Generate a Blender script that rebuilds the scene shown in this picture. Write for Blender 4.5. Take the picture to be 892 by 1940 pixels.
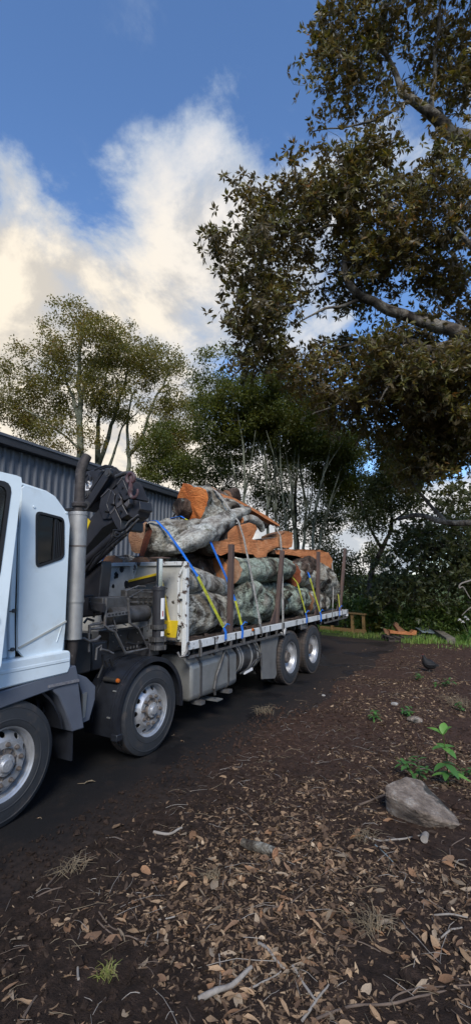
import bpy, math, random
import numpy as np
from mathutils import Vector, Matrix

for o in list(bpy.data.objects):
    bpy.data.objects.remove(o)
scene = bpy.context.scene
COL = scene.collection
R = math.radians
rng = np.random.default_rng(7)
random.seed(7)

# ------------------------------------------------------------------ camera
F_PX, PITCH, YAW = 887.07, 0.1394, 0.5139
CAM = np.array([3.6878, -2.6567, 2.0361])
cam = bpy.data.objects.new('camera', bpy.data.cameras.new('camera'))
COL.objects.link(cam)
cam.location = CAM
cam.rotation_euler = (math.pi / 2 + PITCH, 0, YAW)
cam.data.sensor_fit = 'VERTICAL'
cam.data.sensor_height = 36
cam.data.lens = F_PX / 1940 * 36
cam.data.clip_start = 0.05
cam.data.clip_end = 3000
scene.camera = cam

# ------------------------------------------------------------------ exposure
scene.view_settings.view_transform = 'Standard'
scene.view_settings.look = 'None'
scene.view_settings.exposure = 1.45
scene.view_settings.gamma = 1
scene.view_settings.use_curve_mapping = False
scene.render.engine = 'CYCLES'
scene.cycles.use_denoising = True
scene.cycles.max_bounces = 6
scene.cycles.transparent_max_bounces = 8

# ------------------------------------------------------------------ sun and sky
SUN_EL = R(38)
SUN_DIR = np.array([0.52, -0.85, 0])          # horizontal direction towards the sun
SUN_DIR = SUN_DIR / np.linalg.norm(SUN_DIR)
to_sun = Vector((SUN_DIR[0] * math.cos(SUN_EL), SUN_DIR[1] * math.cos(SUN_EL), math.sin(SUN_EL)))
sl = bpy.data.lights.new('sun', 'SUN')
sl.energy = 1.5
sl.angle = R(20)
sl.color = (1.0, 0.94, 0.86)
so = bpy.data.objects.new('sun', sl)
COL.objects.link(so)
so.rotation_euler = to_sun.to_track_quat('Z', 'Y').to_euler()
so.location = (20, -20, 30)

world = bpy.data.worlds.new('World')
scene.world = world
world.use_nodes = True


def build_world():
    nt = world.node_tree
    nt.nodes.clear()
    N, L = nt.nodes.new, nt.links.new

    def math_(op, a, b=None, c=None, clamp=False):
        n = N('ShaderNodeMath'); n.operation = op; n.use_clamp = clamp
        for i, v in enumerate((a, b, c)):
            if v is None: continue
            if isinstance(v, (int, float)): n.inputs[i].default_value = v
            else: L(v, n.inputs[i])
        return n.outputs[0]

    def dot(vec, v3):
        n = N('ShaderNodeVectorMath'); n.operation = 'DOT_PRODUCT'
        L(vec, n.inputs[0]); n.inputs[1].default_value = v3
        return n.outputs['Value']

    def noise(vec, scale, detail, rough=0.55, dist=0.0):
        n = N('ShaderNodeTexNoise'); n.noise_dimensions = '3D'
        L(vec, n.inputs['Vector'])
        n.inputs['Scale'].default_value = scale; n.inputs['Detail'].default_value = detail
        n.inputs['Roughness'].default_value = rough; n.inputs['Distortion'].default_value = dist
        return n.outputs['Fac']

    def smooth(v, lo, hi):
        n = N('ShaderNodeMapRange'); n.interpolation_type = 'SMOOTHSTEP'
        L(v, n.inputs['Value']); n.inputs['From Min'].default_value = lo; n.inputs['From Max'].default_value = hi
        return n.outputs['Result']

    def mixc(fac, a, b):
        n = N('ShaderNodeMix'); n.data_type = 'RGBA'
        L(fac, n.inputs['Factor'])
        for s, v in ((6, a), (7, b)):
            if isinstance(v, tuple): n.inputs[s].default_value = (*v, 1)
            else: L(v, n.inputs[s])
        return n.outputs[2]

    tc = N('ShaderNodeTexCoord')
    d = tc.outputs['Generated']
    sep = N('ShaderNodeSeparateXYZ'); L(d, sep.inputs[0])
    z = math_('MAXIMUM', sep.outputs['Z'], 0.0)
    # flatten the direction on to a cloud deck
    k = math_('DIVIDE', 1.0, math_('ADD', z, 0.45))
    sc = N('ShaderNodeVectorMath'); sc.operation = 'SCALE'
    L(d, sc.inputs[0]); L(k, sc.inputs['Scale'])
    deck = sc.outputs[0]
    mp = N('ShaderNodeMapping'); L(deck, mp.inputs['Vector'])
    mp.inputs['Location'].default_value = SKY_OFF
    deck = mp.outputs[0]
    def cover(vec):
        big = noise(vec, 1.5, 2, 0.5)
        fine = noise(vec, 3.6, 11, 0.62, 0.2)
        return math_('ADD', math_('MULTIPLY', big, 0.5), math_('MULTIPLY', fine, 0.5))
    off = N('ShaderNodeVectorMath'); off.operation = 'ADD'; L(deck, off.inputs[0]); off.inputs[1].default_value = (-0.05, -0.035, 0.045)
    c0, c1 = cover(deck), cover(off.outputs[0])
    # the bank of cloud stands over the shed side, the zenith is clear
    bank = math_('MULTIPLY', smooth(dot(d, (-0.79, 0.50, 0.36)), 0.55, 0.99), 0.15)
    clear = math_('MULTIPLY', smooth(z, 0.60, 0.88), 0.21)
    low = math_('MULTIPLY', smooth(z, 0.40, 0.08), 0.12)
    cov = math_('SUBTRACT', math_('ADD', math_('ADD', c0, bank), low), clear)
    mask = smooth(cov, 0.53, 0.60)
    thick = smooth(cov, 0.55, 0.68)
    shade = smooth(math_('SUBTRACT', c0, c1), -0.045, 0.05)
    white = mixc(shade, CLOUD_SHADE, CLOUD_LIT)
    warm = smooth(dot(d, (-0.86, 0.46, 0.22)), 0.72, 0.97)
    white = mixc(math_('MULTIPLY', warm, 0.7), white, mixc(shade, CLOUD_WARM2, CLOUD_WARM))
    thin = mixc(thick, CLOUD_THIN, white)
    sky = N('ShaderNodeTexSky'); sky.sky_type = 'NISHITA'
    sky.sun_disc = False
    sky.sun_elevation = SUN_EL
    sky.sun_rotation = math.atan2(SUN_DIR[0], SUN_DIR[1])
    sky.air_density = 1.0; sky.dust_density = 0.0; sky.ozone_density = 7.0
    wm = N('ShaderNodeMapping'); L(deck, wm.inputs['Vector']); wm.inputs['Scale'].default_value = (3.4, 1.3, 3.4); wm.inputs['Rotation'].default_value = (0, 0, 0.55)
    wisp = math_('MULTIPLY', smooth(noise(wm.outputs[0], 1.7, 8, 0.62, 0.5), 0.52, 0.74), math_('MULTIPLY', smooth(c0, 0.38, 0.52), 0.6))
    hs = N('ShaderNodeHueSaturation'); L(sky.outputs['Color'], hs.inputs['Color']); hs.inputs['Saturation'].default_value = 1.0; hs.inputs['Value'].default_value = 1.18
    base = mixc(wisp, hs.outputs[0], CLOUD_THIN)
    col = mixc(math_('MULTIPLY', mask, 0.96), base, thin)
    bg = N('ShaderNodeBackground'); L(col, bg.inputs['Color']); bg.inputs['Strength'].default_value = 0.07
    out = N('ShaderNodeOutputWorld'); L(bg.outputs[0], out.inputs['Surface'])


SKY_OFF = (0.7, 5.1, 0.0)
CLOUD_LIT, CLOUD_SHADE = (5.0, 4.8, 4.6), (3.0, 3.1, 3.3)
CLOUD_THIN, CLOUD_WARM, CLOUD_WARM2 = (2.4, 2.9, 3.7), (5.9, 5.1, 3.8), (4.1, 3.6, 2.85)
build_world()

# ------------------------------------------------------------------ geometry of the survey: sight lines to points on known planes
_fw = np.array([-math.sin(YAW) * math.cos(PITCH), math.cos(YAW) * math.cos(PITCH), math.sin(PITCH)])
_rt = np.array([math.cos(YAW), math.sin(YAW), 0.0])
_up = np.cross(_rt, _fw)


def _ray(a, b): return _fw + _rt * (a - 446) / F_PX + _up * (970 - b) / F_PX
def PX(a, b, x=0.0):
    d = _ray(a, b); return CAM + d * (x - CAM[0]) / d[0]
def PY(a, b, y):
    d = _ray(a, b); return CAM + d * (y - CAM[1]) / d[1]
def PZ(a, b, z=0.0):
    d = _ray(a, b); return CAM + d * (z - CAM[2]) / d[2]
def PD(a, b, dep): return CAM + _ray(a, b) * dep


# ------------------------------------------------------------------ numeric noise
def _hash(i, j, k, s):
    h = (i * 374761393 + j * 668265263 + k * 2147483647 + s * 1274126177) & 0xFFFFFFFF
    h = ((h ^ (h >> 13)) * 1274126177) & 0xFFFFFFFF
    return ((h ^ (h >> 16)) & 0xFFFFFF) / float(0xFFFFFF)


def vnoise(P, seed=0):
    P = np.asarray(P, float)
    i = np.floor(P).astype(np.int64); f = P - i; f = f * f * (3 - 2 * f)
    out = 0
    for a in (0, 1):
        wa = f[..., 0] if a else 1 - f[..., 0]
        for b in (0, 1):
            wb = f[..., 1] if b else 1 - f[..., 1]
            for c in (0, 1):
                wc = f[..., 2] if c else 1 - f[..., 2]
                out = out + wa * wb * wc * _hash(i[..., 0] + a, i[..., 1] + b, i[..., 2] + c, seed)
    return out * 2 - 1


def fbm(P, octaves=4, seed=0, gain=0.5):
    P = np.asarray(P, float); t = 0; a = 1.0
    for o in range(octaves):
        t = t + a * vnoise(P * 2 ** o + 17.3 * o, seed + o); a *= gain
    return t


def unit(v):
    v = np.asarray(v, float); return v / (np.linalg.norm(v, axis=-1, keepdims=True) + 1e-12)


def sstep(x, lo, hi):
    t = np.clip((x - lo) / (hi - lo), 0, 1); return t * t * (3 - 2 * t)


# ------------------------------------------------------------------ mesh builder
class MB:
    def __init__(s): s.v, s.f, s.m = [], [], []

    def add(s, vs, fs, mi=0):
        b = len(s.v)
        s.v.extend([tuple(float(q) for q in p) for p in vs])
        for f in fs:
            s.f.append(tuple(b + i for i in f)); s.m.append(mi)
        return s

    def box(s, a, b, mi=0):
        x0, x1 = sorted((a[0], b[0])); y0, y1 = sorted((a[1], b[1])); z0, z1 = sorted((a[2], b[2]))
        v = [(x0, y0, z0), (x1, y0, z0), (x1, y1, z0), (x0, y1, z0), (x0, y0, z1), (x1, y0, z1), (x1, y1, z1), (x0, y1, z1)]
        return s.add(v, [(0, 3, 2, 1), (4, 5, 6, 7), (0, 1, 5, 4), (1, 2, 6, 5), (2, 3, 7, 6), (3, 0, 4, 7)], mi)

    def obox(s, p, q, w, h, up=(0, 0, 1), mi=0):
        p, q = np.array(p, float), np.array(q, float); t = unit(q - p)
        a = np.cross(t, up)
        if np.linalg.norm(a) < 1e-4: a = np.cross(t, (1, 0, 0))
        a = unit(a); b = np.cross(a, t)
        v = [e + a * i * w / 2 + b * j * h / 2 for e in (p, q) for i, j in ((-1, -1), (1, -1), (1, 1), (-1, 1))]
        return s.add(v, [(0, 1, 2, 3), (7, 6, 5, 4), (0, 4, 5, 1), (1, 5, 6, 2), (2, 6, 7, 3), (3, 7, 4, 0)], mi)

    def tube(s, pts, rad, n=8, mi=0, cap=True):
        P = np.array(pts, float); k = len(P)
        rad = np.full(k, rad, float) if np.isscalar(rad) else np.array(rad, float)
        T = np.gradient(P, axis=0); T = unit(T)
        a = np.cross(T[0], (0, 0, 1))
        if np.linalg.norm(a) < 1e-3: a = np.cross(T[0], (1, 0, 0))
        a = unit(a); vs = []
        ang = np.arange(n) * 2 * math.pi / n
        for i in range(k):
            a = unit(a - T[i] * np.dot(a, T[i])); b = np.cross(T[i], a)
            vs.append(P[i] + rad[i] * (np.cos(ang)[:, None] * a + np.sin(ang)[:, None] * b))
        vs = np.concatenate(vs)
        fs = [(i * n + j, i * n + (j + 1) % n, (i + 1) * n + (j + 1) % n, (i + 1) * n + j) for i in range(k - 1) for j in range(n)]
        if cap: fs += [tuple(range(n - 1, -1, -1)), tuple((k - 1) * n + j for j in range(n))]
        return s.add(vs, fs, mi)

    def cyl(s, p, q, r, r2=None, n=16, mi=0, cap=True):
        return s.tube([p, q], [r, r if r2 is None else r2], n, mi, cap)

    def lathe(s, prof, org, axis='x', n=32, mi=0, closed=False):
        """prof: (radius, along) pairs, revolved round the axis through org."""
        o = np.array(org, float); vs = []
        for r_, t in prof:
            for j in range(n):
                a = 2 * math.pi * j / n; c, d = r_ * math.cos(a), r_ * math.sin(a)
                vs.append(o + {'x': (t, c, d), 'y': (c, t, d), 'z': (c, d, t)}[axis])
        k = len(prof)
        rngk = range(k if closed else k - 1)
        fs = [(i * n + j, i * n + (j + 1) % n, ((i + 1) % k) * n + (j + 1) % n, ((i + 1) % k) * n + j) for i in rngk for j in range(n)]
        return s.add(vs, fs, mi)

    def prism(s, poly, axis, a, b, mi=0, side=None, scale_b=1.0):
        """poly: 2D outline in the plane across the axis (x: (y,z), y: (x,z), z: (x,y)), from a to b."""
        n = len(poly); c = np.mean(np.array(poly, float), axis=0)

        def p3(q, t): return {'x': (t, q[0], q[1]), 'y': (q[0], t, q[1]), 'z': (q[0], q[1], t)}[axis]
        vs = [p3(q, a) for q in poly] + [p3(c + (np.array(q) - c) * scale_b, b) for q in poly]
        s.add(vs, [tuple(range(n)), tuple(range(2 * n - 1, n - 1, -1))], mi)
        b0 = len(s.v) - 2 * n
        for i in range(n):
            s.f.append((b0 + i, b0 + n + i, b0 + n + (i + 1) % n, b0 + (i + 1) % n)); s.m.append(mi if side is None else side)
        return s

    def ring(s, outer, inner, axis, a, b, mi=0):
        """flat plate with a hole: outer and inner outlines with equal point counts."""
        n = len(outer)

        def p3(q, t): return {'x': (t, q[0], q[1]), 'y': (q[0], t, q[1]), 'z': (q[0], q[1], t)}[axis]
        vs = [p3(q, a) for q in outer] + [p3(q, a) for q in inner] + [p3(q, b) for q in outer] + [p3(q, b) for q in inner]
        fs = []
        for i in range(n):
            j = (i + 1) % n
            fs += [(i, j, n + j, n + i), (2 * n + j, 2 * n + i, 3 * n + i, 3 * n + j), (i, 2 * n + i, 2 * n + j, j), (n + j, 3 * n + j, 3 * n + i, n + i)]
        return s.add(vs, fs, mi)

    def build(s, name, mats, parent=None, smooth=30, bevel=0, base=None, solid=True):
        me = bpy.data.meshes.new(name)
        off = np.zeros(3)
        if parent is not None: off = np.array(world_loc(parent))
        elif base is not None: off = np.array(base, float)
        me.from_pydata([tuple(np.array(v) - off) for v in s.v], [], s.f)
        for m in (mats if isinstance(mats, (list, tuple)) else [mats]): me.materials.append(m)
        if any(s.m): me.polygons.foreach_set('material_index', s.m)
        if solid:
            import bmesh
            bm = bmesh.new(); bm.from_mesh(me); bmesh.ops.recalc_face_normals(bm, faces=bm.faces); bm.to_mesh(me); bm.free()
        if smooth:
            me.polygons.foreach_set('use_smooth', [True] * len(me.polygons))
            me.set_sharp_from_angle(angle=R(smooth))
        me.update()
        o = bpy.data.objects.new(name, me); COL.objects.link(o)
        if parent is not None: o.parent = parent
        else: o.location = off
        if bevel:
            b = o.modifiers.new('bevel', 'BEVEL'); b.width = bevel; b.segments = 2; b.limit_method = 'ANGLE'; b.angle_limit = R(35)
        return o


def world_loc(o):
    p = Vector(o.location)
    while o.parent is not None:
        o = o.parent; p = p + o.location
    return p


def tag(o, label=None, cat=None, group=None, kind=None):
    for k, v in (('label', label), ('category', cat), ('group', group), ('kind', kind)):
        if v: o[k] = v
    return o


def empty(name, loc):
    o = bpy.data.objects.new(name, None); COL.objects.link(o); o.location = loc; o.empty_display_size = 0.2
    return o


def copy_tree(o, parent=None):
    c = o.copy(); COL.objects.link(c); c.parent = parent
    for ch in [q for q in KIDS.get(o.name, [])] or list(o.children): copy_tree(ch, c)
    return c


KIDS = {}


def np_mesh(name, V, faces_flat, per, mats, attrs=None, smooth=True, parent=None, base=None, midx=None):
    """fast mesh: V (n,3), faces_flat (m*per) ints, per = corners per face; attrs: name -> per-face floats"""
    V = np.asarray(V, np.float32)
    if parent is not None: V = V - np.array(world_loc(parent), np.float32)
    elif base is not None: V = V - np.array(base, np.float32)
    me = bpy.data.meshes.new(name)
    m = len(faces_flat) // per
    me.vertices.add(len(V)); me.vertices.foreach_set('co', V.ravel())
    me.loops.add(len(faces_flat)); me.loops.foreach_set('vertex_index', np.asarray(faces_flat, np.int32))
    me.polygons.add(m)
    me.polygons.foreach_set('loop_start', np.arange(0, m * per, per, dtype=np.int32))
    me.polygons.foreach_set('use_smooth', np.full(m, bool(smooth)))
    for mt in (mats if isinstance(mats, (list, tuple)) else [mats]): me.materials.append(mt)
    if midx is not None: me.polygons.foreach_set('material_index', np.asarray(midx, np.int32))
    for k, a in (attrs or {}).items():
        at = me.attributes.new(k, 'FLOAT', 'FACE'); at.data.foreach_set('value', np.asarray(a, np.float32))
    me.update(calc_edges=True); me.validate()
    o = bpy.data.objects.new(name, me); COL.objects.link(o)
    if parent is not None: o.parent = parent
    elif base is not None: o.location = base
    return o


# ------------------------------------------------------------------ materials
def _lin(c): return (*c, 1) if len(c) == 3 else c


class NT:
    def __init__(s, name):
        s.mat = bpy.data.materials.new(name); s.mat.use_nodes = True
        s.t = s.mat.node_tree; s.t.nodes.clear()
        s.out = s.N('ShaderNodeOutputMaterial')
        s.p = s.N('ShaderNodeBsdfPrincipled'); s.L(s.p.outputs[0], s.out.inputs['Surface'])
        s.tc = s.N('ShaderNodeTexCoord'); s.co = s.tc.outputs['Object']

    def N(s, k): return s.t.nodes.new(k)
    def L(s, a, b): s.t.links.new(a, b)

    def noise(s, scale, detail=5, rough=0.55, dist=0, vec=None, stretch=None):
        n = s.N('ShaderNodeTexNoise'); v = vec or s.co
        if stretch:
            m = s.N('ShaderNodeMapping'); s.L(v, m.inputs[0]); m.inputs['Scale'].default_value = stretch; v = m.outputs[0]
        s.L(v, n.inputs['Vector'])
        for k, q in (('Scale', scale), ('Detail', detail), ('Roughness', rough), ('Distortion', dist)): n.inputs[k].default_value = q
        return n.outputs['Fac']

    def ramp(s, fac, stops):
        n = s.N('ShaderNodeValToRGB'); s.L(fac, n.inputs[0]); e = n.color_ramp.elements
        e[0].position, e[0].color = stops[0][0], _lin(stops[0][1])
        e[1].position, e[1].color = stops[-1][0], _lin(stops[-1][1])
        for p, c in stops[1:-1]:
            q = e.new(p); q.color = _lin(c)
        return n.outputs[0]

    def step(s, fac, lo, hi):
        n = s.N('ShaderNodeMapRange'); n.interpolation_type = 'SMOOTHSTEP'; s.L(fac, n.inputs[0])
        n.inputs[1].default_value, n.inputs[2].default_value = lo, hi
        return n.outputs[0]

    def mix(s, fac, a, b, mode='MIX'):
        n = s.N('ShaderNodeMix'); n.data_type = 'RGBA'; n.blend_type = mode
        if isinstance(fac, (int, float)): n.inputs[0].default_value = fac
        else: s.L(fac, n.inputs[0])
        for k, v in ((6, a), (7, b)):
            if isinstance(v, tuple): n.inputs[k].default_value = _lin(v)
            else: s.L(v, n.inputs[k])
        return n.outputs[2]

    def mathn(s, op, a, b=0.0):
        n = s.N('ShaderNodeMath'); n.operation = op
        for i, v in enumerate((a, b)):
            if isinstance(v, (int, float)): n.inputs[i].default_value = v
            else: s.L(v, n.inputs[i])
        return n.outputs[0]

    def bump(s, h, strength=0.5, dist=0.02):
        n = s.N('ShaderNodeBump'); s.L(h, n.inputs['Height']); n.inputs['Strength'].default_value = strength; n.inputs['Distance'].default_value = dist
        s.L(n.outputs[0], s.p.inputs['Normal'])

    def set(s, **k):
        for q, v in k.items():
            i = s.p.inputs[q.replace('_', ' ')]
            if isinstance(v, tuple): i.default_value = _lin(v)
            elif isinstance(v, (int, float)): i.default_value = v
            else: s.L(v, i)
        return s


def simple(name, c1, c2=None, scale=6, rough=0.6, metal=0.0, bump=0.0, bscale=40, grime=None, gscale=3, glo=0.5, ghi=0.7, coat=0.0, spec=0.5, stretch=None):
    """painted / plain surface: two close tones over a noise, patches of grime or rust, fine relief"""
    n = NT(name)
    c2 = c2 or tuple(q * 0.75 for q in c1)
    col = n.ramp(n.noise(scale, 5, 0.6, stretch=stretch), [(0.3, c2), (0.7, c1)])
    rg = rough
    if grime:
        g = n.step(n.noise(gscale, 8, 0.65), glo, ghi)
        col = n.mix(g, col, grime)
        rr = n.N('ShaderNodeMapRange'); n.L(g, rr.inputs[0]); rr.inputs[3].default_value = rough; rr.inputs[4].default_value = min(1, rough + 0.35); rg = rr.outputs[0]
    n.set(Base_Color=col, Roughness=rg, Metallic=metal, Specular_IOR_Level=spec)
    if coat: n.set(Coat_Weight=coat, Coat_Roughness=0.1)
    if bump: n.bump(n.noise(bscale, 4, 0.6, stretch=stretch), bump, 0.01)
    return n.mat


M = {}
M['white'] = simple('white_paint_blue_shade', (0.66, 0.75, 0.80), (0.56, 0.65, 0.70), 1.5, 0.32, grime=(0.42, 0.44, 0.42), gscale=2.2, glo=0.52, ghi=0.85, coat=0.3)  # white cab paint; the blue of sky-lit shade is mixed into its colours
M['white_rust'] = simple('chipped_white_paint', (0.62, 0.63, 0.61), (0.48, 0.50, 0.49), 5, 0.6, bump=0.3, grime=(0.06, 0.04, 0.03), gscale=9, glo=0.56, ghi=0.62)
M['rail_white'] = simple('rail_white_paint', (0.60, 0.62, 0.62), (0.42, 0.44, 0.44), 4, 0.55, bump=0.2, grime=(0.07, 0.05, 0.04), gscale=7, glo=0.57, ghi=0.64)
M['hb'] = simple('headboard_paint', (0.52, 0.52, 0.49), (0.30, 0.30, 0.28), 3, 0.65, bump=0.2, grime=(0.03, 0.025, 0.02), gscale=5, glo=0.60, ghi=0.66)
M['grey_panel'] = simple('dark_grey_plastic', (0.10, 0.115, 0.145), (0.075, 0.085, 0.11), 3, 0.5, bump=0.1, bscale=120, grime=(0.11, 0.10, 0.09), gscale=3, glo=0.58, ghi=0.9)
M['black'] = simple('black_plastic', (0.020, 0.023, 0.030), (0.011, 0.012, 0.015), 5, 0.3, bump=0.08, bscale=90, grime=(0.06, 0.055, 0.05), gscale=4, glo=0.6, ghi=0.9)
M['gasket'] = simple('black_rubber_seal', (0.012, 0.012, 0.013), (0.008, 0.008, 0.009), 5, 0.55)
M['chassis'] = simple('chassis_black', (0.018, 0.017, 0.017), (0.010, 0.010, 0.010), 6, 0.7, bump=0.2, grime=(0.05, 0.04, 0.032), gscale=4, glo=0.5, ghi=0.85)
M['crane'] = simple('crane_black_paint', (0.030, 0.030, 0.034), (0.018, 0.018, 0.021), 5, 0.42, bump=0.1, grime=(0.085, 0.075, 0.07), gscale=7, glo=0.62, ghi=0.9)
M['crane_edge'] = simple('worn_crane_edge', (0.13, 0.12, 0.12), (0.06, 0.055, 0.055), 9, 0.5, 0.4)
M['hydraulic'] = simple('oily_grey_metal', (0.09, 0.09, 0.092), (0.04, 0.038, 0.036), 8, 0.5, 0.3, bump=0.2, grime=(0.03, 0.02, 0.015), gscale=9, glo=0.5, ghi=0.8)
M['pipe_grey'] = simple('worn_grey_tube', (0.16, 0.16, 0.165), (0.07, 0.065, 0.06), 12, 0.5, 0.4, grime=(0.05, 0.03, 0.02), gscale=14, glo=0.55, ghi=0.75)
M['chrome'] = simple('chrome_rod', (0.75, 0.76, 0.78), (0.65, 0.66, 0.68), 8, 0.12, 1.0)
M['alu'] = simple('dusty_aluminium', (0.26, 0.265, 0.26), (0.17, 0.175, 0.17), 3, 0.5, 0.45, bump=0.1, grime=(0.15, 0.135, 0.115), gscale=2.5, glo=0.5, ghi=0.85)
M['galv'] = simple('galvanised_shield', (0.36, 0.36, 0.35), (0.25, 0.25, 0.245), 6, 0.5, 0.5, bump=0.35, bscale=260, grime=(0.13, 0.10, 0.08), gscale=4, glo=0.62, ghi=0.85)
M['stack'] = simple('rusty_exhaust_pipe', (0.075, 0.065, 0.06), (0.03, 0.026, 0.025), 14, 0.7, 0.5, bump=0.4, bscale=60, grime=(0.22, 0.20, 0.19), gscale=12, glo=0.56, ghi=0.75)
M['tyre'] = simple('tyre_rubber', (0.024, 0.027, 0.032), (0.016, 0.018, 0.021), 4, 0.72, bump=0.15, bscale=50, grime=(0.085, 0.068, 0.055), gscale=6, glo=0.52, ghi=0.85)
M['tread'] = simple('dusty_tread', (0.060, 0.048, 0.042), (0.028, 0.025, 0.024), 9, 0.85, bump=0.4, bscale=30, grime=(0.11, 0.075, 0.055), gscale=10, glo=0.52, ghi=0.75)
M['rim'] = simple('silver_wheel_steel', (0.50, 0.51, 0.53), (0.34, 0.345, 0.35), 7, 0.38, 0.6, bump=0.08, grime=(0.11, 0.085, 0.07), gscale=9, glo=0.57, ghi=0.82)
M['hubdirt'] = simple('dirty_hub_steel', (0.20, 0.185, 0.17), (0.09, 0.07, 0.06), 12, 0.6, 0.4, bump=0.3, grime=(0.07, 0.04, 0.025), gscale=12, glo=0.5, ghi=0.75)
M['stake'] = simple('rusty_brown_steel', (0.095, 0.058, 0.045), (0.045, 0.030, 0.027), 10, 0.75, bump=0.4, grime=(0.16, 0.11, 0.09), gscale=14, glo=0.6, ghi=0.8, stretch=(1, 1, 0.25))
M['yellow'] = simple('yellow_tool_paint', (0.62, 0.46, 0.02), (0.50, 0.35, 0.02), 4, 0.45, grime=(0.12, 0.09, 0.04), gscale=9, glo=0.58, ghi=0.75)
M['bristle'] = simple('black_bristle', (0.015, 0.014, 0.014), (0.006, 0.006, 0.006), 60, 0.9, bump=0.8, bscale=150)
M['amber'] = simple('amber_lens', (0.42, 0.11, 0.015), (0.34, 0.08, 0.01), 5, 0.2)
M['red'] = simple('faded_red_hook', (0.085, 0.026, 0.03), (0.045, 0.03, 0.032), 12, 0.5, grime=(0.10, 0.09, 0.09), gscale=15, glo=0.5, ghi=0.65)
M['sticker'] = simple('white_sticker', (0.72, 0.71, 0.70), (0.64, 0.63, 0.62), 8, 0.5, grime=(0.30, 0.22, 0.2), gscale=25, glo=0.66, ghi=0.75)
M['ink'] = simple('printed_ink', (0.05, 0.035, 0.035), (0.04, 0.03, 0.03), 5, 0.6)
M['inkred'] = simple('printed_red_ink', (0.35, 0.06, 0.05), (0.3, 0.05, 0.04), 5, 0.6)
M['deckwood'] = simple('deck_timber', (0.085, 0.062, 0.048), (0.03, 0.024, 0.02), 5, 0.9, bump=0.5, bscale=20, stretch=(6, 0.5, 6), grime=(0.20, 0.12, 0.075), gscale=7, glo=0.66, ghi=0.75)
M['shed'] = simple('shed_steel_sheet', (0.105, 0.118, 0.14), (0.088, 0.098, 0.117), 1.5, 0.42, 0.0, grime=(0.07, 0.07, 0.075), gscale=0.8, glo=0.5, ghi=0.9)
M['shedtrim'] = simple('shed_trim', (0.035, 0.036, 0.04), (0.028, 0.028, 0.031), 2, 0.45)
M['timber'] = simple('yellow_timber', (0.42, 0.24, 0.075), (0.28, 0.15, 0.05), 4, 0.75, bump=0.3, bscale=20, stretch=(8, 8, 1), grime=(0.12, 0.09, 0.06), gscale=5, glo=0.58, ghi=0.8)
M['oldwood'] = simple('weathered_timber', (0.17, 0.15, 0.115), (0.09, 0.08, 0.065), 6, 0.85, bump=0.4, bscale=25, grime=(0.06, 0.07, 0.04), gscale=4, glo=0.55, ghi=0.75)
M['sheet'] = simple('old_blue_grey_sheet', (0.20, 0.25, 0.27), (0.13, 0.16, 0.17), 4, 0.6, grime=(0.06, 0.06, 0.05), gscale=6, glo=0.55, ghi=0.75)
M['pallet'] = simple('dark_pallet_wood', (0.055, 0.042, 0.034), (0.03, 0.023, 0.02), 6, 0.9, bump=0.4)
M['stick'] = simple('pale_dead_stick', (0.29, 0.265, 0.235), (0.15, 0.13, 0.11), 14, 0.85, bump=0.4, bscale=50, grime=(0.08, 0.055, 0.04), gscale=14, glo=0.56, ghi=0.7)
M['twig'] = simple('brown_twig', (0.145, 0.105, 0.078), (0.06, 0.043, 0.033), 12, 0.9, bump=0.3)
M['straw'] = simple('dry_straw', (0.21, 0.165, 0.105), (0.11, 0.085, 0.055), 10, 0.9)
M['feather'] = simple('black_feathers', (0.004, 0.004, 0.005), (0.002, 0.002, 0.0025), 25, 0.75, bump=0.5, bscale=70)
M['comb'] = simple('dark_red_comb', (0.10, 0.012, 0.012), (0.07, 0.01, 0.01), 10, 0.6)
M['claw'] = simple('grey_scaly_leg', (0.06, 0.055, 0.05), (0.04, 0.035, 0.03), 20, 0.7)
M['seat'] = simple('grey_seat_cloth', (0.10, 0.10, 0.11), (0.06, 0.06, 0.065), 30, 0.9, bump=0.2, bscale=200)
M['interior'] = simple('cab_lining', (0.20, 0.19, 0.18), (0.15, 0.145, 0.14), 4, 0.8)
M['concrete'] = simple('concrete', (0.3, 0.29, 0.27), (0.22, 0.21, 0.2), 5, 0.9, bump=0.3)


def glass_mat():
    n = NT('tinted_glass')
    n.set(Base_Color=(0.006, 0.007, 0.008), Roughness=0.03, Specular_IOR_Level=0.6)
    tr = n.N('ShaderNodeBsdfTransparent'); tr.inputs[0].default_value = (0.42, 0.45, 0.45, 1)
    mx = n.N('ShaderNodeMixShader'); mx.inputs[0].default_value = 0.45
    n.L(tr.outputs[0], mx.inputs[1]); n.L(n.p.outputs[0], mx.inputs[2]); n.L(mx.outputs[0], n.out.inputs['Surface'])
    return n.mat


M['glass'] = glass_mat()


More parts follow.
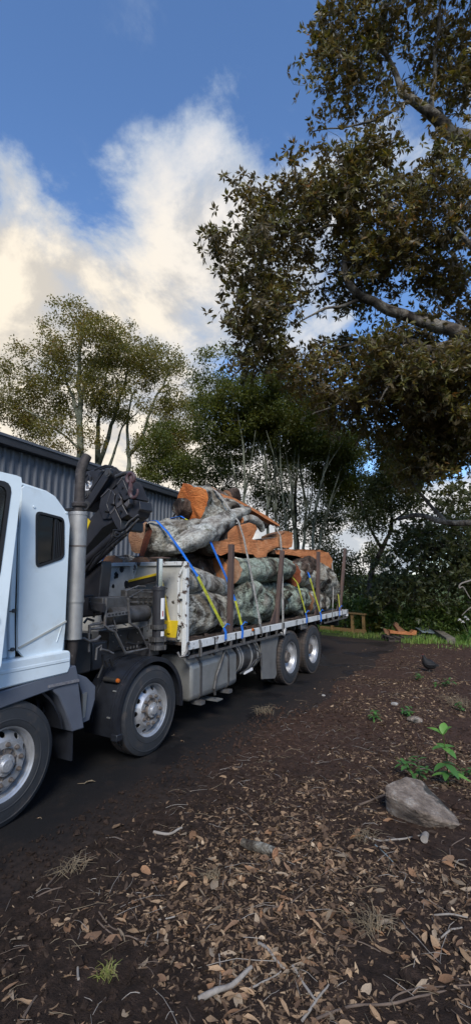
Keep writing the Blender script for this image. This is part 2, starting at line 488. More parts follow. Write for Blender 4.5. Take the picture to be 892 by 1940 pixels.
def bark_mat(name, dark, mid, pale, lichen, lich_lo=0.54, lich_hi=0.62, moss=None, scale=2.6, bump=0.9):
    n = NT(name)
    st = (1.0, 0.55, 1.0)
    a = n.noise(scale * 1.25, 8, 0.62, 0.7, stretch=st)
    fine = n.noise(scale * 14, 6, 0.75, stretch=st)
    v = n.mathn('ADD', n.mathn('MULTIPLY', a, 0.88), n.mathn('MULTIPLY', fine, 0.12))
    col = n.ramp(v, [(0.36, tuple(q * 0.4 for q in dark)), (0.43, dark), (0.50, mid), (0.57, pale), (0.66, tuple(q * 1.2 for q in pale))])
    b = n.noise(scale * 0.9, 7, 0.62, 0.8)
    lm = n.step(n.mathn('ADD', n.mathn('MULTIPLY', b, 0.85), n.mathn('MULTIPLY', fine, 0.15)), lich_lo - 0.06, lich_hi - 0.03)
    lc = n.ramp(fine, [(0.38, tuple(q * 0.3 for q in lichen)), (0.48, tuple(q * 0.8 for q in lichen)), (0.58, tuple(q * 1.15 for q in lichen))])
    col = n.mix(n.mathn('MULTIPLY', lm, 0.9), col, lc)
    if moss:
        mm = n.step(n.noise(scale * 0.8, 8, 0.68), 0.58, 0.68)
        col = n.mix(n.mathn('MULTIPLY', mm, 0.8), col, moss)
    blot = n.step(n.noise(scale * 1.0, 7, 0.62, 0.9, stretch=st), 0.54, 0.66)
    col = n.mix(n.mathn('MULTIPLY', blot, 0.7), col, n.ramp(fine, [(0.4, tuple(q * 0.5 for q in dark)), (0.6, tuple(q * 1.6 for q in dark))]))
    n.set(Base_Color=col, Roughness=0.9, Specular_IOR_Level=0.2)
    n.bump(n.mathn('ADD', n.mathn('MULTIPLY', fine, 0.6), a), bump, 0.08)
    return n.mat


M['bark_grey'] = bark_mat('bark_grey_lichen', (0.035, 0.027, 0.021), (0.16, 0.14, 0.11), (0.36, 0.335, 0.28), (0.50, 0.50, 0.44), moss=(0.055, 0.055, 0.02))
M['bark_green'] = bark_mat('bark_green_lichen', (0.03, 0.026, 0.02), (0.12, 0.11, 0.085), (0.27, 0.26, 0.22), (0.36, 0.43, 0.35), 0.50, 0.60)
M['bark_pale'] = bark_mat('bark_pale_smooth', (0.07, 0.06, 0.05), (0.22, 0.20, 0.17), (0.40, 0.385, 0.34), (0.46, 0.47, 0.43), 0.52, 0.64, moss=(0.06, 0.06, 0.022), bump=0.5)
M['bark_brown'] = bark_mat('bark_brown', (0.025, 0.018, 0.014), (0.075, 0.052, 0.04), (0.13, 0.095, 0.075), (0.30, 0.32, 0.28), 0.60, 0.68)
M['fig_bark'] = bark_mat('fig_bark', (0.045, 0.037, 0.030), (0.115, 0.098, 0.08), (0.20, 0.18, 0.15), (0.27, 0.255, 0.225), 0.54, 0.66, scale=2.2, bump=0.9)
M['trunk_green'] = bark_mat('trunk_grey_green', (0.055, 0.062, 0.043), (0.135, 0.145, 0.105), (0.20, 0.21, 0.155), (0.24, 0.255, 0.195), 0.5, 0.66, scale=1.8, bump=0.4)
M['trunk_brown'] = bark_mat('trunk_brown', (0.03, 0.023, 0.018), (0.08, 0.065, 0.05), (0.13, 0.11, 0.085), (0.16, 0.15, 0.12), 0.55, 0.68, scale=1.8, bump=0.4)
M['twigwood'] = simple('fine_branch', (0.085, 0.07, 0.055), (0.05, 0.04, 0.032), 3, 0.9)


def wood_mat(name, a, b, c, ring=9.0):
    n = NT(name)
    w = n.N('ShaderNodeTexWave'); w.wave_type = 'RINGS'; w.rings_direction = 'X'
    n.L(n.co, w.inputs['Vector'])
    for k, v in (('Scale', ring), ('Distortion', 7.0), ('Detail', 4.0), ('Detail Scale', 1.2), ('Detail Roughness', 0.6)): w.inputs[k].default_value = v
    col = n.mix(n.mathn('MULTIPLY', w.outputs['Fac'], 0.45), n.ramp(n.noise(3.5, 7, 0.6), [(0.33, b), (0.62, a)]), c)
    pale = n.step(n.noise(2.4, 6, 0.65, 0.6), 0.55, 0.70)
    col = n.mix(n.mathn('MULTIPLY', pale, 0.5), col, tuple(min(1, q * k_) for q, k_ in zip(a, (1.15, 1.5, 1.9))))
    dark = n.step(n.noise(3.2, 7, 0.66, 0.6), 0.57, 0.72)
    col = n.mix(n.mathn('MULTIPLY', dark, 0.85), col, tuple(q * 0.3 for q in b))
    crk = n.step(n.noise(2.2, 3, 0.5, 0.8, stretch=(1, 0.5, 3)), 0.492, 0.5)
    n.set(Base_Color=col, Roughness=0.8, Specular_IOR_Level=0.2)
    saw = n.noise(22, 3, 0.6, stretch=(1, 0.3, 2.5))
    n.bump(n.mathn('ADD', saw, n.noise(5, 6, 0.62)), 0.5, 0.05)
    return n.mat


M['wood'] = wood_mat('fresh_orange_wood', (0.56, 0.235, 0.10), (0.40, 0.145, 0.058), (0.47, 0.185, 0.075))
M['wood_bright'] = wood_mat('bright_orange_wood', (0.72, 0.235, 0.065), (0.52, 0.135, 0.038), (0.60, 0.18, 0.05), 5)
M['wood_red'] = wood_mat('red_brown_wood', (0.21, 0.065, 0.03), (0.085, 0.025, 0.014), (0.15, 0.042, 0.02), 6)
M['wood_dull'] = wood_mat('dull_brown_wood', (0.30, 0.16, 0.085), (0.17, 0.085, 0.05), (0.22, 0.12, 0.07), 6)


def strap_mat(name, c, text=False):
    n = NT(name)
    col = n.ramp(n.noise(25, 4, 0.6), [(0.3, tuple(q * 0.7 for q in c)), (0.7, c)])
    col = n.mix(n.mathn('MULTIPLY', n.step(n.noise(5, 7, 0.7), 0.5, 0.68), 0.45), col, (0.09, 0.075, 0.06))
    if text:
        uv = n.tc.outputs['UV']
        dash = n.noise(1.0, 2, 0.7, vec=uv, stretch=(3.0, 75, 1))
        blk = n.step(n.noise(1.0, 0, 0.5, vec=uv, stretch=(0.01, 9, 1)), 0.44, 0.50)
        sx = n.N('ShaderNodeSeparateXYZ'); n.L(uv, sx.inputs[0])
        mid = n.mathn('LESS_THAN', n.mathn('ABSOLUTE', n.mathn('SUBTRACT', sx.outputs[0], 0.5)), 0.24)
        t = n.mathn('MULTIPLY', n.mathn('MULTIPLY', n.step(dash, 0.49, 0.53), blk), mid)
        col = n.mix(t, col, (0.03, 0.03, 0.02))
    n.set(Base_Color=col, Roughness=0.75)
    n.bump(n.noise(160, 2, 0.5), 0.3, 0.003)
    return n.mat


M['s_blue'] = strap_mat('blue_webbing', (0.01, 0.17, 0.68))
M['s_yel'] = strap_mat('yellow_webbing', (0.50, 0.52, 0.03), True)
M['s_grey'] = strap_mat('grey_webbing', (0.42, 0.40, 0.36), True)
M['s_brown'] = strap_mat('worn_grey_webbing', (0.17, 0.165, 0.155))


def leaf_mat(name, stops, trans=0.35, rough=0.45, spec=0.5, under=None):
    n = NT(name)
    at = n.N('ShaderNodeAttribute'); at.attribute_name = 'var'
    col = n.ramp(at.outputs['Fac'], stops)
    if under:
        g = n.N('ShaderNodeNewGeometry'); col = n.mix(g.outputs['Backfacing'], col, under)
    n.set(Base_Color=col, Roughness=rough, Specular_IOR_Level=spec)
    if trans:
        tr = n.N('ShaderNodeBsdfTranslucent')
        n.L(n.mix(1.0, col, (1.5, 1.35, 0.6), 'MULTIPLY'), tr.inputs[0])
        mx = n.N('ShaderNodeMixShader'); mx.inputs[0].default_value = trans
        n.L(n.p.outputs[0], mx.inputs[1]); n.L(tr.outputs[0], mx.inputs[2]); n.L(mx.outputs[0], n.out.inputs['Surface'])
    return n.mat


M['fig_leaf'] = leaf_mat('fig_leaf', [(0.0, (0.058, 0.062, 0.016)), (0.5, (0.112, 0.104, 0.026)), (0.8, (0.18, 0.15, 0.038)), (0.93, (0.17, 0.095, 0.032)), (1.0, (0.22, 0.11, 0.03))], 0.40, 0.38, 0.4, under=(0.105, 0.082, 0.04))
M['left_leaf'] = leaf_mat('olive_leaf', [(0.0, (0.10, 0.105, 0.028)), (0.5, (0.165, 0.155, 0.044)), (0.85, (0.21, 0.17, 0.054)), (1.0, (0.23, 0.13, 0.045))], 0.5)
M['mid_leaf'] = leaf_mat('mid_green_leaf', [(0.0, (0.052, 0.072, 0.015)), (0.6, (0.105, 0.125, 0.028)), (1.0, (0.17, 0.165, 0.042))], 0.5)
M['dark_leaf'] = leaf_mat('dark_evergreen_leaf', [(0.0, (0.034, 0.046, 0.014)), (0.6, (0.072, 0.086, 0.026)), (1.0, (0.13, 0.125, 0.044))], 0.36)
M['shrub_leaf'] = leaf_mat('shrub_leaf', [(0.0, (0.07, 0.115, 0.026)), (0.6, (0.125, 0.19, 0.045)), (1.0, (0.2, 0.25, 0.065))], 0.45)
M['lime_leaf'] = leaf_mat('yellow_green_leaf', [(0.0, (0.08, 0.085, 0.015)), (0.6, (0.15, 0.14, 0.02)), (1.0, (0.24, 0.18, 0.025))], 0.35)
M['grass'] = leaf_mat('grass_blade', [(0.0, (0.08, 0.15, 0.024)), (0.6, (0.15, 0.25, 0.044)), (0.9, (0.23, 0.27, 0.065)), (1.0, (0.24, 0.19, 0.09))], 0.3, 0.6)
M['litter'] = leaf_mat('dead_leaf_litter', [(0.0, (0.045, 0.031, 0.023)), (0.35, (0.105, 0.067, 0.042)), (0.7, (0.225, 0.148, 0.088)), (0.9, (0.36, 0.26, 0.165)), (1.0, (0.50, 0.39, 0.27))], 0.1, 0.75, 0.25)
M['seedling'] = leaf_mat('seedling_leaf', [(0.0, (0.05, 0.13, 0.035)), (0.5, (0.09, 0.22, 0.05)), (1.0, (0.16, 0.33, 0.06))], 0.3, 0.45)
M['petal'] = simple('white_petal', (0.75, 0.74, 0.72), (0.65, 0.64, 0.62), 5, 0.6)


def dead_leaf(name, c):
    n = NT(name)
    oi = n.N('ShaderNodeObjectInfo')
    v = n.N('ShaderNodeHueSaturation'); n.L(n.ramp(n.noise(18, 5, 0.6), [(0.3, tuple(q * 0.6 for q in c)), (0.65, c)]), v.inputs['Color'])
    m = n.N('ShaderNodeMapRange'); n.L(oi.outputs['Random'], m.inputs[0]); m.inputs[3].default_value = 0.6; m.inputs[4].default_value = 1.25
    n.L(m.outputs[0], v.inputs['Value'])
    n.set(Base_Color=v.outputs[0], Roughness=0.75, Specular_IOR_Level=0.25)
    n.bump(n.noise(60, 3, 0.6), 0.4, 0.004)
    return n.mat


DEAD = [dead_leaf('dead_leaf_tan', (0.37, 0.245, 0.145)), dead_leaf('dead_leaf_brown', (0.20, 0.12, 0.072)), dead_leaf('dead_leaf_grey', (0.30, 0.23, 0.16)), dead_leaf('dead_leaf_rust', (0.27, 0.15, 0.08))]


def soil_mat():
    n = NT('dark_soil')
    geo = n.N('ShaderNodeNewGeometry'); pos = geo.outputs['Position']
    a = n.noise(1.1, 6, 0.6, vec=pos); b = n.noise(14, 7, 0.7, vec=pos)
    base = n.ramp(b, [(0.3, (0.014, 0.010, 0.008)), (0.55, (0.040, 0.027, 0.021)), (0.75, (0.085, 0.056, 0.042))])
    red = n.ramp(b, [(0.3, (0.032, 0.019, 0.014)), (0.55, (0.070, 0.041, 0.030)), (0.8, (0.125, 0.076, 0.055))])
    sx = n.N('ShaderNodeSeparateXYZ'); n.L(pos, sx.inputs[0])
    far = n.step(n.mathn('ADD', sx.outputs[1], n.mathn('MULTIPLY', a, 3.0)), 1.6, 5.5)
    n.set(Base_Color=n.mix(far, base, red), Roughness=0.95, Specular_IOR_Level=0.15)
    n.bump(n.mathn('ADD', n.noise(30, 8, 0.75, vec=pos), n.mathn('MULTIPLY', n.noise(120, 3, 0.6, vec=pos), 0.4)), 0.9, 0.03)
    return n.mat


def asphalt_mat():
    n = NT('worn_asphalt')
    geo = n.N('ShaderNodeNewGeometry'); pos = geo.outputs['Position']
    agg = n.noise(110, 3, 0.7, vec=pos); big = n.noise(0.9, 6, 0.6, vec=pos)
    base = n.ramp(agg, [(0.3, (0.0045, 0.0045, 0.005)), (0.6, (0.010, 0.0098, 0.0105)), (0.8, (0.028, 0.027, 0.027))])
    sx = n.N('ShaderNodeSeparateXYZ'); n.L(pos, sx.inputs[0])
    # brown earth carried on to the surface: along the soil edge and towards the far end
    edge = n.step(n.mathn('ADD', sx.outputs[0], n.mathn('MULTIPLY', big, 1.4)), 0.75, 1.5)
    far = n.step(n.mathn('ADD', sx.outputs[1], n.mathn('MULTIPLY', big, 6.0)), 8.0, 15.0)
    earth = n.ramp(n.noise(20, 6, 0.7, vec=pos), [(0.35, (0.014, 0.010, 0.008)), (0.7, (0.042, 0.029, 0.023))])
    col = n.mix(n.mathn('MULTIPLY', n.step(n.noise(2.6, 7, 0.68, vec=pos), 0.50, 0.64), 0.45), base, earth)
    col = n.mix(edge, col, earth); col = n.mix(far, col, earth)
    damp = n.step(n.noise(0.75, 4, 0.5, vec=pos), 0.54, 0.58)
    col = n.mix(n.mathn('MULTIPLY', damp, 0.45), col, (0.008, 0.008, 0.009))
    rr = n.N('ShaderNodeMapRange'); n.L(damp, rr.inputs[0]); rr.inputs[3].default_value = 0.8; rr.inputs[4].default_value = 0.5
    n.set(Base_Color=col, Roughness=rr.outputs[0], Specular_IOR_Level=0.22)
    n.bump(n.mathn('ADD', agg, n.mathn('MULTIPLY', n.noise(9, 5, 0.6, vec=pos), 0.7)), 0.6, 0.012)
    return n.mat


def field_mat():
    n = NT('rough_grass_ground')
    geo = n.N('ShaderNodeNewGeometry'); pos = geo.outputs['Position']
    col = n.ramp(n.noise(0.6, 8, 0.65, vec=pos), [(0.3, (0.035, 0.05, 0.018)), (0.55, (0.07, 0.095, 0.028)), (0.75, (0.10, 0.105, 0.045))])
    n.set(Base_Color=col, Roughness=0.95, Specular_IOR_Level=0.1)
    n.bump(n.noise(12, 6, 0.7, vec=pos), 0.8, 0.05)
    return n.mat


def rock_mat():
    n = NT('brown_grey_rock')
    a = n.noise(7, 9, 0.7)
    col = n.ramp(a, [(0.30, (0.07, 0.06, 0.055)), (0.43, (0.20, 0.158, 0.125)), (0.53, (0.32, 0.26, 0.21)), (0.62, (0.46, 0.41, 0.35))])
    g = n.N('ShaderNodeNewGeometry')
    st = n.step(n.noise(3.2, 5, 0.6), 0.55, 0.63)
    col = n.mix(st, col, (0.065, 0.062, 0.055))
    n.set(Base_Color=col, Roughness=0.85, Specular_IOR_Level=0.3)
    n.bump(n.mathn('ADD', n.noise(30, 8, 0.75), n.noise(8, 6, 0.65)), 1.0, 0.05)
    return n.mat


M['soil'] = soil_mat(); M['asphalt'] = asphalt_mat(); M['field'] = field_mat(); M['rock'] = rock_mat()

# ================================================================== the setting
def soil_height(x, y):
    x = np.asarray(x, float); y = np.asarray(y, float)
    z0 = np.zeros_like(x)
    P = np.stack([x, y, z0], -1)
    edge = 0.66 + 0.16 * fbm(np.stack([z0 + 3.1, y * 0.8, z0], -1), 3, 11)
    t = sstep(x - edge, -0.25, 0.7)
    h = -0.035 + 0.075 * t
    h = h + (0.25 + 0.75 * t) * (0.022 * fbm(P * 1.6, 3, 21) + 0.016 * np.abs(fbm(P * 6, 3, 31)) + 0.008 * fbm(P * 22, 2, 41))
    back = 14.1 - 0.42 * x + 0.8 * fbm(P * 0.9, 3, 51)
    h = h - 0.12 * sstep(y - back, -0.4, 0.9)
    return h


def ground_all():
    n = 60
    ax = np.concatenate([-np.geomspace(900, 30, 14), np.linspace(-25, 25, 30), np.geomspace(30, 900, 14)])
    X, Y = np.meshgrid(ax, ax, indexing='ij')
    r = np.hypot(X, Y)
    Z = -0.04 - 0.02 * (r > 30) + sstep(r, 60, 600) * 5 * (0.5 + fbm(np.stack([X, Y, 0 * X], -1) / 140, 3, 5))
    Z = np.where(r < 40, -0.04, Z)
    k = len(ax); idx = np.arange(k * k).reshape(k, k)
    q = np.stack([idx[:-1, :-1], idx[1:, :-1], idx[1:, 1:], idx[:-1, 1:]], -1).reshape(-1)
    o = np_mesh('ground', np.stack([X, Y, Z], -1).reshape(-1, 3), q, 4, M['field'])
    tag(o, 'rough grassy ground reaching to the hills behind the trees', None, None, 'structure')
    # driveway
    xs = np.linspace(-9, 1.3, 60); ys = np.linspace(-16, 14.2, 150)
    X, Y = np.meshgrid(xs, ys, indexing='ij')
    Z = 0.004 * fbm(np.stack([X, Y, 0 * X], -1) * 1.1, 2, 61)
    far = sstep(Y, 13.2 - 0.25 * X, 14.2 - 0.25 * X); Z = Z - 0.08 * far
    idx = np.arange(X.size).reshape(X.shape)
    q = np.stack([idx[:-1, :-1], idx[1:, :-1], idx[1:, 1:], idx[:-1, 1:]], -1).reshape(-1)
    o = np_mesh('driveway', np.stack([X, Y, Z], -1).reshape(-1, 3), q, 4, M['asphalt'])
    tag(o, 'dark worn asphalt driveway under the truck', None, None, 'structure')
    # soil bed
    xs = np.concatenate([np.arange(0.1, 4.4, 0.028), np.geomspace(4.45, 22, 50)])
    ys = np.concatenate([np.linspace(-9, -2.1, 30), np.arange(-2.0, 3.2, 0.028), np.arange(3.2, 8, 0.06), np.arange(8, 16.5, 0.14)])
    X, Y = np.meshgrid(xs, ys, indexing='ij')
    Z = soil_height(X, Y)
    idx = np.arange(X.size).reshape(X.shape)
    q = np.stack([idx[:-1, :-1], idx[1:, :-1], idx[1:, 1:], idx[:-1, 1:]], -1).reshape(-1)
    o = np_mesh('soil', np.stack([X, Y, Z], -1).reshape(-1, 3), q, 4, M['soil'])
    tag(o, 'bare dark earth beside the driveway', None, None, 'structure')


ground_all()


# ------------------------------------------------------------------ shed
def shed():
    H = 4.55
    far = PD(340, 943, 14.6); d = unit(np.array([-math.sin(R(6.4)), math.cos(R(6.4)), 0]))
    nrm = np.array([d[1], -d[0], 0])                    # outwards, towards the truck
    far = np.array([far[0], far[1], 0]); H = PD(340, 943, 14.6)[2]
    L_ = 19.0; near = far - d * L_
    root = empty('shed', (*((far + near) / 2)[:2], 0))
    tag(root, 'dark grey corrugated steel shed behind the truck', 'shed')
    sheet_w, pitch = 0.76, 0.19
    ns = int(L_ / sheet_w)

    def sheet(mb, p, direction, out, n_rib, z0, z1):
        prof = []
        for k in range(n_rib):
            s = k * pitch
            prof += [(s, 0.0), (s + 0.115, 0.0), (s + 0.132, 0.046), (s + 0.168, 0.046)]
        prof.append((n_rib * pitch - 0.004, 0.0))
        vs, fs = [], []
        for s, h in prof:
            q = p + direction * s + out * h
            vs += [(q[0], q[1], z0), (q[0], q[1], z1)]
        for i in range(len(prof) - 1): fs.append((2 * i, 2 * i + 2, 2 * i + 3, 2 * i + 1))
        mb.add(vs, fs)
    for k in range(ns):
        mb = MB(); jog = 0.0015 * (k % 2)
        sheet(mb, near + d * (k * sheet_w) + nrm * (0.01 + jog), d, nrm, 4, -0.03, H - 0.02)
        mb.build('wall_sheet', M['shed'], root, smooth=0, solid=False)
    wid = 9.0
    for k in range(int(wid / sheet_w)):                   # end wall that faces up the drive
        mb = MB()
        sheet(mb, far + d * 0.01 - nrm * ((k + 1) * sheet_w), nrm, d, 4, -0.03, H + 0.13 * min(k, 11 - k))
        mb.build('end_wall_sheet', M['shed'], root, smooth=0, solid=False)
    b = MB()                                             # frame: posts just inside
    for t in np.linspace(0.1, L_ - 0.1, 6):
        q = near + d * t - nrm * 0.14
        b2 = MB(); b2.box((q[0] - 0.07, q[1] - 0.07, -0.03), (q[0] + 0.07, q[1] + 0.07, H - 0.05)); b2.build('post', M['shedtrim'], root)
    rise = 1.0

    def roofpt(s, t, z): q = near + d * s - nrm * t; return (q[0], q[1], z)
    for side in (0, 1):
        mb = MB()
        ta, tb = (-0.18, wid / 2) if side == 0 else (wid / 2, wid + 0.18)
        za, zb = (H + 0.10, H + 0.10 + rise) if side == 0 else (H + 0.10 + rise, H + 0.10)
        nn = int(L_ / 0.19)
        vs, fs = [], []
        for k in range(nn + 1):
            for sub, hh in ((0, 0), (0.10, 0), (0.13, 0.03), (0.16, 0.03)):
                s = k * 0.19 + sub - 0.1
                vs += [roofpt(s, ta, za + hh), roofpt(s, tb, zb + hh)]
        fs = [(2 * i, 2 * i + 1, 2 * i + 3, 2 * i + 2) for i in range(len(vs) // 2 - 1)]
        mb.add(vs, fs).build('roof', M['shed'], root, smooth=0, solid=False)
    g = MB(); a, e = near - d * 0.1 + nrm * 0.12, far + d * 0.14 + nrm * 0.12
    g.obox((a[0], a[1], H + 0.0), (e[0], e[1], H + 0.0), 0.16, 0.17); g.build('gutter', M['shedtrim'], root, bevel=0.015)
    f = MB(); a, e = near - d * 0.1 + nrm * 0.205, far + d * 0.15 + nrm * 0.205
    f.obox((a[0], a[1], H + 0.09), (e[0], e[1], H + 0.09), 0.03, 0.05); f.build('gutter_lip', M['shed'], root)
    c = MB(); q = far + nrm * 0.03 + d * 0.03
    c.box((q[0] - 0.06, q[1] - 0.03, -0.03), (q[0] + 0.03, q[1] + 0.05, H - 0.09)); c.build('corner_trim', M['shedtrim'], root)
    bg = MB()
    for s0, s1, z0, z1 in ((0.15, -wid / 2, H + .05, H + .05 + rise), (-wid / 2, -wid - .15, H + .05 + rise, H + .05)):
        p, q = far + d * 0.16 + nrm * s0, far + d * 0.16 + nrm * s1
        bg = MB(); bg.obox((p[0], p[1], z0), (q[0], q[1], z1), 0.03, 0.22); bg.build('barge_board', M['shedtrim'], root)


shed()


# ================================================================== the truck
TR = empty('flatbed_truck', (-1.25, 3.5, 0))
tag(TR, 'white flatbed crane truck with its cab door open and a load of logs', 'truck')


def yz(pts, x): return [tuple(PX(a, b, x)[1:]) for a, b in pts]
def xz(pts, y): return [(PY(a, b, y)[0], PY(a, b, y)[2]) for a, b in pts]


def round_poly(pts, r, k=4):
    P = [np.array(p, float) for p in pts]; out = []; n = len(P)
    for i in range(n):
        a, b, c = P[i - 1], P[i], P[(i + 1) % n]
        u, v = unit(a - b), unit(c - b)
        rr = min(r, 0.45 * np.linalg.norm(a - b), 0.45 * np.linalg.norm(c - b))
        p0, p1 = b + u * rr, b + v * rr
        for t in np.linspace(0, 1, k + 1): out.append(tuple((1 - t) ** 2 * p0 + 2 * t * (1 - t) * b + t * t * p1))
    return out


# ---- wheels
def wheel(drive=False):
    """axis along x, outer tyre face at x = 0, hub centre at y = 0, z = 0.5"""
    c = (0, 0, 0.5)
    w = 0.27
    if not drive:
        mb = MB()
        # rim barrel
        mb.lathe([(0.282, -0.022), (0.296, -0.012), (0.292, -0.030), (0.272, -0.042), (0.262, -0.085), (0.262, -w + 0.04), (0.29, -w + 0.02)], c, n=60)
        # disc: ring of ten hand holes, then the bolt flange
        n_h = 10; r0, x0, r1, x1 = 0.262, -0.088, 0.196, -0.022
        for k in range(n_h):
            a0, a1 = 2 * math.pi * k / n_h, 2 * math.pi * (k + 1) / n_h

            def pt(u, v):
                a = a0 + (a1 - a0) * u; r_ = r0 + (r1 - r0) * v; x = x0 + (x1 - x0) * v
                return (x, r_ * math.cos(a), 0.5 + r_ * math.sin(a))
            bnd = [(0, 0), (.5, 0), (1, 0), (1, .5), (1, 1), (.5, 1), (0, 1), (0, .5)]
            hole = [(.5 + .21 * math.cos(R(225 + 45 * i)), .5 + .36 * math.sin(R(225 + 45 * i))) for i in range(8)]
            vs = [pt(*q) for q in bnd] + [pt(*q) for q in hole] + [np.array(pt(*q)) + (-0.014, 0, 0) for q in hole]
            fs = []
            for i in range(8):
                j = (i + 1) % 8
                fs += [(i, j, 8 + j, 8 + i), (8 + i, 8 + j, 16 + j, 16 + i)]
            mb.add(vs, fs)
        mb.lathe([(0.196, -0.022), (0.186, -0.012), (0.128, -0.010), (0.122, -0.026)], c, n=60)
        root = mb.build('wheel', M['rim'], None, smooth=35, base=(0, 0, 0))
        h = MB(); h.lathe([(0.126, -0.05), (0.124, -0.024), (0.092, -0.020), (0.088, 0.004), (0.078, 0.010), (0.052, 0.012), (0.050, 0.030), (0.042, 0.037), (0.0, 0.039)], c, n=40)
        for k in range(10):
            a = 2 * math.pi * (k + .5) / 10; p = np.array((0, 0.107 * math.cos(a), 0.5 + 0.107 * math.sin(a)))
            h.obox(p + (-0.03, 0, 0), p + (-0.012, 0, 0), 0.012, 0.04, up=(0, math.cos(a), math.sin(a)))
        h.build('hub', M['hubdirt'], root, smooth=35)
        cap = MB(); cap.lathe([(0.086, 0.002), (0.084, 0.012), (0.062, 0.014), (0.054, 0.016), (0.053, 0.034), (0.045, 0.041), (0.0, 0.043)], c, n=40)
        for k in range(6):
            a = 2 * math.pi * k / 6; p = np.array((0.012, 0.072 * math.cos(a), 0.5 + 0.072 * math.sin(a)))
            cap.cyl(p, p + (0.007, 0, 0), 0.006, n=6)
        for dy, dz in ((-.014, 0.006), (.012, 0.010), (0, -.014)):
            cap.box((0.040, dy - .007, .5 + dz - .007), (0.045, dy + .007, .5 + dz + .007))
        cap.build('hub_cap', M['rim'], root, smooth=35)
        for k in range(10):
            a = 2 * math.pi * (k + 0.25) / 10; p = np.array((0, 0.155 * math.cos(a), 0.5 + 0.155 * math.sin(a)))
            nb = MB(); nb.cyl(p + (-0.012, 0, 0), p + (0.0, 0, 0), 0.021, n=12); nb.cyl(p, p + (0.016, 0, 0), 0.015, n=6); nb.cyl(p + (0.016, 0, 0), p + (0.026, 0, 0), 0.009, n=8)
            nb.build('wheel_nut', M['hubdirt'], root, smooth=35)
    else:
        mb = MB()      # deep concave dual rim
        mb.lathe([(0.280, -0.018), (0.297, -0.008), (0.292, -0.028), (0.268, -0.045), (0.256, -0.075), (0.252, -0.15), (0.236, -0.17), (0.225, -0.19), (0.165, -0.205), (0.145, -0.200)], c, n=60)
        root = mb.build('wheel', M['rim'], None, smooth=40, base=(0, 0, 0))
        h = MB(); h.lathe([(0.15, -0.21), (0.145, -0.17), (0.115, -0.16), (0.11, -0.075), (0.098, -0.06), (0.0, -0.058)], c, n=36)
        for k in range(8):
            a = 2 * math.pi * k / 8; p = np.array((-0.06, 0.085 * math.cos(a), 0.5 + 0.085 * math.sin(a))); h.cyl(p, p + (0.012, 0, 0), 0.009, n=6)
        h.build('hub', M['hubdirt'], root, smooth=35)
        for k in range(10):
            a = 2 * math.pi * k / 10; p = np.array((-0.20, 0.19 * math.cos(a), 0.5 + 0.19 * math.sin(a)))
            nb = MB(); nb.cyl(p, p + (0.03, 0, 0), 0.016, n=6); nb.build('wheel_nut', M['hubdirt'], root, smooth=35)
    offs = (0, -0.31) if drive else (0,)
    for oi, ox in enumerate(offs):
        t = MB()
        cc = (ox, 0, 0.5)
        side = [(0.290, -0.030), (0.300, -0.008), (0.330, 0.004), (0.345, 0.003), (0.348, 0.007), (0.356, 0.007), (0.36, 0.003), (0.400, 0.000), (0.440, -0.006), (0.443, -0.003), (0.452, -0.005), (0.455, -0.010), (0.482, -0.020)]
        tread = [(0.496, -0.030), (0.499, -0.045)]
        for gx in (-0.085, -0.135, -0.185):
            tread += [(0.500, gx + 0.008), (0.487, gx + 0.006), (0.487, gx - 0.006), (0.500, gx - 0.008)]
        tread += [(0.499, -w + 0.045), (0.496, -w + 0.03)]
        back = [(0.482, -w + 0.02), (0.44, -w + 0.006), (0.36, -w), (0.29, -w + 0.03)]
        t.lathe(side + [tread[0]], cc, n=72, mi=0)
        t.lathe(tread, cc, n=72, mi=1)
        t.lathe([tread[-1]] + back, cc, n=72, mi=0)
        if drive:                                        # shoulder lugs
            for k in range(56):
                a = 2 * math.pi * k / 56
                for xa, xb in ((-0.012, -0.075), (-w + 0.012, -w + 0.075)):
                    u = np.array((0, math.cos(a), math.sin(a)))
                    p, q = np.array(cc) + (xa, 0, 0) + u * 0.490, np.array(cc) + (xb, 0, 0) + u * 0.500
                    t.obox(p, q, 0.026, 0.022, up=u, mi=1)
        t.build('tyre', [M['tyre'], M['tread']], root, smooth=32)
    if drive:
        i = MB(); i.lathe([(0.29, -0.30), (0.27, -0.33), (0.25, -0.42), (0.25, -0.52), (0.29, -0.56)], c, n=40); i.build('inner_rim', M['rim'], root)
    return root


def place(root, y, near=True):
    root.parent = TR
    tl = np.array(TR.location)
    root.location = Vector((0 if near else -2.5, y, 0)) - Vector(tl)
    if not near: root.rotation_euler = (0, 0, math.pi)


AX = (0.0, 1.89, 6.08, 7.336)
ws = wheel(False); wd = wheel(True)
sw = [(ws, AX[0], True)] + [(copy_tree(ws), y, nr) for y, nr in ((AX[1], True), (AX[0], False), (AX[1], False))]
dw = [(wd, AX[2], True)] + [(copy_tree(wd), y, nr) for y, nr in ((AX[3], True), (AX[2], False), (AX[3], False))]
for o, y, nr in sw + dw: place(o, y, nr)
sw[1][0].rotation_euler = (0.35, 0, 0)                   # turned so the holes do not line up
sw[1][0].location.z += 0.5 - 0.5 * math.cos(0.35); sw[1][0].location.y += 0.5 * math.sin(0.35)

